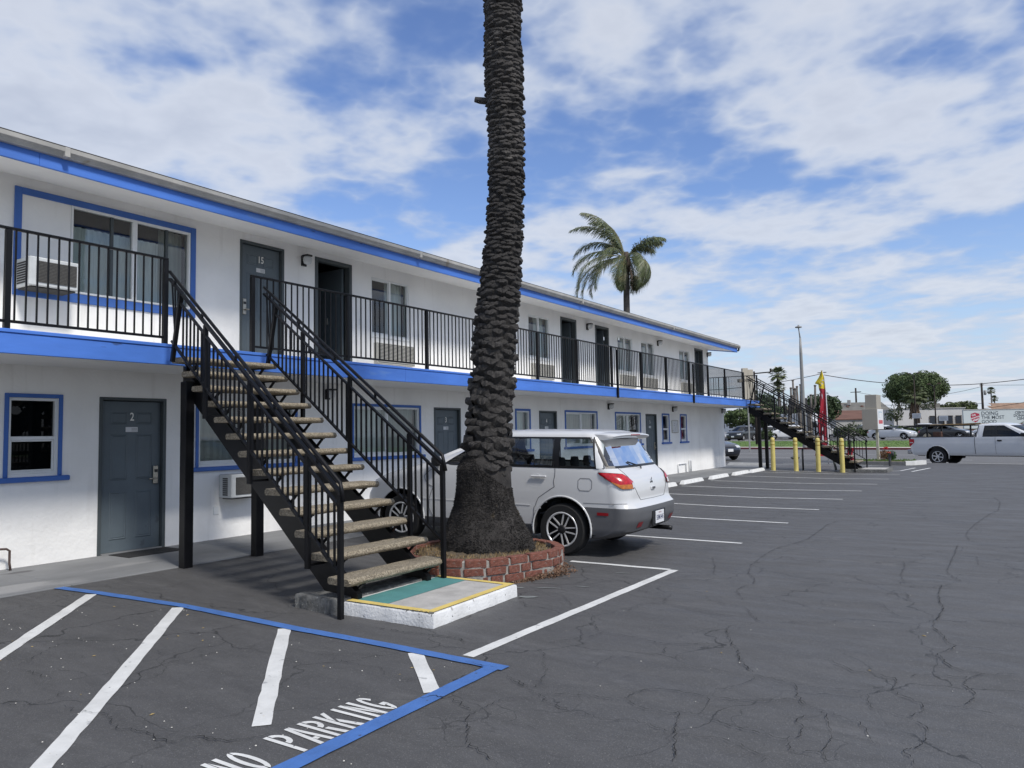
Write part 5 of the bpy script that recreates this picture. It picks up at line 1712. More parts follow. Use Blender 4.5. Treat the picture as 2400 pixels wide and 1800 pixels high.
def greenhouse(sh, zb, zt, sides, rear, front, parent, paint, glassm, border=.024, n=10, both=(1, -1)):
    """sides: list of (xb0, xb1, xt0, xt1, 'window'/'pillar'/'black'); ruled surface between belt and roof outlines"""
    def pt(qb, qt, h, side, off=0.0):
        a, b = sh.P(zb, qb, side, off), sh.P(zt, qt, side, off)
        bow = .022 * sin(pi * h)
        return (lerp(a[0], b[0], h), lerp(a[1], b[1], h) + (bow if side > 0 else -bow) * (1 if abs(qb) > .2 and abs(qb) < .8 else 0), lerp(a[2], b[2], h))
    def region(qb0, qb1, qt0, qt1, u0, u1, h0, h1, side, nm, mt, off, nu=8, nh=5):
        vs, fs = [], []
        for i in range(nu + 1):
            u = lerp(u0, u1, i / nu)
            for j in range(nh + 1):
                h = lerp(h0, h1, j / nh)
                vs.append(pt(lerp(qb0, qb1, u), lerp(qt0, qt1, u), h, side, off))
        m = nh + 1
        for i in range(nu):
            for j in range(nh):
                f_ = (i * m + j, i * m + j + 1, (i + 1) * m + j + 1, (i + 1) * m + j)
                fs.append(f_ if side == 1 else f_[::-1])
        return vs, fs
    def add_panel(qb0, qb1, qt0, qt1, kind, side, name):
        if kind in ('pillar', 'black'):
            v, f_ = region(qb0, qb1, qt0, qt1, 0, 1, 0, 1, side, '', '', .0)
            MB().add(v, f_).build('pillar', paint if kind == 'pillar' else 'trim_black', parent, smooth=True)
            return
        L = (Vector(pt(qb1, qt1, .4, side)) - Vector(pt(qb0, qt0, .4, side))).length
        Hh = abs(zt - zb)
        bu, bh = min(.3, border / L), min(.3, border / Hh)
        mb_ = MB()
        for u0, u1, h0, h1 in ((0, 1, 0, bh), (0, 1, 1 - bh, 1), (0, bu, bh, 1 - bh), (1 - bu, 1, bh, 1 - bh)):
            v, f_ = region(qb0, qb1, qt0, qt1, u0, u1, h0, h1, side, '', '', .002)
            mb_.add(v, f_)
        w_ = mb_.build(name, 'trim_black', parent, smooth=True)
        v, f_ = region(qb0, qb1, qt0, qt1, bu, 1 - bu, bh, 1 - bh, side, '', '', -.006)
        MB().add(v, f_).build('pane', glassm, w_, smooth=True)
    for side in both:
        for xb0, xb1, xt0, xt1, kind in sides:
            add_panel(sh.qx(zb, xb0), sh.qx(zb, xb1), sh.qx(zt, xt0), sh.qx(zt, xt1), kind, side, 'side_window')
    # rear and front screens span both sides
    for (qb, qt, nm, isrear) in ((rear[0], rear[1], 'rear_window', True), (front[0], front[1], 'windscreen', False)):
        vs, fs = [], []
        edge = []
        N_ = 12; M_ = 6
        for ring_i, (ins, mt) in enumerate(((0.0, 'trim_black'),)):
            pass
        def P2(u, h):
            s = -1 if u < 0 else 1
            if isrear:
                qa, qc = abs(u) * qb, abs(u) * qt
            else:
                qa, qc = 1 - abs(u) * (1 - qb), 1 - abs(u) * (1 - qt)
            a, b = sh.P(zb, qa, s), sh.P(zt, qc, s)
            return Vector((lerp(a[0], b[0], h), lerp(a[1], b[1], h), lerp(a[2], b[2], h)))
        us = [-1 + 2 * i / N_ for i in range(N_ + 1)]
        hs = [j / M_ for j in range(M_ + 1)]
        gl_, fr_ = MB(), MB()
        for i in range(N_):
            for j in range(M_):
                q4 = [P2(us[i], hs[j]), P2(us[i + 1], hs[j]), P2(us[i + 1], hs[j + 1]), P2(us[i], hs[j + 1])]
                gl_.quad(*q4)
        for (u0, u1, h0, h1) in ((-1, 1, 0, .07), (-1, 1, .93, 1), (-1, -.94, .07, .93), (.94, 1, .07, .93)):
            for i in range(N_):
                a, b = lerp(u0, u1, i / N_), lerp(u0, u1, (i + 1) / N_)
                q4 = [P2(a, h0), P2(b, h0), P2(b, h1), P2(a, h1)]
                o = Vector((-.004 if isrear else .004, 0, .002))
                fr_.quad(*[p + o for p in q4])
        w_ = fr_.build(nm, 'trim_black', parent, smooth=True)
        gl_.build('pane', glassm, w_, smooth=True)

def wheel(parent, x, y, zc, r, side, width=.215, rim=.225, spokes=5, twin=True, rimmat='rim_silver', detail=True):
    """side=+1: outer face towards +y"""
    s = side
    prof = [(rim, -width / 2), (r - .03, -width / 2), (r - .006, -width / 2 + .03), (r, 0), (r - .006, width / 2 - .03), (r - .03, width / 2), (rim, width / 2 - .004), (rim - .01, width / 2 - .05), (rim - .012, -width / 2)]
    t = MB().lathe([(a, b * s) for a, b in prof], 36, (x, y, zc), 'y').build('wheel', 'rubber_tyre', parent, angle=35)
    yo = y + s * (width / 2 - .012)
    if detail:
        MB().lathe([(rim + .004, s * -.004), (rim + .004, s * .012), (rim - .012, s * .014), (rim - .02, s * .0)], 36, (x, yo, zc), 'y', cap=False).build('rim_lip', rimmat, t, smooth=True)
    MB().lathe([(.0, 0), (rim - .006, 0), (rim - .006, s * .005), (0, s * .005)], 28, (x, y + s * (width / 2 - .085), zc), 'y').build('rim_barrel', 'rim_dark', t)
    for k in range(spokes):
        a = 2 * pi * k / spokes + pi / 2 + .35
        offs = (-.034, .034) if twin else (0,)
        for o in offs:
            dx, dz = cos(a), sin(a)
            p0 = (x + dx * .05 - dz * o * .7, yo - s * .004, zc + dz * .05 + dx * o * .7)
            p1 = (x + dx * (rim - .012) - dz * o * 1.25, yo - s * .002, zc + dz * (rim - .012) + dx * o * 1.25)
            MB().bar(p0, p1, .015 if twin else .05, .022, up=(0, 1, 0)).build('spoke', rimmat, t)
    MB().lathe([(.0, 0), (.062, 0), (.060, s * .018), (.03, s * .026), (0, s * .027)], 18, (x, yo - s * .012, zc), 'y').build('hub_cap', 'rim_dark' if twin else rimmat, t, smooth=True)
    return t

def wells(parent, arches, W):
    for ax_, az_, R_ in arches:
        for s in (1, -1):
            mb_ = MB()
            n = 20
            o = [(ax_ + R_ * cos(pi * i / n - .25 * (1 - 2 * i / n)), s * (W - .015), az_ + R_ * sin(pi * i / n - .25 * (1 - 2 * i / n))) for i in range(n + 1)]
            q = [(p[0], s * (W - .36), p[2]) for p in o]
            for i in range(n):
                mb_.quad(o[i], o[i + 1], q[i + 1], q[i])
            mb_.poly([p for p in q])
            mb_.build('wheel_well', 'well_black', parent)

def arch_lip(parent, arches, W, paint, depth=.03, side=(1, -1)):
    for ax_, az_, R_ in arches:
        for s in side:
            pts = [(ax_ + (R_ + .006) * cos(a), s * (W - .004), az_ + (R_ + .006) * sin(a)) for a in [radians(-12 + 204 * i / 26) for i in range(27)]]
            MB().tube(pts, .013, 6).build('arch_lip', paint, parent, smooth=True)

# ------------------------------------------------------------------ the white compact SUV beside the palm
tub = [(.235, -.60, 3.30, .80), (.29, -.80, 3.42, .848), (.35, -.93, 3.47, .866), (.48, -.995, 3.51, .874), (.60, -1.0, 3.51, .876), (.640, -.990, 3.50, .876), (.672, -.955, 3.48, .876), (.72, -.925, 3.45, .877), (.85, -.915, 3.38, .877),
       (.95, -.895, 3.16, .871), (1.02, -.855, 2.90, .865), (1.08, -.795, 2.66, .858), (1.13, -.735, 2.47, .848)]
roof = [(1.525, -.50, 1.48, .735), (1.560, -.485, 1.40, .712), (1.590, -.44, 1.28, .655), (1.610, -.36, 1.15, .54), (1.622, -.22, .98, .33), (1.625, -.1, .85, .12)]
suv_sh = CarShell(tub, roof, rr=(.26, .22))
suv = bpy.data.objects.new('parked_suv', None); COL.objects.link(suv)
hx, hy = -2.62, -.13
hd = atan2(hy, hx)
left_n = Vector((-sin(hd), cos(hd)))
rear_hub = Vector((-4.93, 8.62))
org = rear_hub - left_n * .86
pitch = -.0205
suv.location = (org.x, org.y, -.07)
suv.rotation_euler = (0, pitch, hd)
tag(suv, 'white compact SUV with grey bumpers parked nose-in behind the palm', 'SUV')
arches = [(0.0, .345, .412), (2.625, .345, .412)]
zs = [.235, .262, .29, .32, .35, .38, .41, .44, .47, .50, .53, .56, .59, .62, .640, .656, .672, .70, .73, .76, .80, .85, .90, .95, .985, 1.02, 1.05, 1.08, 1.105, 1.13]
def suv_parts(m):
    if m.z < .640 and m.x < -.30: return ('rear_bumper', 'cladding_grey')
    if m.z < .365: return ('sill_cladding', 'cladding_grey')
    return ('body', 'paint_suv_white')
bp_ = build_shell(suv_sh, zs, arches, suv_parts, suv, 96)
body = bp_['body']
build_shell(suv_sh, [1.525, 1.54, 1.56, 1.575, 1.59, 1.60, 1.61, 1.617, 1.622, 1.625], [], lambda m: ('roof', 'paint_suv_white'), suv, 40)
MB().add([suv_sh.P(1.625, q, s) for s in (1,) for q in qs_list(10)] + [suv_sh.P(1.625, q, -1) for q in qs_list(10)[::-1]], [tuple(range(2 * len(qs_list(10))))]).build('roof_centre', 'paint_suv_white', suv)
greenhouse(suv_sh, 1.13, 1.525, [(-.60, -.485, -.44, -.345, 'pillar'), (-.485, .075, -.345, .085, 'window'), (.075, .125, .085, .135, 'black'), (.125, .90, .135, .86, 'window'), (.90, .97, .86, .93, 'black'),
                                (.97, 1.90, .93, 1.30, 'window'), (1.90, 2.05, 1.30, 1.42, 'pillar')], (.215, .222), (.84, .86), suv, 'paint_suv_white', 'car_glass')
# corner pillars closing the ruled surface at the rear and front corners
for side in (1, -1):
    for q0b, q1b, q0t, q1t in ((.215, suv_sh.qx(1.13, -.60), .222, suv_sh.qx(1.525, -.44)), (suv_sh.qx(1.13, 2.05), .84, suv_sh.qx(1.525, 1.42), .86)):
        vs, fs = [], []
        for i in range(13):
            for j in range(5):
                a, b = suv_sh.P(1.13, lerp(q0b, q1b, i / 12), side), suv_sh.P(1.525, lerp(q0t, q1t, i / 12), side)
                vs.append([lerp(a[k], b[k], j / 4) for k in range(3)])
        for i in range(12):
            for j in range(4):
                f_ = (i * 5 + j, i * 5 + j + 1, i * 5 + j + 6, i * 5 + j + 5)
                fs.append(f_ if side == 1 else f_[::-1])
        MB().add(vs, fs).build('corner_pillar', 'paint_suv_white', suv, smooth=True)
wells(suv, arches, .874)
arch_lip(suv, arches, .876, 'paint_suv_white', side=(1,))
MB().box(-.55, 3.2, -.70, .70, .25, .29).build('underbody', 'well_black', suv)
MB().box(-.6, 2.3, -.76, .76, .50, .53).build('cabin_floor', 'seat_cloth', suv)
MB().add(*(lambda q: (q, [tuple(range(len(q)))]))([(2.05, -.78, 1.10), (2.47, -.6, 1.11), (2.47, .6, 1.11), (2.05, .78, 1.10)])).build('dashboard', 'trim_black', suv)
for x, ys in ((.28, (-.42, 0.0, .42)), (1.20, (-.38, .38))):
    for y in ys:
        st = MB()
        st.cbox(x - .10, x + .45, y - .23, y + .23, .53, .72, .06)
        st.add(*(lambda b: (b.v, b.f))(MB().cbox(x - .08, x + .06, y - .22, y + .22, .62, 1.08, .05)))
        so = st.build('seat', 'seat_cloth', suv)
        MB().lathe([(0, -.075), (.05, -.072), (.062, -.02), (.062, .03), (.05, .075), (0, .08)], 10, (x - .05, y, 1.165)).xform(Matrix.Identity(4)).build('headrest', 'seat_cloth', so, smooth=True)
for s, xx in ((1, 0), (1, 2.625), (-1, 0), (-1, 2.625)):
    wheel(suv, xx, s * .765, .335, .335, s, rim=.222, detail=True)
# tail lamps
def lamp_cols(side):
    xs = [(-.555, 1.075, 1.085), (-.60, 1.01, 1.086), (-.66, .955, 1.083), (-.73, .915, 1.075)]
    cols = [(suv_sh.qx(1.0, x), a, b) for x, a, b in xs]
    return cols
for side in (1, -1):
    qa = suv_sh.qx(1.0, -.575)
    cols = []
    for i in range(15):
        t = i / 14
        q = lerp(qa, .140, t)
        lo = 1.055 - .172 * min(1, t * 2.2) ** .8
        hi = 1.080 - .035 * t ** 2 - (.075 * max(0, t - .72) / .28)
        cols.append((q, lo, hi))
    lm = patch_on(suv_sh, cols, 'tail_lamp', 'lamp_red', suv, side, off=.012, bulge=.012)
    am = [(q, lo, lo + .055 * min(1, max(.15, (i - 2) / 5))) for i, (q, lo, hi) in enumerate(cols) if 3 <= i <= 12]
    patch_on(suv_sh, am, 'indicator_lens', 'lamp_amber', lm, side, off=.024, nv=2)
    cl = [(q, lo + .012, lo + .075) for i, (q, lo, hi) in enumerate(cols) if i >= 12]
    patch_on(suv_sh, cl, 'reversing_lens', 'lamp_clear', lm, side, off=.026, nv=2)
    ed = [(q, hi) for q, lo, hi in cols] + [(q, lo) for q, lo, hi in cols[::-1]] + [(cols[0][0], cols[0][2])]
    strip_on(suv_sh, ed, .010, 'lamp_gasket', 'trim_black', lm, side, off=.006, sub=2)
    # tailgate shut line
    strip_on(suv_sh, [(.165, 1.13), (.155, 1.04), (.135, .90), (.118, .80), (.10, .725), (.0, .722)], .008, 'shut_line', 'seam_dark', body, side, off=.001)
    # bumper reflector and side marker
    q0, q1 = suv_sh.qx(.55, -.50), suv_sh.qx(.55, -.655)
    patch_on(suv_sh, [(lerp(q0, q1, i / 4), .545, .582) for i in range(5)], 'side_marker', 'reflector_red', suv, side, off=.008, nv=1)
    patch_on(suv_sh, [(lerp(.150, .118, i / 4), .395, .462) for i in range(5)], 'rear_reflector', 'reflector_red', suv, side, off=.006, nv=1)
for side in (1,):
    Q = suv_sh.qx
    # rear door, front door, fuel flap
    strip_on(suv_sh, [(Q(1.13, .105), 1.13), (Q(.95, .115), .95), (Q(.88, .10), .88), (Q(.80, .21), .815), (Q(.72, .33), .735), (Q(.60, .40), .60), (Q(.42, .43), .40)], .009, 'shut_line', 'seam_dark', body, side, .001)
    strip_on(suv_sh, [(Q(1.13, .935), 1.13), (Q(.8, .95), .8), (Q(.38, .97), .38)], .009, 'shut_line', 'seam_dark', body, side, .001)
    strip_on(suv_sh, [(Q(1.10, 2.00), 1.10), (Q(.8, 2.05), .8), (Q(.5, 2.12), .5), (Q(.38, 2.05), .38)], .009, 'shut_line', 'seam_dark', body, side, .001)
    strip_on(suv_sh, [(Q(.37, .43), .372), (Q(.37, 2.2), .372)], .010, 'shut_line', 'seam_dark', body, side, .001)
    strip_on(suv_sh, [(Q(.62, .46), .625), (Q(.62, 2.25), .632)], .014, 'crease_line', 'paint_suv_white', body, side, .0)
    strip_on(suv_sh, [(Q(1.138, -.60), 1.128), (Q(1.138, 2.05), 1.128)], .016, 'belt_moulding', 'trim_black', body, side, .0)
    f0, f1, zb_, zt_ = -.425, -.235, .845, 1.0
    c_ = .03
    fl = [(f0 + c_, zb_), (f1 - c_, zb_), (f1, zb_ + c_), (f1, zt_ - c_), (f1 - c_, zt_), (f0 + c_, zt_), (f0, zt_ - c_), (f0, zb_ + c_), (f0 + c_, zb_)]
    strip_on(suv_sh, [(Q(z_, x_), z_) for x_, z_ in fl], .007, 'fuel_flap_line', 'seam_dark', body, side, .001, sub=3)
    strip_on(suv_sh, [(Q(.675, -.32), .690), (Q(.675, -.52), .692), (.215, .70), (.19, .70)], .006, 'shut_line', 'seam_dark', body, side, .001)
    for hx_ in (.33, 1.22):
        y_ = suv_sh.P(1.0, Q(1.0, hx_))[1]
        MB().cbox(hx_ - .115, hx_ + .115, y_ + .012, y_ + .034, .995, 1.022, .008).build('door_handle', 'paint_suv_white', suv)
        MB().lathe([(0, 0), (.045, .001), (.042, .004), (0, .004)], 16, (hx_ + .02, y_ - .001, .995), 'y').build('handle_recess', 'paint_suv_white', suv)
    MB().cbox(1.90, 2.06, .86, .94, 1.10, 1.24, .03).build('door_mirror', 'trim_black', suv)
# spoiler, brake light, wiper, emblem, plate, exhaust
sp_ = MB()
sec = [(-.36, 1.592), (-.50, 1.590), (-.62, 1.582), (-.672, 1.568), (-.680, 1.552), (-.655, 1.528), (-.54, 1.505), (-.42, 1.50)]
rings = []
for y in (-.665, -.64, -.5, -.3, 0, .3, .5, .64, .665):
    k = .8 if abs(y) > .65 else 1.0
    rings.append([(-.42 + (x + .42) * k * (1 - .16 * (abs(y) / .64) ** 2.5), y, 1.545 + (z - 1.545) * k - .022 * (abs(y) / .64) ** 3) for x, z in sec])
sp_.loft(rings).build('rear_spoiler', 'paint_suv_white', suv, angle=40, fixn=True)
MB().cbox(-.694, -.676, -.15, .15, 1.543, 1.558, .003).build('brake_light', 'reflector_red', suv)
MB().tube([(-.765, .02, 1.10), (-.775, .05, 1.13), (-.70, .34, 1.20)], .009, 6).build('rear_wiper', 'trim_black', suv)
xe = -.905
em = MB()
for a in (90, 210, 330):
    c0 = (cos(radians(a)) * .027, sin(radians(a)) * .027)
    d0, d1 = (cos(radians(a)) * .027, sin(radians(a)) * .027), (-sin(radians(a)) * .0155, cos(radians(a)) * .0155)
    em.poly([(xe - .0, c0[0] - d0[0], .945 + c0[1] - d0[1]), (xe, c0[0] + d1[0], .945 + c0[1] + d1[1]), (xe, c0[0] + d0[0], .945 + c0[1] + d0[1]), (xe, c0[0] - d1[0], .945 + c0[1] - d1[1])])
em.build('emblem', 'trim_black', suv)
MB().cbox(-.935, -.905, -.07, .07, .83, .875, .01).build('tailgate_handle', 'paint_white', suv)
MB().cbox(-.940, -.928, -.055, .055, .838, .868, .004).build('handle_pocket', 'cladding_grey', suv)
MB().cbox(-1.006, -.99, -.24, .24, .375, .575, .02).build('plate_recess', 'trim_black', suv)
pl_ = MB().cbox(-1.018, -1.008, -.155, .155, .40, .56, .003).build('number_plate', 'plate_white', suv)
text_mesh('5EMK445', .088, bold=.002, sx=.78).xform(frame_matrix((-1.0185, 0, .470), (0, -1, 0), (0, 0, 1), (-1, 0, 0))).build('plate_number', 'plate_blue', pl_)
text_mesh('California', .032, sx=.9).xform(frame_matrix((-1.0185, 0, .537), (0, -1, 0), (0, 0, 1), (-1, 0, 0))).build('plate_state', 'reflector_red', pl_)
MB().tube([(-.6, -.52, .27), (-.96, -.52, .27), (-1.0, -.52, .265)], .032, 10).build('exhaust', 'rim_dark', suv, smooth=True)
# ================================================================== bollards, meter, sign, flag
material('bollard_yellow', (0.60, 0.50, 0.16), .6, var=.10, vscale=5)
material('bollard_band', (0.36, 0.25, 0.035), .6)
material('pipe_grey', (0.17, 0.185, 0.19), .55, var=.15, vscale=12)
material('pipe_dark', (0.05, 0.052, 0.055), .6)
def bollard(x, y, lab, tilt):
    z0 = gz(x)
    r = root('bollard', (x, y, z0), lab, 'bollard', 'yellow bollards before the far stair', world=False)
    r.rotation_euler = (tilt, tilt * .6, 0)
    MB().lathe([(.082, -.05), (.080, .5), (.078, 1.16), (.070, 1.20), (.045, 1.225), (.0, 1.235)], 18).build('sleeve', 'bollard_yellow', r, angle=40)
    for z in (.965, 1.10):
        MB().lathe([(.0825, z - .016), (.0835, z), (.0825, z + .016)], 18, cap=False).build('band', 'bollard_band', r, smooth=True)
for k, (x, y, lab) in enumerate(((-7.53, 29.2, 'yellow bollard nearest the wheel stops, leftmost of four'), (-6.72, 29.25, 'second yellow bollard from the left, beside the gas meter'),
                                 (-5.95, 29.27, 'third yellow bollard from the left, leaning before the gas pipes'), (-5.14, 29.3, 'yellow bollard in front of the far stair foot, rightmost of four'))):
    bollard(x, y, lab, (.012, -.008, .02, .006)[k])
r = root('gas_meter', (-6.3, 30.2, 0), 'grey gas meter with looping pipes behind the yellow bollards', 'gas meter')
zg = -.03
MB().tube([(-6.62, 29.9, zg), (-6.62, 29.9, .55), (-6.62, 29.92, .78)], .035, 8).build('riser_pipe', 'pipe_dark', r, smooth=True)
MB().lathe([(.0, .36), (.10, .37), (.17, .42), (.17, .45), (.10, .47), (.055, .50), (.05, .66), (.0, .67)], 16, (-6.92, 30.0, 0)).build('regulator', 'pipe_grey', r, angle=35)
MB().tube([(-6.35, 30.1, .86), (-5.75, 30.1, .84), (-5.62, 30.1, .80), (-5.60, 30.1, .70), (-5.58, 30.1, .4), (-5.50, 30.1, zg)], .042, 8).build('meter_pipe', 'pipe_grey', r, smooth=True)
MB().lathe([(.0, -.10), (.09, -.09), (.10, 0), (.09, .09), (.0, .10)], 14, (-6.38, 30.1, .86), 'x').build('meter_body', 'pipe_grey', r, smooth=True)
MB().lathe([(.0, -.06), (.055, -.05), (.06, 0), (.055, .05), (.0, .06)], 12, (-6.15, 30.1, .86), 'x').build('union_nut', 'pipe_grey', r, smooth=True)
MB().tube([(-5.58, 30.1, .62), (-5.35, 30.12, .60), (-5.1, 30.14, .62)], .03, 8).build('branch_pipe', 'pipe_grey', r, smooth=True)
MB().lathe([(.0, -.05), (.045, -.045), (.045, .09), (.0, .10)], 10, (-5.42, 30.11, .68)).build('valve', 'pipe_grey', r, smooth=True)

# ------------------------------------------------------------------ the kerbed island with the sign
material('island_kerb', (0.30, 0.285, 0.255), .9, var=.2, vscale=5)
material('island_white', (0.62, 0.62, 0.60), .8, var=.08, vscale=5)
material('island_soil', (0.14, 0.115, 0.06), .95, var=.35, vscale=6)
IS = [(-6.5, 36.2), (-3.75, 35.35), (-3.45, 35.6), (-3.1, 36.6), (-6.2, 37.6)]
isl = root('kerbed_island', (-4.9, 36.5, -.07), 'low kerbed island holding the sign cabinet near the driveway', 'island')
cx_, cy_ = sum(p[0] for p in IS) / 5, sum(p[1] for p in IS) / 5
ins = [(lerp(x, cx_, .10), lerp(y, cy_, .18)) for x, y in IS]
mb = MB()
for i in range(5):
    j = (i + 1) % 5
    if i in (1, 2): continue
    a, b, c, d = IS[i], IS[j], ins[j], ins[i]
    mb.quad((*a, -.15), (*b, -.15), (*b, .07), (*a, .07)); mb.quad((*a, .07), (*b, .07), (*c, .075), (*d, .075))
mb.build('kerb_edge', 'island_kerb', isl)
mb = MB()
for i in (1, 2):
    j = i + 1
    a, b, c, d = IS[i], IS[j], ins[j], ins[i]
    mb.quad((*a, -.15), (*b, -.15), (*b, .10), (*a, .10)); mb.quad((*a, .10), (*b, .10), (*c, .105), (*d, .105))
mb.build('white_nose', 'island_white', isl)
MB().poly([(*p, .085) for p in ins]).build('soil', 'island_soil', isl)
rg = random.Random(8)
def leaf_bush(mb, c, rx, ry, rz, n, s, r, flat=.0):
    for _ in range(n):
        while True:
            p = Vector((r.uniform(-1, 1), r.uniform(-1, 1), r.uniform(-1, 1)))
            if .25 < p.length < 1: break
        p = p * (1 - .25 * r.random() ** 2)
        q = Vector((c[0] + p.x * rx, c[1] + p.y * ry, c[2] + p.z * rz))
        d = Vector((r.uniform(-1, 1), r.uniform(-1, 1), r.uniform(-.4, .9))).normalized()
        t = d.orthogonal().normalized(); k = s * r.uniform(.6, 1.3)
        b = d.cross(t)
        mb.add([q - t * k, q + b * k * .45, q + t * k, q - b * k * .45], [(0, 1, 2, 3)])
material('bush_green', (0.045, 0.10, 0.022), .7, var=.4, vscale=8)
material('flower_red', (0.50, 0.025, 0.035), .6)
material('dry_brown', (0.22, 0.12, 0.06), .9, var=.3, vscale=12)
fb = root('flower_bush', (-4.55, 36.6, .085), 'small green bush with red flowers beside the sign post', 'bush')
mb = MB(); leaf_bush(mb, (-4.42, 36.6, .30), .22, .2, .21, 420, .05, rg); tag(mb.build('foliage', 'bush_green', fb), kind='stuff')
mb = MB(); leaf_bush(mb, (-4.68, 36.55, .32), .22, .18, .24, 320, .045, rg); tag(mb.build('dry_foliage', 'dry_brown', fb), kind='stuff')
mb = MB(); leaf_bush(mb, (-4.62, 36.55, .62), .10, .09, .06, 60, .04, rg); leaf_bush(mb, (-4.5, 36.5, .42), .10, .09, .05, 30, .035, rg); tag(mb.build('flowers', 'flower_red', fb), kind='stuff')
mb = MB()
for _ in range(500):
    x, y = rg.uniform(-6.3, -3.5), rg.uniform(35.7, 37.2)
    h = rg.uniform(.02, .09)
    mb.add([(x - .02, y, .085), (x + .02, y, .085), (x + rg.uniform(-.04, .04), y, .085 + h)], [(0, 1, 2)])
tag(mb.build('island_weeds', 'grass_blade'), 'sparse dry weeds on the kerbed island', 'weeds', kind='stuff')

material('cabinet_beige', (0.34, 0.315, 0.265), .7, var=.06, vscale=2)
material('cabinet_shade', (0.30, 0.28, 0.245), .7, var=.06, vscale=2)
material('post_cream', (0.47, 0.45, 0.36), .7, var=.08, vscale=3)
material('sign_blue_print', (0.42, 0.52, 0.58), .5)
material('sign_red_print', (0.50, 0.08, 0.09), .5)
sg = root('sign_cabinet', (-5.0, 37.0, .085), 'beige stacked sign cabinet on a cream post, printed panel on its right side', 'sign', world=False, rotz=radians(-4.5))
MB().cbox(-.055, .055, -.055, .055, -.05, 1.36, .008).build('post', 'post_cream', sg)
main = MB().cbox(-.46, .16, -.55, .55, 1.34, 2.26, .012).build('cabinet', 'cabinet_beige', sg)
up_ = MB().cbox(-.34, .13, -.42, .42, 2.262, 2.88, .012).build('upper_cabinet', 'cabinet_beige', sg)
MB().cbox(.161, .172, -.53, .53, 1.36, 2.24, .004).build('sign_face', 'plate_white', sg)
MB().box(.1725, .175, -.34, .30, 1.86, 2.14).build('face_print', 'sign_blue_print', sg)
MB().box(.1725, .175, -.36, .38, 1.60, 1.76).build('face_print', 'sign_red_print', sg)
MB().box(.1755, .1765, -.25, .25, 1.86, 2.08).build('face_print', 'plate_white', sg)

# ------------------------------------------------------------------ feather flag
material('flag_red', (0.30, 0.012, 0.026), .6, var=.25, vscale=3)
material('flag_yellow', (0.68, 0.52, 0.02), .6, var=.12, vscale=3)
material('flag_white', (0.66, 0.66, 0.68), .6)
fl = root('feather_flag', (-6.75, 35.3, -.05), 'red and yellow feather flag flying behind the far stair', 'flag', world=False, rotz=radians(10))
pole = [(.0, 0, 0), (.02, 0, 1.0), (.03, 0, 2.2), (.02, 0, 3.2), (-.02, 0, 3.8), (-.10, 0, 4.12)]
MB().tube(pole, [.030, .028, .025, .020, .016, .010], 8).build('pole', 'flag_white', fl, smooth=True)
def flag_part(z0, z1, wid, nm, mt, n=18):
    vs, fs = [], []
    for i in range(n + 1):
        z = lerp(z0, z1, i / n)
        # pole x at z
        for a, b in zip(pole, pole[1:]):
            if a[2] <= z <= b[2] + 1e-6:
                px_ = lerp(a[0], b[0], (z - a[2]) / (b[2] - a[2]))
        w = wid(z)
        for j in range(9):
            t = j / 8
            vs.append((px_ - w * t * (1 + .10 * sin(z * 4.1)), .10 * sin(t * 6 + z * 2.3) * t, z + .03 * t))
    for i in range(n):
        for j in range(8):
            fs.append((i * 9 + j, i * 9 + j + 1, (i + 1) * 9 + j + 1, (i + 1) * 9 + j))
    return MB().add(vs, fs).build(nm, mt, fl, smooth=True)
fw = lambda z: .50 - .085 * z + .025 * sin(z * 5) if z < 3.2 else (.25 if z < 3.5 else max(.04, .40 - (z - 3.5) * .62))
f_r = flag_part(.35, 3.3, fw, 'red_panel', 'flag_red', 40)
f_y = flag_part(3.3, 4.1, fw, 'yellow_panel', 'flag_yellow', 14)
def flag_mark(z, w, h, x0, mt, par):
    n = 7
    pts = [(x0 + w * .5 + w * .5 * cos(2 * pi * k / n) * rg.uniform(.35, 1.1), -.085, z + h * .5 + h * .5 * sin(2 * pi * k / n) * rg.uniform(.55, 1.1)) for k in range(n)]
    MB().poly(pts).build('printed_mark', mt, par)
for z, w, h, x0 in ((.55, .13, .34, -.25), (.98, .13, .36, -.24), (1.45, .05, .20, -.20), (1.95, .035, .14, -.17), (2.25, .03, .09, -.16), (2.85, .05, .26, -.16), (2.5, .03, .08, -.27)):
    flag_mark(z, w, h, x0, 'flag_white', f_r)
for k in range(4):
    flag_mark(3.42 + .07 * k, .10, .075, -.23 + .05 * (k % 2) + .02 * k, 'flag_white' if k % 2 else 'print_grey', f_y)
r = root('flag_base', (-6.0, 34.6, -.05), 'red banner tail hanging low behind the far stair foot', 'banner')
mb = MB()
vs, fs = [], []
for i in range(9):
    for j in range(9):
        vs.append((-5.70 + .24 * i / 8 + .04 * sin(j), 33.6 + .05 * sin(i * 1.7), .02 + .70 * j / 8))
for i in range(8):
    for j in range(8): fs.append((i * 9 + j, (i + 1) * 9 + j, (i + 1) * 9 + j + 1, i * 9 + j + 1))
mb.add(vs, fs).build('cloth', 'flag_red', r, smooth=True)
tag(MB().tube([(-4.25, 34.6, -.06), (-4.25, 34.6, .42)], .05, 10).add(*(lambda m: (m.v, m.f))(MB().lathe([(.0, -.06), (.09, -.05), (.1, 0), (.09, .05), (.0, .06)], 12, (-4.14, 34.6, .45), 'x'))).build('irrigation_valve', 'pipe_dark', angle=35), 'dark irrigation valve standing between the far stair and the sign', 'valve')

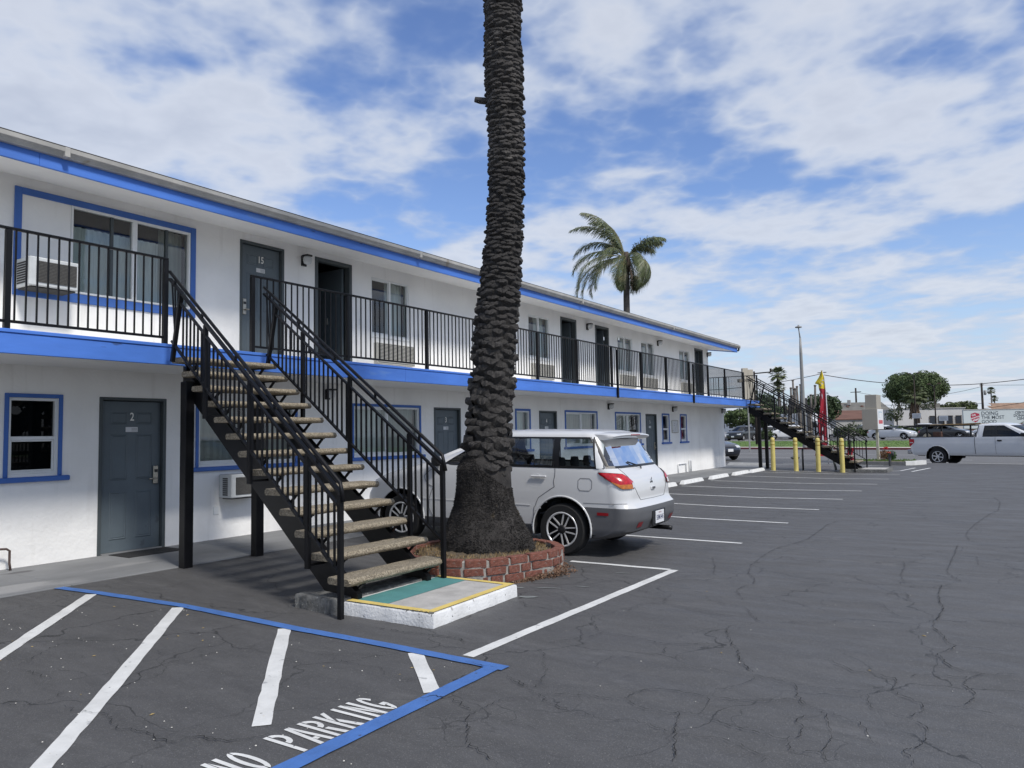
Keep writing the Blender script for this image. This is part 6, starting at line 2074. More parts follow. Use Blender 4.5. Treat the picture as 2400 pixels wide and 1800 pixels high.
# ------------------------------------------------------------------ white pickup on the street
trk = bpy.data.objects.new('pickup_truck', None); COL.objects.link(trk)
trk.location = (-2.93 + .292 * .85, 40.6 + .956 * .85, -.28)
trk.rotation_euler = (0, 0, atan2(-.292, .956))
tag(trk, 'white extended-cab pickup with a loaded rack leaving by the driveway', 'pickup truck')
ttub = [(.46, -1.05, 4.85, .93), (.52, -1.15, 5.05, .96), (.62, -1.20, 5.10, .98), (.85, -1.22, 5.12, .985), (1.0, -1.22, 5.10, .985), (1.10, -1.21, 5.05, .975), (1.24, -1.20, 4.90, .965), (1.30, -1.20, 4.6, .955)]
tsh = CarShell(ttub, [(1.9, 1.1, 2.6, .7), (1.95, 1.2, 2.5, .5)], rr=(.10, .08), rf=(.6, .3))
tar = [(0.0, .40, .50), (4.14, .40, .50)]
tz = [.46, .50, .54, .58, .62, .66, .70, .74, .78, .82, .86, .90, .95, 1.0, 1.05, 1.10, 1.17, 1.24, 1.30]
tb = build_shell(tsh, tz, tar, lambda m: ('body', 'paint_white'), trk, 110)['body']
DX = .57
cab = CarShell([(1.22, 1.02 + DX, 3.72 + DX, .955), (1.30, 1.02 + DX, 3.55 + DX, .95)], [(1.80, 1.10 + DX, 2.50 + DX, .775), (1.85, 1.14 + DX, 2.42 + DX, .74), (1.885, 1.22 + DX, 2.32 + DX, .66), (1.905, 1.35 + DX, 2.2 + DX, .5), (1.915, 1.5 + DX, 2.05 + DX, .25)], rr=(.12, .10), rf=(.30, .25))
build_shell(cab, [1.80, 1.82, 1.85, 1.87, 1.885, 1.897, 1.905, 1.912, 1.915], [], lambda m: ('cab_roof', 'paint_white'), trk, 24)
MB().add([cab.P(1.915, q, 1) for q in qs_list(8)] + [cab.P(1.915, q, -1) for q in qs_list(8)[::-1]], [tuple(range(2 * len(qs_list(8))))]).build('cab_roof_centre', 'paint_white', trk)
greenhouse(cab, 1.30, 1.80, [(*[v_ + DX for v_ in q_[:4]], q_[4]) for q_ in [(1.15, 1.34, 1.24, 1.40, 'pillar'), (1.34, 1.90, 1.40, 1.84, 'window'), (1.90, 1.94, 1.84, 1.87, 'black'), (1.94, 3.00, 1.87, 2.16, 'window'), (3.00, 3.22, 2.16, 2.20, 'pillar')]], (.22, .22), (.80, .80), trk, 'paint_white', 'car_glass_dark', border=.02)
for side in (1, -1):
    vs, fs = [], []
    for i in range(9):
        for j in range(3):
            a, b = cab.P(1.30, lerp(cab.qx(1.30, 3.22 + DX), .80, i / 8), side), cab.P(1.80, lerp(cab.qx(1.80, 2.20 + DX), .80, i / 8), side)
            vs.append([lerp(a[k], b[k], j / 2) for k in range(3)])
    for i in range(8):
        for j in range(2):
            fs.append((i * 3 + j, i * 3 + j + 1, i * 3 + j + 4, i * 3 + j + 3))
    MB().add(vs, fs).build('windscreen_pillar', 'paint_white', trk, smooth=True)
    vs = []
    for i in range(9):
        for j in range(3):
            a, b = cab.P(1.30, lerp(.22, cab.qx(1.30, 1.15 + DX), i / 8), side), cab.P(1.80, lerp(.22, cab.qx(1.80, 1.24 + DX), i / 8), side)
            vs.append([lerp(a[k], b[k], j / 2) for k in range(3)])
    MB().add(vs, fs).build('rear_pillar', 'paint_white', trk, smooth=True)
MB().add([(1.02 + DX, -.94, .7), (1.02 + DX, .94, .7), (1.02 + DX, .94, 1.32), (1.02 + DX, -.94, 1.32)], [(0, 1, 2, 3)]).build('cab_back', 'paint_white', trk)
mb = MB(); mb.box(-1.12, 1.55, -.88, .88, .74, .78); mb.box(-1.14, -1.10, -.88, .88, .78, 1.28); mb.box(-1.12, 1.55, .84, .90, .78, 1.29); mb.box(-1.12, 1.55, -.90, -.84, .78, 1.29)
mb.build('bed_liner', 'trim_black', trk)
mb = MB(); mb.cbox(-1.20, 1.57, .86, .965, 1.295, 1.325, .01); mb.cbox(-1.20, 1.57, -.965, -.86, 1.295, 1.325, .01); mb.cbox(-1.21, -1.12, -.86, .86, 1.295, 1.32, .01)
mb.build('bed_rail', 'trim_black', trk)
MB().add([(3.8, -.93, 1.30), (4.85, -.75, 1.22), (4.85, .75, 1.22), (3.8, .93, 1.30)], [(0, 1, 2, 3)]).build('bonnet', 'paint_white', trk)
wells(trk, tar, .98); arch_lip(trk, tar, .985, 'paint_white')
for s, xx in ((1, 0), (1, 4.14), (-1, 0), (-1, 4.14)):
    wheel(trk, xx, s * .83, .40, .40, s, width=.26, rim=.245, spokes=6, twin=False)
MB().box(-1.0, 4.7, -.6, .6, .42, .5).build('chassis', 'well_black', trk)
material('chrome', (0.55, 0.55, 0.56), .18, metal=1.0)
MB().cbox(-1.36, -1.19, -.95, .95, .52, .72, .03).build('rear_bumper', 'chrome', trk)
MB().tube([(-1.1, 0, .48), (-1.42, 0, .47)], .035, 8).build('tow_hitch', 'trim_black', trk)
for side in (1, -1):
    y = side * .97
    tl = MB().cbox(-1.225, -1.0, min(y, y + side * .012), max(y, y + side * .012) + .0, .92, 1.20, .004)
    tl = MB().add([(-1.225, y - side * .16, .90), (-1.225, y + side * .016, .90), (-1.17, y + side * .018, .88), (-1.0, y + side * .018, 1.06), (-1.0, y + side * .018, 1.22), (-1.225, y + side * .016, 1.22), (-1.225, y - side * .16, 1.22)], [(0, 1, 5, 6), (1, 2, 3, 4, 5)])
    t_ = tl.build('tail_lamp', 'lamp_red', trk)
    MB().cbox(-1.20, -1.05, y + (.018 if side > 0 else -.026), y + (.026 if side > 0 else -.018), 1.035, 1.07, .003).build('reversing_lens', 'lamp_clear', t_)
    for x, w_ in ((1.60, .022), (2.42, .012), (3.62, .012)):
        strip_on(tsh, [(tsh.qx(z_, x + .05 * max(0, .9 - z_)), z_) for z_ in (.54, .62, .72, .85, .95, 1.0, 1.05, 1.10, 1.17, 1.24, 1.29)], w_, 'shut_line', 'trim_black' if x < 2 else 'seam_dark', tb, side, .001, sub=2)
    MB().cbox(2.50, 2.68, side * .985 - .02, side * .985 + .02, 1.10, 1.165, .012).build('door_handle', 'trim_black', trk)
    MB().cbox(3.46, 3.66, min(side * .98, side * 1.22), max(side * .98, side * 1.22), 1.30, 1.46, .03).build('door_mirror', 'trim_black', trk)
strip_on(tsh, [(tsh.qx(.75, .6), .76), (tsh.qx(.75, 3.5), .76)], .012, 'crease_line', 'paint_white', tb, -1, .0, sub=4)
# the rack with its load
rk_ = MB()
for x in (-.45, 1.42):
    for y in (-.84, .84):
        rk_.box(x - .03, x + .03, y - .03, y + .03, 1.30, 1.86)
    rk_.box(x - .03, x + .03, -.87, .87, 1.80, 1.85)
for y in (-.80, .80):
    rk_.bar((-.75, y, 1.83), (1.6, y, 1.83), .05, .05)
rk_.build('ladder_rack', 'trim_black', trk)
material('pine_board', (0.46, 0.30, 0.13), .8, var=.2, vscale=6)
tag(MB().xform(Matrix.Identity(4)).add(*(lambda m: (m.v, m.f))(MB().cbox(-.4, 2.1, -.62, -.42, 1.865, 1.90, .005))).xform(Matrix.Translation(trk.location) @ Matrix.Rotation(atan2(-.292, .956), 4, 'Z')).build('timber_plank', 'pine_board'), 'pale timber plank lying across the rack of the white pickup', 'plank')
m_ = MB()
for y in (-.25, .15):
    m_.bar((-1.7, y, 1.80), (1.5, y, 1.90), .03, .07)
for k in range(10):
    x = lerp(-1.6, 1.4, k / 9)
    m_.bar((x, -.25, lerp(1.805, 1.895, k / 9)), (x, .15, lerp(1.805, 1.895, k / 9)), .03, .03)
tag(m_.xform(Matrix.Translation(trk.location) @ Matrix.Rotation(atan2(-.292, .956), 4, 'Z')).build('ladder', 'trim_black'), 'dark ladder lying lengthwise on the rack of the white pickup', 'ladder')
m_ = MB(); m_.cbox(-.30, .0, -.6, -.2, .78, 1.55, .02)
tag(m_.xform(Matrix.Translation(trk.location) @ Matrix.Rotation(atan2(-.292, .956), 4, 'Z')).build('tool_chest', material('rust_metal', (.12, .06, .04), .7, var=.3, vscale=6)), 'rusty upright tool chest standing in the pickup bed', 'tool chest')
m_ = MB().lathe([(.0, .78), (.16, .78), (.19, 1.2), (.17, 1.36), (.09, 1.46), (.0, 1.48)], 14, (-.62, -.45, 0))
tag(m_.xform(Matrix.Translation(trk.location) @ Matrix.Rotation(atan2(-.292, .956), 4, 'Z')).build('sack', material('sack_tan', (.40, .35, .25), .9), smooth=True), 'tan sack slumped in the pickup bed behind the tail', 'sack')
m_ = MB(); m_.bar((-.35, -.55, 1.25), (.55, -.5, 1.36), .04, .04); m_.bar((.0, -.3, 1.5), (.6, -.5, 1.3), .03, .03)
tag(m_.xform(Matrix.Translation(trk.location) @ Matrix.Rotation(atan2(-.292, .956), 4, 'Z')).build('pipe_bundle', 'pipe_dark'), 'dark pipes leaning in the pickup bed', 'pipes')

# ------------------------------------------------------------------ far cars, one builder for all
SPEC = {
 'sedan': dict(tub=[(.20, -.75, 3.25, .78), (.30, -.88, 3.42, .85), (.50, -.92, 3.48, .875), (.68, -.90, 3.44, .88), (.80, -.86, 3.22, .875), (.90, -.80, 2.75, .865), (.97, -.70, 2.35, .85)],
               roof=[(1.34, .10, 1.05, .64), (1.41, .22, .92, .55), (1.445, .42, .75, .35)], win=[(-.25, .75, .38, .62, 'window'), (.75, .80, .62, .66, 'black'), (.80, 1.95, .66, .98, 'window')], ar=[(0, .32, .37), (2.7, .32, .37)], wr=.32),
 'suv': dict(tub=[(.25, -.70, 3.30, .82), (.36, -.90, 3.46, .90), (.55, -.96, 3.50, .92), (.85, -.93, 3.42, .925), (1.0, -.88, 3.15, .915), (1.08, -.82, 2.60, .90)],
             roof=[(1.55, -.50, 1.35, .72), (1.63, -.40, 1.2, .64), (1.67, -.15, .95, .4)], win=[(-.5, .1, -.36, .12, 'window'), (.1, .16, .12, .18, 'black'), (.16, .95, .18, .85, 'window'), (.95, 1.0, .85, .9, 'black'), (1.0, 2.0, .9, 1.25, 'window')], ar=[(0, .36, .42), (2.7, .36, .42)], wr=.36),
 'van': dict(tub=[(.22, -.80, 3.75, .85), (.34, -1.0, 3.92, .93), (.55, -1.05, 3.95, .955), (.85, -1.02, 3.80, .96), (1.0, -1.0, 3.45, .95), (1.08, -.98, 3.05, .94)],
             roof=[(1.62, -.80, 1.75, .76), (1.70, -.70, 1.6, .68), (1.74, -.4, 1.2, .4)], win=[(-.62, .5, -.5, .5, 'window'), (.5, .58, .5, .56, 'black'), (.58, 1.5, .56, 1.2, 'window'), (1.5, 1.58, 1.2, 1.25, 'black'), (1.58, 2.6, 1.25, 1.65, 'window')], ar=[(0, .34, .40), (3.08, .34, .40)], wr=.34),
}
def far_car(kind, x, y, z, head, paint, label, glassm='car_glass_dark', plate=False):
    sp_ = SPEC[kind]
    sh = CarShell(sp_['tub'], sp_['roof'], rr=(.30, .24), rf=(.5, .34))
    o = bpy.data.objects.new('parked_car', None); COL.objects.link(o)
    wb = sp_['ar'][1][0]
    o.rotation_euler = (0, 0, head)
    o.location = (x - cos(head) * wb / 2, y - sin(head) * wb / 2, z)
    tag(o, label, 'car', 'cars beyond the street')
    t = sp_['tub']
    zs_ = [t[0][0]]
    while zs_[-1] < t[-1][0] - .03: zs_.append(zs_[-1] + .045)
    zs_.append(t[-1][0])
    b = build_shell(sh, zs_, sp_['ar'], lambda m: ('body', paint), o, 60)['body']
    rf_ = sp_['roof']
    rz = []
    for a, c in zip(rf_, rf_[1:]): rz += [a[0], (a[0] + c[0]) / 2]
    rz.append(rf_[-1][0])
    build_shell(sh, rz, [], lambda m: ('roof', paint), o, 12)
    MB().add([sh.P(rf_[-1][0], q, 1) for q in qs_list(6)] + [sh.P(rf_[-1][0], q, -1) for q in qs_list(6)[::-1]], [tuple(range(2 * len(qs_list(6))))]).build('roof_centre', paint, o)
    zb, zt = t[-1][0], rf_[0][0]
    w = sp_['win']
    rqb, rqt = .20, .20
    greenhouse(sh, zb, zt, w, (rqb, rqt), (.82, .82), o, paint, glassm, border=.03)
    for side in (1, -1):
        for (q0b, q1b, q0t, q1t) in ((rqb, sh.qx(zb, w[0][0]), rqt, sh.qx(zt, w[0][2])), (sh.qx(zb, w[-1][1]), .82, sh.qx(zt, w[-1][3]), .82)):
            vs, fs = [], []
            for i in range(7):
                for j in range(3):
                    a, c = sh.P(zb, lerp(q0b, q1b, i / 6), side), sh.P(zt, lerp(q0t, q1t, i / 6), side)
                    vs.append([lerp(a[k], c[k], j / 2) for k in range(3)])
            for i in range(6):
                for j in range(2):
                    fs.append((i * 3 + j, i * 3 + j + 1, i * 3 + j + 4, i * 3 + j + 3))
            MB().add(vs, fs).build('pillar', paint, o, smooth=True)
        hl = [(lerp(.80, .88, i / 5), t[-3][0] - .16, t[-3][0] - .045) for i in range(6)]
        patch_on(sh, hl, 'headlamp', 'lamp_clear', o, side, off=.008, nv=2)
        tl = [(lerp(.23, .12, i / 5), t[-3][0] - .14, t[-3][0] + .03) for i in range(6)]
        patch_on(sh, tl, 'tail_lamp', 'lamp_red', o, side, off=.008, nv=2)
        MB().cbox(w[-1][1] - .20, w[-1][1] - .02, min(side * sh.row(zb)[2], side * (sh.row(zb)[2] + .2)), max(side * sh.row(zb)[2], side * (sh.row(zb)[2] + .2)), zb, zb + .13, .03).build('door_mirror', paint, o)
    patch_on(sh, [(q, t[2][0] - .08, t[3][0]) for q in (.90, .95, 1.0)], 'grille', 'trim_black', o, 1, off=.006, nv=1)
    patch_on(sh, [(q, t[2][0] - .08, t[3][0]) for q in (.90, .95, 1.0)], 'grille', 'trim_black', o, -1, off=.006, nv=1)
    xf = sh.row(.5)[1]
    MB().cbox(xf, xf + .012, -.16, .16, .44, .58, .003).build('number_plate', 'plate_white', o)
    wells(o, sp_['ar'], sh.row(.6)[2] - .01)
    for s in (1, -1):
        for xx in (0, wb):
            wheel(o, xx, s * (sh.row(.5)[2] - .11), sp_['wr'], sp_['wr'], s, rim=sp_['wr'] * .66, spokes=5, twin=False, detail=False)
    MB().box(-.5, wb + .5, -.7, .7, .24, .3).build('underbody', 'well_black', o)
    return o
eh = atan2(-.292, .956)
ZF = .335
far_car('suv', -24.6, 82.6, ZF, radians(-97), 'paint_black', 'black SUV facing the street beyond the motel corner')
far_car('van', -31.2, 92.0, ZF, radians(-20), 'paint_silver', 'silver minivan side-on beyond the motel corner')
far_car('sedan', -9.9, 83.9, ZF, eh + .02, 'paint_white', 'white hatchback driving right behind the sign cabinet')
far_car('sedan', -5.0, 80.0, ZF, eh, 'paint_black', 'black sedan seen above the pickup bed')
far_car('sedan', -1.2, 88.0, ZF, eh + pi, 'paint_white', 'white sedan beyond the black sedan, above the pickup bed')
far_car('suv', -17.6, 121, ZF, radians(-60), 'paint_silver', 'silver SUV parked behind the hedge left of the sign cabinet')
far_car('suv', -27.0, 103.0, ZF, radians(-80), 'paint_white', 'white SUV facing out between the far stair posts')
far_car('sedan', -20.5, 112, ZF, radians(-50), 'paint_silver', 'grey sedan parked deep in the lot behind the far stair')
far_car('sedan', -12.2, 113, ZF, radians(-30), 'paint_navy', 'dark sedan parked between the sign cabinet and the palm')
far_car('suv', -8.8, 114, ZF, radians(-20), 'paint_white', 'white wagon parked under the skirted palm')
far_car('sedan', -13.6, 39.2, .0, radians(-35), 'paint_navy', 'dark car nosing out from behind the motel corner')
# white pickup front and white box truck behind the far stair
far_car('suv', -22.3, 91.5, ZF, radians(-150), 'paint_white', 'white work truck parked left of the light pole')
bt = root('box_truck', (-20.8, 98, ZF), 'white box truck parked behind the far stair', 'truck', world=False, rotz=radians(-18))
MB().cbox(-3.2, .6, -1.1, 1.1, .75, 3.1, .04).build('cargo_box', 'paint_white', bt)
MB().prism([(.65, .5), (2.6, .5), (2.6, 1.15), (1.95, 1.3), (1.5, 2.1), (.65, 2.15)], 'y', -.95, .95).build('cab', 'paint_white', bt, fixn=True)
for s in (-1, 1):
    MB().add([(.8, s * .956, 1.35), (1.75, s * .956, 1.35), (1.45, s * .956, 2.0), (.8, s * .956, 2.0)], [(0, 1, 2, 3)]).build('side_window', 'trim_black', bt)
    for x in (-2.0, 1.8):
        wheel(bt, x, s * .9, .4, .4, s, rim=.24, spokes=5, twin=False, detail=False)
MB().add([(1.955, -.85, 1.32), (1.955, .85, 1.32), (1.53, .85, 2.05), (1.53, -.85, 2.05)], [(0, 1, 2, 3)]).build('windscreen', 'trim_black', bt)
for k, (x, y, L, lab) in enumerate(((-35.5, 114.5, 6.5, 'white motorhome far beyond the motel corner'), (-29.0, 107, 5.0, 'white coach parked behind the black SUV'))):
    rv = root('motorhome', (x, y, ZF), lab, 'motorhome', 'white motorhomes', world=False, rotz=radians(-20))
    MB().cbox(-L / 2, L / 2, -1.15, 1.15, .6, 2.75, .12).build('coachwork', 'paint_white', rv)
    for j in range(4):
        xx = -L / 2 + .7 + j * (L - 1.4) / 3.4
        MB().box(xx, xx + .75, -1.156, -1.15, 1.5, 2.1).build('side_window', 'trim_black', rv)
    MB().box(L / 2, L / 2 + .006, -.95, .95, 1.45, 2.3).build('windscreen', 'trim_black', rv)
    for s in (-1, 1):
        for xx in (-L * .3, L * .3):
            wheel(rv, xx, s * 1.0, .4, .4, s, rim=.24, spokes=5, twin=False, detail=False)
# ================================================================== trees, poles and buildings beyond the street
material('leaf_dark', (0.036, 0.062, 0.020), .75, var=.45, vscale=.8)
material('leaf_mid', (0.058, 0.088, 0.026), .75, var=.45, vscale=.9)
material('leaf_olive', (0.075, 0.095, 0.030), .75, var=.4, vscale=.6)
material('leaf_hedge', (0.038, 0.060, 0.016), .75, var=.5, vscale=1.5)
material('bark_grey', (0.13, 0.115, 0.10), .95, var=.35, vscale=4)
material('bark_brown', (0.085, 0.062, 0.048), .95, var=.35, vscale=4)
material('skirt_tan', (0.17, 0.115, 0.075), .95, var=.45, vscale=5)
material('fan_green', (0.085, 0.105, 0.042), .7, var=.4, vscale=2)

def crown_mesh(blobs, n, s, r, hole=.3):
    mb_ = MB()
    tot = sum(b[3] * b[4] for b in blobs)
    for (cx, cy, cz, rx, rz) in blobs:
        for _ in range(int(n * rx * rz / tot)):
            while True:
                p = Vector((r.uniform(-1, 1), r.uniform(-1, 1), r.uniform(-1, 1)))
                if hole < p.length < 1: break
            L = p.length
            p = p / L * (L ** .45)
            k = 1 + .10 * sin(p.x * 7 + cx * 3) + .08 * sin(p.z * 9 + cy)
            q = Vector((cx + p.x * rx * k, cy + p.y * rx * k, cz + p.z * rz * k))
            d = (p + Vector((r.uniform(-1, 1), r.uniform(-1, 1), r.uniform(-.6, 1)))).normalized()
            t = d.orthogonal().normalized(); t.rotate(Matrix.Rotation(r.uniform(0, 6.28), 3, d)); b = d.cross(t)
            w = s * r.uniform(.6, 1.4)
            mb_.add([q - t * w, q - b * w * .55, q + t * w, q + b * w * .55], [(0, 1, 2, 3)])
    return mb_

def tree(name, x, y, z, blobs, n, s, leaf, bark, trunk_r, limbs, label, cat='tree', seed=1, group=None):
    r = random.Random(seed)
    t = root(name, (x, y, z), label, cat, group)
    zb = min(b[2] - b[4] * .5 for b in blobs)
    tr = MB().tube([(x, y, z - .1), (x + .1 * trunk_r, y, lerp(z, zb, .5)), (x, y, zb + .4)], [trunk_r * 1.25, trunk_r, trunk_r * .8], 9)
    for i in range(limbs):
        b = blobs[i % len(blobs)]
        e_ = Vector((b[0] + r.uniform(-.4, .4) * b[3], b[1] + r.uniform(-.4, .4) * b[3], b[2] + r.uniform(-.2, .4) * b[4]))
        st = Vector((x, y, lerp(z, zb, .8)))
        tr.tube([st, st.lerp(e_, .5) + Vector((0, 0, .25)), e_], [trunk_r * .6, trunk_r * .35, trunk_r * .1], 6)
    tr.build('trunk', bark, t, smooth=True)
    tag(crown_mesh(blobs, n, s, r).build('crown', leaf, t), kind='stuff')
    return t
rr2 = random.Random(4)
def blob_ring(cx, cy, cz, R_, H_, n, seed, flat=.8):
    r = random.Random(seed)
    out = [(cx, cy, cz, R_ * .84, H_ * .86)]
    for k in range(n):
        a = 2 * pi * k / n + r.uniform(-.3, .3)
        e_ = r.uniform(-.5, .9)
        q = R_ * .66 * cos(e_ * .9)
        s = r.uniform(.24, .42)
        out.append((cx + q * cos(a), cy + q * sin(a), cz + H_ * .55 * sin(e_), R_ * s, H_ * s * 1.05))
    return out
tree('round_tree', -12.9, 140.8, .3, blob_ring(-12.9, 140.8, 7.7, 4.9, 3.8, 46, 3), 36000, .15, 'leaf_mid', 'bark_brown', .35, 9, 'big dense round-headed tree behind the skirted palm', seed=2)
tree('shade_tree', -21.0, 106.2, .3, blob_ring(-21.0, 106.2, 4.0, 2.7, 2.5, 14, 5), 5000, .17, 'leaf_dark', 'bark_brown', .2, 6, 'dark green tree behind the feather flag', seed=3)
tree('shade_tree', -29.2, 97.5, .3, blob_ring(-29.2, 97.5, 3.1, 2.6, 1.4, 10, 6), 3500, .16, 'leaf_mid', 'bark_brown', .2, 6, 'low spreading tree over the parked cars beyond the motel corner', seed=4)
tree('shade_tree', -26.6, 99.5, .3, blob_ring(-26.6, 99.5, 3.6, 2.5, 1.9, 10, 7), 3500, .16, 'leaf_dark', 'bark_brown', .25, 6, 'dark low tree above the black SUV', seed=5)
tree('shade_tree', -30.5, 112, .3, blob_ring(-30.5, 112, 5.2, 2.8, 2.2, 10, 8), 3000, .18, 'leaf_dark', 'bark_brown', .25, 6, 'green tree seen through the end of the balcony railing', seed=6)
tree('shade_tree', -26.0, 112, .3, blob_ring(-26.0, 112, 3.6, 2.2, 1.8, 10, 9), 2500, .17, 'leaf_mid', 'bark_brown', .22, 6, 'green tree behind the top of the far stair', seed=7)
tree('shrubby_tree', -15.6, 138, .3, blob_ring(-16.0, 138, 3.7, 1.5, 1.7, 8, 10), 650, .14, 'leaf_olive', 'bark_grey', .12, 5, 'thin olive-leaved tree beside the gabled roof', seed=8)
for k, (x, y, cz, R_, H_, lab) in enumerate(((-11.2, 203, 5.6, 2.6, 2.0, 'olive-green tree beyond the low white building, left one'), (-8.6, 204.5, 5.9, 2.5, 1.9, 'olive-green tree beyond the low white building, right one'), (-14.6, 201, 5.2, 2.4, 1.9, 'olive-green tree just right of the round tree'))):
    tree('far_tree', x, y, .3, blob_ring(x, y, cz, R_, H_, 9, 20 + k), 2200, .22, 'leaf_olive', 'bark_brown', .2, 5, lab, seed=30 + k, group='olive trees beyond the white building')
def bush(x, y, z, rx, rz, n, mt, label, seed, s=.10, name='bush', cat='bush'):
    r = random.Random(seed)
    t = root(name, (x, y, z), label, cat)
    MB().tube([(x, y, z - .1), (x, y, z + rz * .8)], [.06, .03], 6).build('stem', 'bark_brown', t)
    tag(crown_mesh(blob_ring(x, y, z + rz * .8, rx, rz, 8, seed), n, s, r).build('foliage', mt, t), kind='stuff')
bush(-23.3, 87.8, ZF, .95, .75, 900, 'leaf_hedge', 'round clipped bush between the far stair posts', 40)
for k, (x, y, rx, rz, lab) in enumerate(((-17.4, 98.8, 1.1, .95, 'low hedge bush behind the far stair rail, left one'), (-16.0, 99.6, 1.2, 1.15, 'low hedge bush behind the far stair rail, middle one'), (-14.6, 100.5, 1.1, 1.0, 'low hedge bush just left of the sign cabinet'),
                                         (-12.4, 102, 1.0, .9, 'hedge bush just right of the sign cabinet'), (-11.0, 103, 1.0, .85, 'hedge bush behind the hatchback'), (-9.7, 103.8, .9, .8, 'hedge bush left of the pickup tail'),
                                         (-6.5, 105, 1.1, .9, 'hedge bush above the pickup bed'), (-2.6, 118, 1.5, .75, 'hedge bush before the lettered trailer, left one'), (-.4, 119.5, 1.6, .85, 'hedge bush before the lettered trailer, middle one'), (2.0, 121, 1.7, 1.0, 'hedge bush before the lettered trailer at the right edge'))):
    bush(x, y, ZF, rx, rz, 800, 'leaf_hedge' if k < 7 else 'leaf_olive', lab, 50 + k, s=.11, name='hedge_bush', cat='hedge')

# ------------------------------------------------------------------ palms
def fan_leaf(base, az, el, L, seed, droop=.4, n=13):
    r = random.Random(seed)
    h = Vector((cos(az) * cos(el), sin(az) * cos(el), sin(el)))
    sd = Vector((-sin(az), cos(az), 0)); up = sd.cross(h) * -1
    c = Vector(base) + h * L * .45
    mb_ = MB().bar(base, c, .03, .03)
    for i in range(n):
        a = lerp(-1.15, 1.15, i / (n - 1))
        d = (h * cos(a) + sd * sin(a)).normalized()
        k = L * .58 * (1 - .22 * abs(a)) * r.uniform(.88, 1.05)
        e_ = c + d * k * .6 ; f_ = c + d * k + Vector((0, 0, -droop * k * r.uniform(.4, .9)))
        w = d.cross(up).normalized() * .055 * L / 1.2
        mb_.add([c, e_ - w, e_ + w, f_], [(0, 1, 2), (1, 3, 2)])
    return mb_
def fan_palm(x, y, z, zt, rt_, crowns, label, group=None, skirt=None, L=1.3, nl=26, seed=1):
    r = random.Random(seed)
    t = root('fan_palm', (x, y, z), label, 'palm tree', group)
    MB().tube([(x, y, z - .1), (x + .05, y, lerp(z, zt, .5)), (x, y, zt)], [rt_ * 1.3, rt_, rt_ * .85], 9).build('trunk', 'bark_grey', t, smooth=True)
    for zc_, sc in crowns:
        mb_ = MB()
        for i in range(nl):
            q = fan_leaf((x, y, zc_), i * 2.4 + r.uniform(-.2, .2), lerp(1.35, -.75, i / nl), L * sc * r.uniform(.85, 1.1), seed * 100 + i)
            mb_.add(q.v, q.f)
        tag(mb_.build('crown', 'fan_green', t), kind='stuff')
    if skirt:
        mb_ = MB()
        for i in range(260):
            a = r.uniform(0, 2 * pi); zz = r.uniform(skirt[0] + .5, skirt[1]); R_ = rt_ + lerp(.75, .15, (zz - skirt[0]) / (skirt[1] - skirt[0]))
            p = Vector((x + rt_ * cos(a), y + rt_ * sin(a), zz + .4)); q = Vector((x + R_ * cos(a), y + R_ * sin(a), zz - r.uniform(.5, 1.1)))
            w = Vector((-sin(a), cos(a), 0)) * r.uniform(.04, .10)
            mb_.add([p, q - w, q + w], [(0, 1, 2)])
        tag(mb_.build('dead_skirt', 'skirt_tan', t), kind='stuff')
fan_palm(-11.65, 124, .3, 6.2, .24, [(6.0, 1.35)], 'stout fan palm with a brown dead-leaf skirt before the round tree', skirt=(3.0, 6.0), L=1.6, nl=34, seed=2)
fan_palm(-26.7, 107.8, .3, 9.2, .22, [(9.1, 1.15), (7.3, .95)], 'tall fan palm standing left of the light pole', L=1.25, nl=34, seed=3)
fan_palm(-4.16, 236, .3, 10.9, .17, [(10.7, 1.15)], 'distant slim fan palm right of the utility pole, taller of two', 'distant pair of fan palms', L=1.2, nl=28, seed=4)
fan_palm(-3.5, 237, .3, 8.7, .17, [(8.6, 1.0)], 'distant slim fan palm right of the utility pole, shorter of two', 'distant pair of fan palms', L=1.15, nl=28, seed=5)

# queen palm behind the motel roof
qx_, qy_, qz_ = -16.55, 36.45, 10.25
qp = root('queen_palm', (qx_, qy_, 0), 'feathery palm with hanging fruit rising behind the motel roof', 'palm tree')
MB().tube([(qx_ - .15, qy_, -.1), (qx_ - .1, qy_, 4), (qx_ - .05, qy_, 8.6), (qx_, qy_, qz_ + .5)], [.22, .18, .165, .14], 12).build('trunk', material('palm_grey', (.075, .068, .062), .95, var=.3, vscale=5, stretch=(1, 1, 5)), qp, smooth=True)
MB().tube([(qx_, qy_, qz_ - .3), (qx_ + .02, qy_, qz_ + .3), (qx_, qy_, qz_ + .75)], [.20, .22, .12], 10).build('crownshaft', material('sheath_brown', (.075, .058, .042), .9, var=.4, vscale=8), qp, smooth=True)
rv_ = Vector((RR.x, RR.y, 0)).normalized()
raz = atan2(rv_.y, rv_.x)                     # azimuth pointing to image right
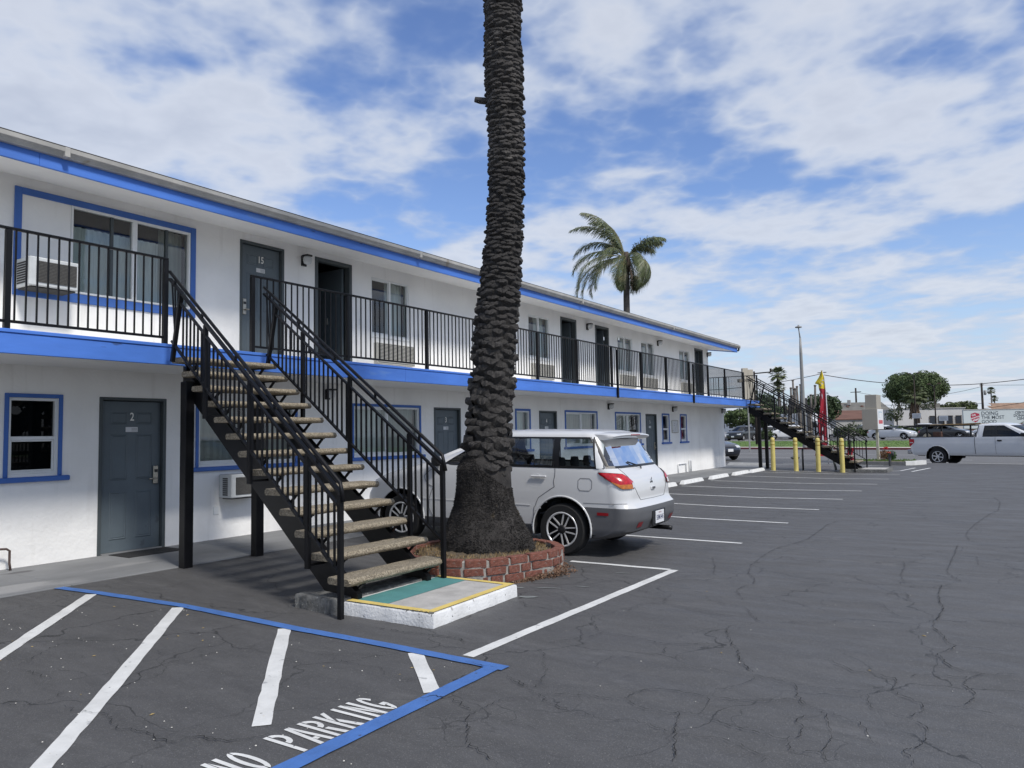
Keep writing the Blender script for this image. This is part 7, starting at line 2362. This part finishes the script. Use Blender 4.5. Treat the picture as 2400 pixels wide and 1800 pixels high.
# (azimuth relative to image right, elevation, length, droop)
FR = [(2.9, .60, 3.4, 1.35), (2.6, 1.0, 3.6, 1.35), (2.95, 1.28, 3.7, 1.15), (2.3, 1.42, 3.7, .95), (3.3, 1.40, 3.5, .9), (.25, .95, 2.3, .8), (-.25, 1.05, 2.3, .95), (.6, .85, 2.2, .8), (.1, .15, 2.5, 2.0), (.5, .25, 2.7, 2.1), (-.4, .1, 2.5, 2.0),
      (3.4, .22, 3.6, 1.25), (2.9, .06, 3.7, 1.15), (3.15, -.12, 3.4, 1.0), (3.7, -.05, 3.0, 1.1), (2.5, .1, 3.2, 1.3), (-1.2, .3, 2.9, 1.7), (-.9, -.25, 2.6, 1.6), (4.3, .1, 2.9, 1.5), (4.0, .55, 3.0, 1.4), (1.5, .6, 3.0, 1.5), (1.1, .0, 2.7, 1.8), (-1.9, -.45, 2.4, 1.0), (1.9, 1.1, 3.0, 1.2)]
for i, (a, el, L, dr) in enumerate(FR):
    rac, lf = frond((qx_ + .12 * cos(a + raz), qy_ + .12 * sin(a + raz), qz_ + .45), a + raz, el, L, dr, 700 + i, leaf_len=.92, n=130, vdroop=.75, wid=.017, wind=rv_ * -.55)
    f_ = rac.build('frond', 'frond_rib', qp)
    tag(lf.build('leaflets', 'frond_green', f_), kind='stuff')
material('fruit_olive', (0.042, 0.045, 0.014), .8, var=.4, vscale=20)
material('spathe_tan', (0.36, 0.27, 0.20), .8)
for k, (dx, dz) in enumerate(((-.36, -.95), (.40, -.98))):
    c = Vector((qx_, qy_, qz_ + dz)) + rv_ * dx - Vector((F.x, F.y, 0)) * .25
    mb = MB(); r = random.Random(90 + k)
    for _ in range(420):
        while True:
            p = Vector((r.uniform(-1, 1), r.uniform(-1, 1), r.uniform(-1, 1)))
            if .5 < p.length < 1: break
        q = c + Vector((p.x * .26, p.y * .26, p.z * .42)); s = r.uniform(.03, .05)
        mb.add([q + Vector((s, 0, 0)), q + Vector((-s * .5, s * .87, 0)), q + Vector((-s * .5, -s * .87, 0)), q + Vector((0, 0, s * 1.2)), q - Vector((0, 0, s * 1.2))], [(0, 1, 3), (1, 2, 3), (2, 0, 3), (1, 0, 4), (2, 1, 4), (0, 2, 4)])
    tag(mb.build('fruit_bunch', 'fruit_olive', qp), kind='stuff')
for dx, a in ((-.10, 0), (.14, .3)):
    b0 = Vector((qx_, qy_, qz_ - .1)) + rv_ * dx - Vector((F.x, F.y, 0)) * .30
    pts = [b0, b0 + Vector((0, 0, -.35)) + rv_ * dx * .4, b0 + Vector((0, 0, -.8)) + rv_ * dx * .8, b0 + Vector((0, 0, -1.2)) + rv_ * dx * .5]
    MB().tube(pts, [.02, .07, .09, .02], 8).build('spathe', 'spathe_tan', qp, smooth=True)

# pollarded trees
def pollard(x, y, z, h, label, seed):
    r = random.Random(seed)
    t = root('pollarded_tree', (x, y, z), label, 'tree', 'pollarded trees behind the far stair')
    MB().tube([(x, y, z - .1), (x + r.uniform(-.1, .1), y, z + h * .35), (x, y, z + h * .5)], [.30, .24, .24], 9).build('trunk', 'bark_grey', t, smooth=True)
    for i in range(5):
        a = r.uniform(0, 2 * pi); d = r.uniform(.35, 1.0); e_ = z + h * r.uniform(.72, 1.0)
        p0 = Vector((x, y, z + h * .45)); p1 = Vector((x + cos(a) * d, y + sin(a) * d, z + h * .62)); p2 = Vector((x + cos(a) * d * 1.1, y + sin(a) * d * 1.1, e_))
        b = MB().tube([p0, p1, p2], [.20, .14, .11], 8)
        b.lathe([(.0, 0), (.15, .03), (.17, .12), (.08, .2), (0, .2)], 8, (p2.x, p2.y, p2.z - .08))
        b.build('limb', 'bark_grey', t, smooth=True)
pollard(-22.4, 95.5, .3, 6.6, 'pollarded tree with stubby limbs, left of the trio behind the far stair', 1)
pollard(-21.5, 96.2, .3, 7.2, 'tallest pollarded tree with stubby limbs behind the far stair', 2)
pollard(-19.9, 94.5, .3, 6.6, 'pollarded tree with one thick bent limb right of the light pole', 3)

# ------------------------------------------------------------------ poles and wires
material('galv_grey', (0.25, 0.25, 0.24), .5, var=.1, vscale=2)
material('pole_wood', (0.035, 0.027, 0.022), .95, var=.3, vscale=3)
lp = root('street_light', (-15.35, 70.4, -.1), 'tall grey street light pole beside the far stair', 'street light')
MB().tube([(-15.35, 70.4, -.1), (-15.33, 70.3, 4), (-15.30, 70.1, 8.2), (-15.28, 70.0, 9.6)], [.20, .165, .13, .08], 12).build('pole', 'galv_grey', lp, smooth=True)
MB().tube([(-15.28, 70.0, 9.5), (-15.34, 69.97, 10.1), (-15.38, 69.95, 10.5)], [.06, .05, .045], 8).build('arm', 'galv_grey', lp, smooth=True)
MB().lathe([(.0, 0), (.10, 0), (.30, .05), (.28, .13), (.10, .17), (.05, .28), (0, .3)], 12, (-15.38, 69.95, 10.46)).build('lamp_head', 'galv_grey', lp, smooth=True)
MB().lathe([(.0, -.02), (.22, -.02), (.22, .10), (.18, .14), (0, .14)], 14, (-15.35, 70.4, -.05)).build('base_flange', 'galv_grey', lp)
def utility(x, y, h, label, arms, r_=.16):
    u = root('utility_pole', (x, y, .3), label, 'utility pole', 'wooden utility poles')
    MB().tube([(x, y, .2), (x, y, h)], [r_ * 1.15, r_ * .8], 8).build('pole', 'pole_wood', u, smooth=True)
    for k, (zz, L) in enumerate(arms):
        MB().bar(Vector((x, y, zz)) - EV * L, Vector((x, y, zz)) + EV * L, .12, .14).build('crossarm', 'pole_wood', u)
    return u
u = utility(-4.6, 176.1, 10.0, 'dark wooden utility pole above the lettered trailer', [(9.6, .35)], .22)
MB().lathe([(.0, -.5), (.22, -.5), (.24, 0), (.22, .4), (.0, .45)], 10, (-4.1, 176.0, 8.1)).build('transformer', 'galv_grey', u, smooth=True)
utility(-28.8, 184.1, 10.5, 'distant utility pole above the grey roof', [(9.6, 1.2), (7.2, 1.0)], .22)
utility(-30.8, 158.6, 13.0, 'utility pole hidden behind the feather flag', [(12.6, .9)], .2)
u = utility(-19.6, 70.6, 6.9, 'short dark pole with one side arm at the head of the far stair', [], .1)
MB().bar((-19.6, 70.6, 6.7), Vector((-19.6, 70.6, 6.72)) + EV * 1.7, .10, .10).build('side_arm', 'pole_wood', u)
MB().lathe([(0, -.2), (.09, -.18), (.09, .12), (0, .15)], 8, tuple(Vector((-19.6, 70.6, 6.9)) + EV * 1.7)).build('camera_head', 'pole_wood', u)
def wire(a, b, sag, label, r_=.05):
    a, b = Vector(a), Vector(b)
    pts = [a.lerp(b, t / 16) - Vector((0, 0, sag * 4 * (t / 16) * (1 - t / 16))) for t in range(17)]
    tag(MB().tube(pts, r_, 5).build('overhead_wire', 'pole_wood'), label, 'wire', 'overhead wires')
wire((-30.8, 158.6, 12.2), (-4.6, 176.1, 9.85), 1.0, 'thick overhead wire from the flag to the pole above the trailer', .07)
wire((-4.6, 176.1, 9.85), (22, 150, 12.2), .6, 'thick overhead wire leaving the pole above the trailer to the right', .07)
wire((-30.8, 158.6, 12.4), (-60, 150, 10), 1.0, 'thick overhead wire left of the feather flag', .06)
wire((-28.8, 184.1, 9.6), (-4.6, 176.1, 9.3), 1.6, 'thin overhead wire behind the round tree', .035)
wire((-28.8, 184.1, 7.2), (-4.6, 176.1, 6.0), .6, 'lower thin wire above the low white building', .035)
wire((-4.6, 176.1, 9.6), (30, 190, 10.4), .6, 'level thin wire right of the pole above the trailer', .035)
wire((-4.6, 176.1, 4.9), (24, 150, 11), .8, 'slanting thin wire right of the distant palms', .04)
for x, y, h, lab, tw in ((-11.0, 118.2, 8.7, 'dark parking-lot lamp post in front of the round tree', 1), (-8.15, 111.8, 6.8, 'dark parking-lot lamp post right of the round tree', 0)):
    u = root('lot_lamp_post', (x, y, ZF), lab, 'lamp post', 'parking lot lamp posts')
    MB().tube([(x, y, .2), (x, y, h)], [.10, .07], 8).build('post', 'pole_wood', u, smooth=True)
    for s in (-1, 1):
        MB().bar((x, y, h - .1), Vector((x, y, h + .25)) + EV * s * .55, .09, .07).build('arm', 'rim_dark', u)
        c = Vector((x, y, h + .27)) + EV * s * .62
        MB().cbox(c.x - .22, c.x + .22, c.y - .2, c.y + .2, c.z - .08, c.z + .06, .03).build('lamp_head', 'bark_brown', u)
for x, y, zc_, lab in ((-9.9, 107.2, 2.9, 'white sign board on a dark post before the skirted palm'), (-6.9, 106.0, 2.5, 'white sign board on a dark post before the building windows')):
    u = root('lot_sign', (x, y, ZF), lab, 'sign', 'lot sign boards')
    MB().tube([(x, y, .2), (x, y, zc_ - .3)], .07, 8).build('post', 'pole_wood', u)
    a, b = Vector((x, y, 0)) - EV * .52, Vector((x, y, 0)) + EV * .52
    MB().add([(a.x, a.y, zc_ - .28), (b.x, b.y, zc_ - .28), (b.x, b.y, zc_ + .34), (a.x, a.y, zc_ + .34)], [(0, 1, 2, 3)]).xform(Matrix.Identity(4)).build('board', 'plate_grey', u)
    for k in range(3):
        p, q = a.lerp(b, .12), a.lerp(b, .85)
        MB().add([(p.x, p.y - .03, zc_ - .16 + k * .15), (q.x, q.y - .03, zc_ - .16 + k * .15), (q.x, q.y - .03, zc_ - .13 + k * .15), (p.x, p.y - .03, zc_ - .13 + k * .15)], [(0, 1, 2, 3)]).build('printed_line', 'print_grey', u)
# beige sign back at the head of the far stair
material('board_beige', (0.46, 0.42, 0.34), .8, var=.06, vscale=.8)
u = root('billboard', (-17.3, 60.3, -.1), 'tall beige double panel standing behind the head of the far stair', 'billboard')
a, n_ = Vector((-17.55, 60.0, 0)), Vector((.836, .548, 0))
def slab_between(p, q, z0, z1, th, nm, mt, par):
    d = (q - p).normalized(); nn = Vector((-d.y, d.x, 0)) * th
    MB().add([(p.x, p.y, z0), (q.x, q.y, z0), (q.x + nn.x, q.y + nn.y, z0), (p.x + nn.x, p.y + nn.y, z0), (p.x, p.y, z1), (q.x, q.y, z1), (q.x + nn.x, q.y + nn.y, z1), (p.x + nn.x, p.y + nn.y, z1)],
             [(0, 1, 5, 4), (1, 2, 6, 5), (2, 3, 7, 6), (3, 0, 4, 7), (4, 5, 6, 7)]).build(nm, mt, par)
slab_between(a, a + n_ * .42, 3.3, 6.40, .4, 'panel', 'board_beige', u)
slab_between(a + n_ * .43, a + n_ * .82, 3.3, 6.28, .4, 'panel', 'board_beige', u)
slab_between(a - n_ * .28, a + n_ * .95, 5.30, 5.55, .5, 'ledge', 'board_beige', u)
slab_between(a + n_ * .30, a + n_ * .40, -.2, 3.3, .1, 'column', 'galv_grey', u)

# ------------------------------------------------------------------ buildings
material('far_white', (0.52, 0.51, 0.49), .9, var=.08, vscale=.3)
material('far_trailer', (0.50, 0.55, 0.55), .6, var=.04, vscale=.3)
material('far_roof_grey', (0.145, 0.14, 0.125), .95, var=.2, vscale=.8)
material('far_roof_brown', (0.135, 0.072, 0.055), .95, var=.3, vscale=.9, stretch=(.3, .3, 4))
material('far_wall_grey', (0.38, 0.375, 0.35), .9, var=.08, vscale=.3)
material('far_window', (0.03, 0.035, 0.045), .3)
material('far_roof_tan', (0.26, 0.17, 0.115), .9, var=.2, vscale=.6)
material('letter_grey', (0.07, 0.085, 0.10), .8)
material('shield_red', (0.34, 0.012, 0.04), .6)
def along(p, ex, u, z, off=0.0):
    nn = Vector((-ex.y, ex.x, 0))
    q = p + ex * u - nn * off
    return (q.x, q.y, z)
# low white building with square windows
b0 = Vector((-18.1, 155.6, 0)); ex = Vector((10.9, 7.15, 0)).normalized()
wb_ = root('low_building', (-12.6, 159.2, .3), 'long low white building with a row of square windows', 'building')
L = 13.2
nn = Vector((-ex.y, ex.x, 0))
mb = MB()
for (u0, u1) in ((0, L),):
    A, B_, C_, D_ = [along(b0, ex, *q) for q in ((u0, .2), (u1, .2), (u1, 4.9), (u0, 4.9))]
    mb.quad(A, B_, C_, D_)
    back = nn * 9
    bk = [tuple(Vector(q) + back) for q in (A, B_, C_, D_)]
    mb.quad(B_, bk[1], bk[2], C_); mb.quad(bk[0], A, D_, bk[3]); mb.quad(D_, C_, bk[2], bk[3])
mb.build('wall', 'far_white', wb_)
mb = MB(); mb.bar(along(b0, ex, -.2, 4.95, -.0), along(b0, ex, L + .1, 4.95, 0), .3, .16); mb.build('parapet_cap', 'far_wall_grey', wb_)
for u in (6.55, 8.15, 9.75, 11.35):
    w_ = MB().quad(along(b0, ex, u, 2.05, .10), along(b0, ex, u + 1.0, 2.05, .10), along(b0, ex, u + 1.0, 3.45, .10), along(b0, ex, u, 3.45, .10)).build('window', 'far_window', wb_)
    for (a, b, c, d) in ((u - .08, u, 1.97, 3.55), (u + 1.0, u + 1.08, 1.97, 3.55), (u, u + 1.0, 3.45, 3.55), (u, u + 1.0, 1.97, 2.05)):
        MB().quad(along(b0, ex, a, c, .16), along(b0, ex, b, c, .16), along(b0, ex, b, d, .16), along(b0, ex, a, d, .16)).build('window_frame', 'pole_wood', w_)
slab_between(Vector(along(b0, ex, 7.2, 0)) + nn * 6, Vector(along(b0, ex, 12.0, 0)) + nn * 6, 4.9, 5.95, 2.5, 'roof_house', 'far_roof_grey', wb_)
# lettered trailer
t0 = Vector((-7.1, 156.9, 0)); te = Vector((9.07, 5.96, 0)).normalized()
tr_ = root('lettered_trailer', (-2, 160, .3), 'long pale trailer with a red shield and lettering on its side', 'trailer')
tn = Vector((-te.y, te.x, 0)); TL = 15.5
mb = MB()
A, B_, C_, D_ = [along(t0, te, *q) for q in ((0, 1.0), (TL, 1.0), (TL, 4.40), (0, 4.46))]
bk = [tuple(Vector(q) + tn * .35) for q in (A, B_, C_, D_)]
mb.quad(A, B_, C_, D_); mb.quad(bk[0], A, D_, bk[3]); mb.quad(D_, C_, bk[2], bk[3]); mb.quad(B_, bk[1], bk[2], C_)
body_t = mb.build('trailer_body', 'far_trailer', tr_)
MB().bar(along(t0, te, 0, 4.46, .02), along(t0, te, TL, 4.40, .02), .12, .12).build('top_rail', 'far_wall_grey', tr_)
MB().bar(along(t0, te, 0, 1.0, .02), along(t0, te, TL, 1.0, .02), .12, .16).build('bottom_rail', 'pole_wood', tr_)
sh_ = [(-.72, .75), (-.35, .86), (0, 1.0), (.35, .86), (.78, .75), (.80, .2), (.70, -.35), (.40, -.72), (0, -.92), (-.40, -.72), (-.70, -.35), (-.78, .2)]
su, sz_ = 2.05, 3.02
MB().poly([along(t0, te, su + p * 1.0, sz_ + q * .92, .012) for p, q in sh_]).build('shield', 'shield_red', body_t)
def trailer_text(body_, size, u, z, mt, bold=.0, sx=1.0, rot=0.0, align='LEFT', line=1.0):
    m_ = text_mesh(body_, size, bold=bold, sx=sx, align=align, line=line)
    M = frame_matrix(along(t0, te, u, z, .022), te, (0, 0, 1), -tn)
    if rot: m_.xform(Matrix.Rotation(rot, 4, 'Z'))
    return m_.xform(M).build('lettering', mt, body_t)
trailer_text('THE', .40, su - .25, sz_ + .42, 'plate_white', .012, rot=.28, align='CENTER')
trailer_text('SALVATION', .34, su + .02, sz_ + .02, 'plate_white', .012, rot=.28, align='CENTER')
trailer_text('ARMY', .46, su + .12, sz_ - .42, 'plate_white', .014, rot=.28, align='CENTER')
trailer_text('DOING', .92, 3.15, 3.72, 'letter_grey', .006)
trailer_text('THE MOST', .86, 3.15, 3.00, 'letter_grey', .006)
trailer_text('GOOD', .86, 3.15, 2.25, 'letter_grey', .006)
trailer_text('CERTIFIED\nDONATION\nCENTER', .62, 10.6, 3.25, 'letter_grey', .012, align='CENTER', line=.85)
trailer_text('Satruck.org', .5, 5.0, 1.45, 'letter_grey', .008) if False else None
# grey-roofed building at the left, with a lower brown roof
h0 = Vector((-29.3, 160.2, 0)); he = Vector((9.8, 6.45, 0)).normalized(); hn = Vector((-he.y, he.x, 0))
hs = root('gabled_building', (-24, 163, .3), 'low building with a grey roof above a brown shingle roof', 'building')
HL = 11.6
def roof_slab(u0, u1, z0, z1, d0, d1, nm, mt):
    A = Vector(along(h0, he, u0, z0)) + hn * d0; B_ = Vector(along(h0, he, u1, z0)) + hn * d0
    C_ = Vector(along(h0, he, u1, z1)) + hn * d1; D_ = Vector(along(h0, he, u0, z1)) + hn * d1
    t_ = Vector((0, 0, .18))
    MB().add([A, B_, C_, D_, A - t_, B_ - t_, C_ - t_, D_ - t_], [(0, 1, 2, 3), (7, 6, 5, 4), (0, 4, 5, 1), (1, 5, 6, 2), (2, 6, 7, 3), (3, 7, 4, 0)]).build(nm, mt, hs)
roof_slab(-1.0, HL, 4.95, 6.75, 0, 4.2, 'roof', 'far_roof_grey')
roof_slab(-1.2, HL, 3.35, 5.05, -3.6, .1, 'lower_roof', 'far_roof_brown')
slab_between(Vector(along(h0, he, -1, 0)) - hn * 3.3, Vector(along(h0, he, HL - .2, 0)) - hn * 3.3, .2, 3.3, 3.0, 'wall', 'far_wall_grey', hs)
slab_between(Vector(along(h0, he, -1, 0)) + hn * .3, Vector(along(h0, he, HL - .2, 0)) + hn * .3, 3.2, 4.9, 4.0, 'upper_wall', 'far_wall_grey', hs)
for u in (1.0, 3.7, 6.6):
    A = Vector(along(h0, he, u, 5.9)) + hn * 2.0
    MB().lathe([(.34, 0), (.30, .20), (.12, .32), (0, .34)], 8, (A.x, A.y, 5.75)).build('roof_vent', 'far_roof_brown', hs)
MB().cbox(-27.4, -26.8, 164.4, 165.0, 6.2, 7.2, .02).build('chimney', 'far_wall_grey', hs)
g0 = Vector(along(h0, he, HL + .1, 0)) - hn * 1.0
MB().add([along(g0, he, 0, 3.4, .05), along(g0, he, 1.5, 3.4, .05), along(g0, he, .75, 6.4, .05)], [(0, 1, 2)]).build('gable', 'far_white', hs)
for a, b in ((0, .75), (1.5, .75)):
    MB().bar(along(g0, he, a, 3.3, .1), along(g0, he, b, 6.5, .1), .2, .22).build('barge_board', 'pole_wood', hs)
# tan roofed house and brown wall at the right edge
th = root('tan_roof_house', (1, 228, .3), 'tan-roofed house behind the right end of the trailer', 'building')
hA = Vector((-2.6, 224.5, 0)); hE = Vector((.836, .548, 0)); hN = Vector((-hE.y, hE.x, 0))
def th_slab(u0, u1, z0, z1, d0, d1, mt, nm):
    A, B_ = Vector(along(hA, hE, u0, z0)) + hN * d0, Vector(along(hA, hE, u1, z0)) + hN * d0
    C_, D_ = Vector(along(hA, hE, u1, z1)) + hN * d1, Vector(along(hA, hE, u0, z1)) + hN * d1
    MB().quad(A, B_, C_, D_).build(nm, mt, th)
th_slab(-1, 9, 5.3, 6.6, 0, 3, 'far_roof_tan', 'roof')
th_slab(0.6, 12, 6.5, 7.3, 2.8, 5, 'far_roof_tan', 'upper_roof')
th_slab(-.8, 9, .2, 5.3, .4, .4, 'far_wall_grey', 'wall')
th_slab(-16, -1, .2, 5.6, -6, -6, 'far_roof_brown', 'boundary_wall')
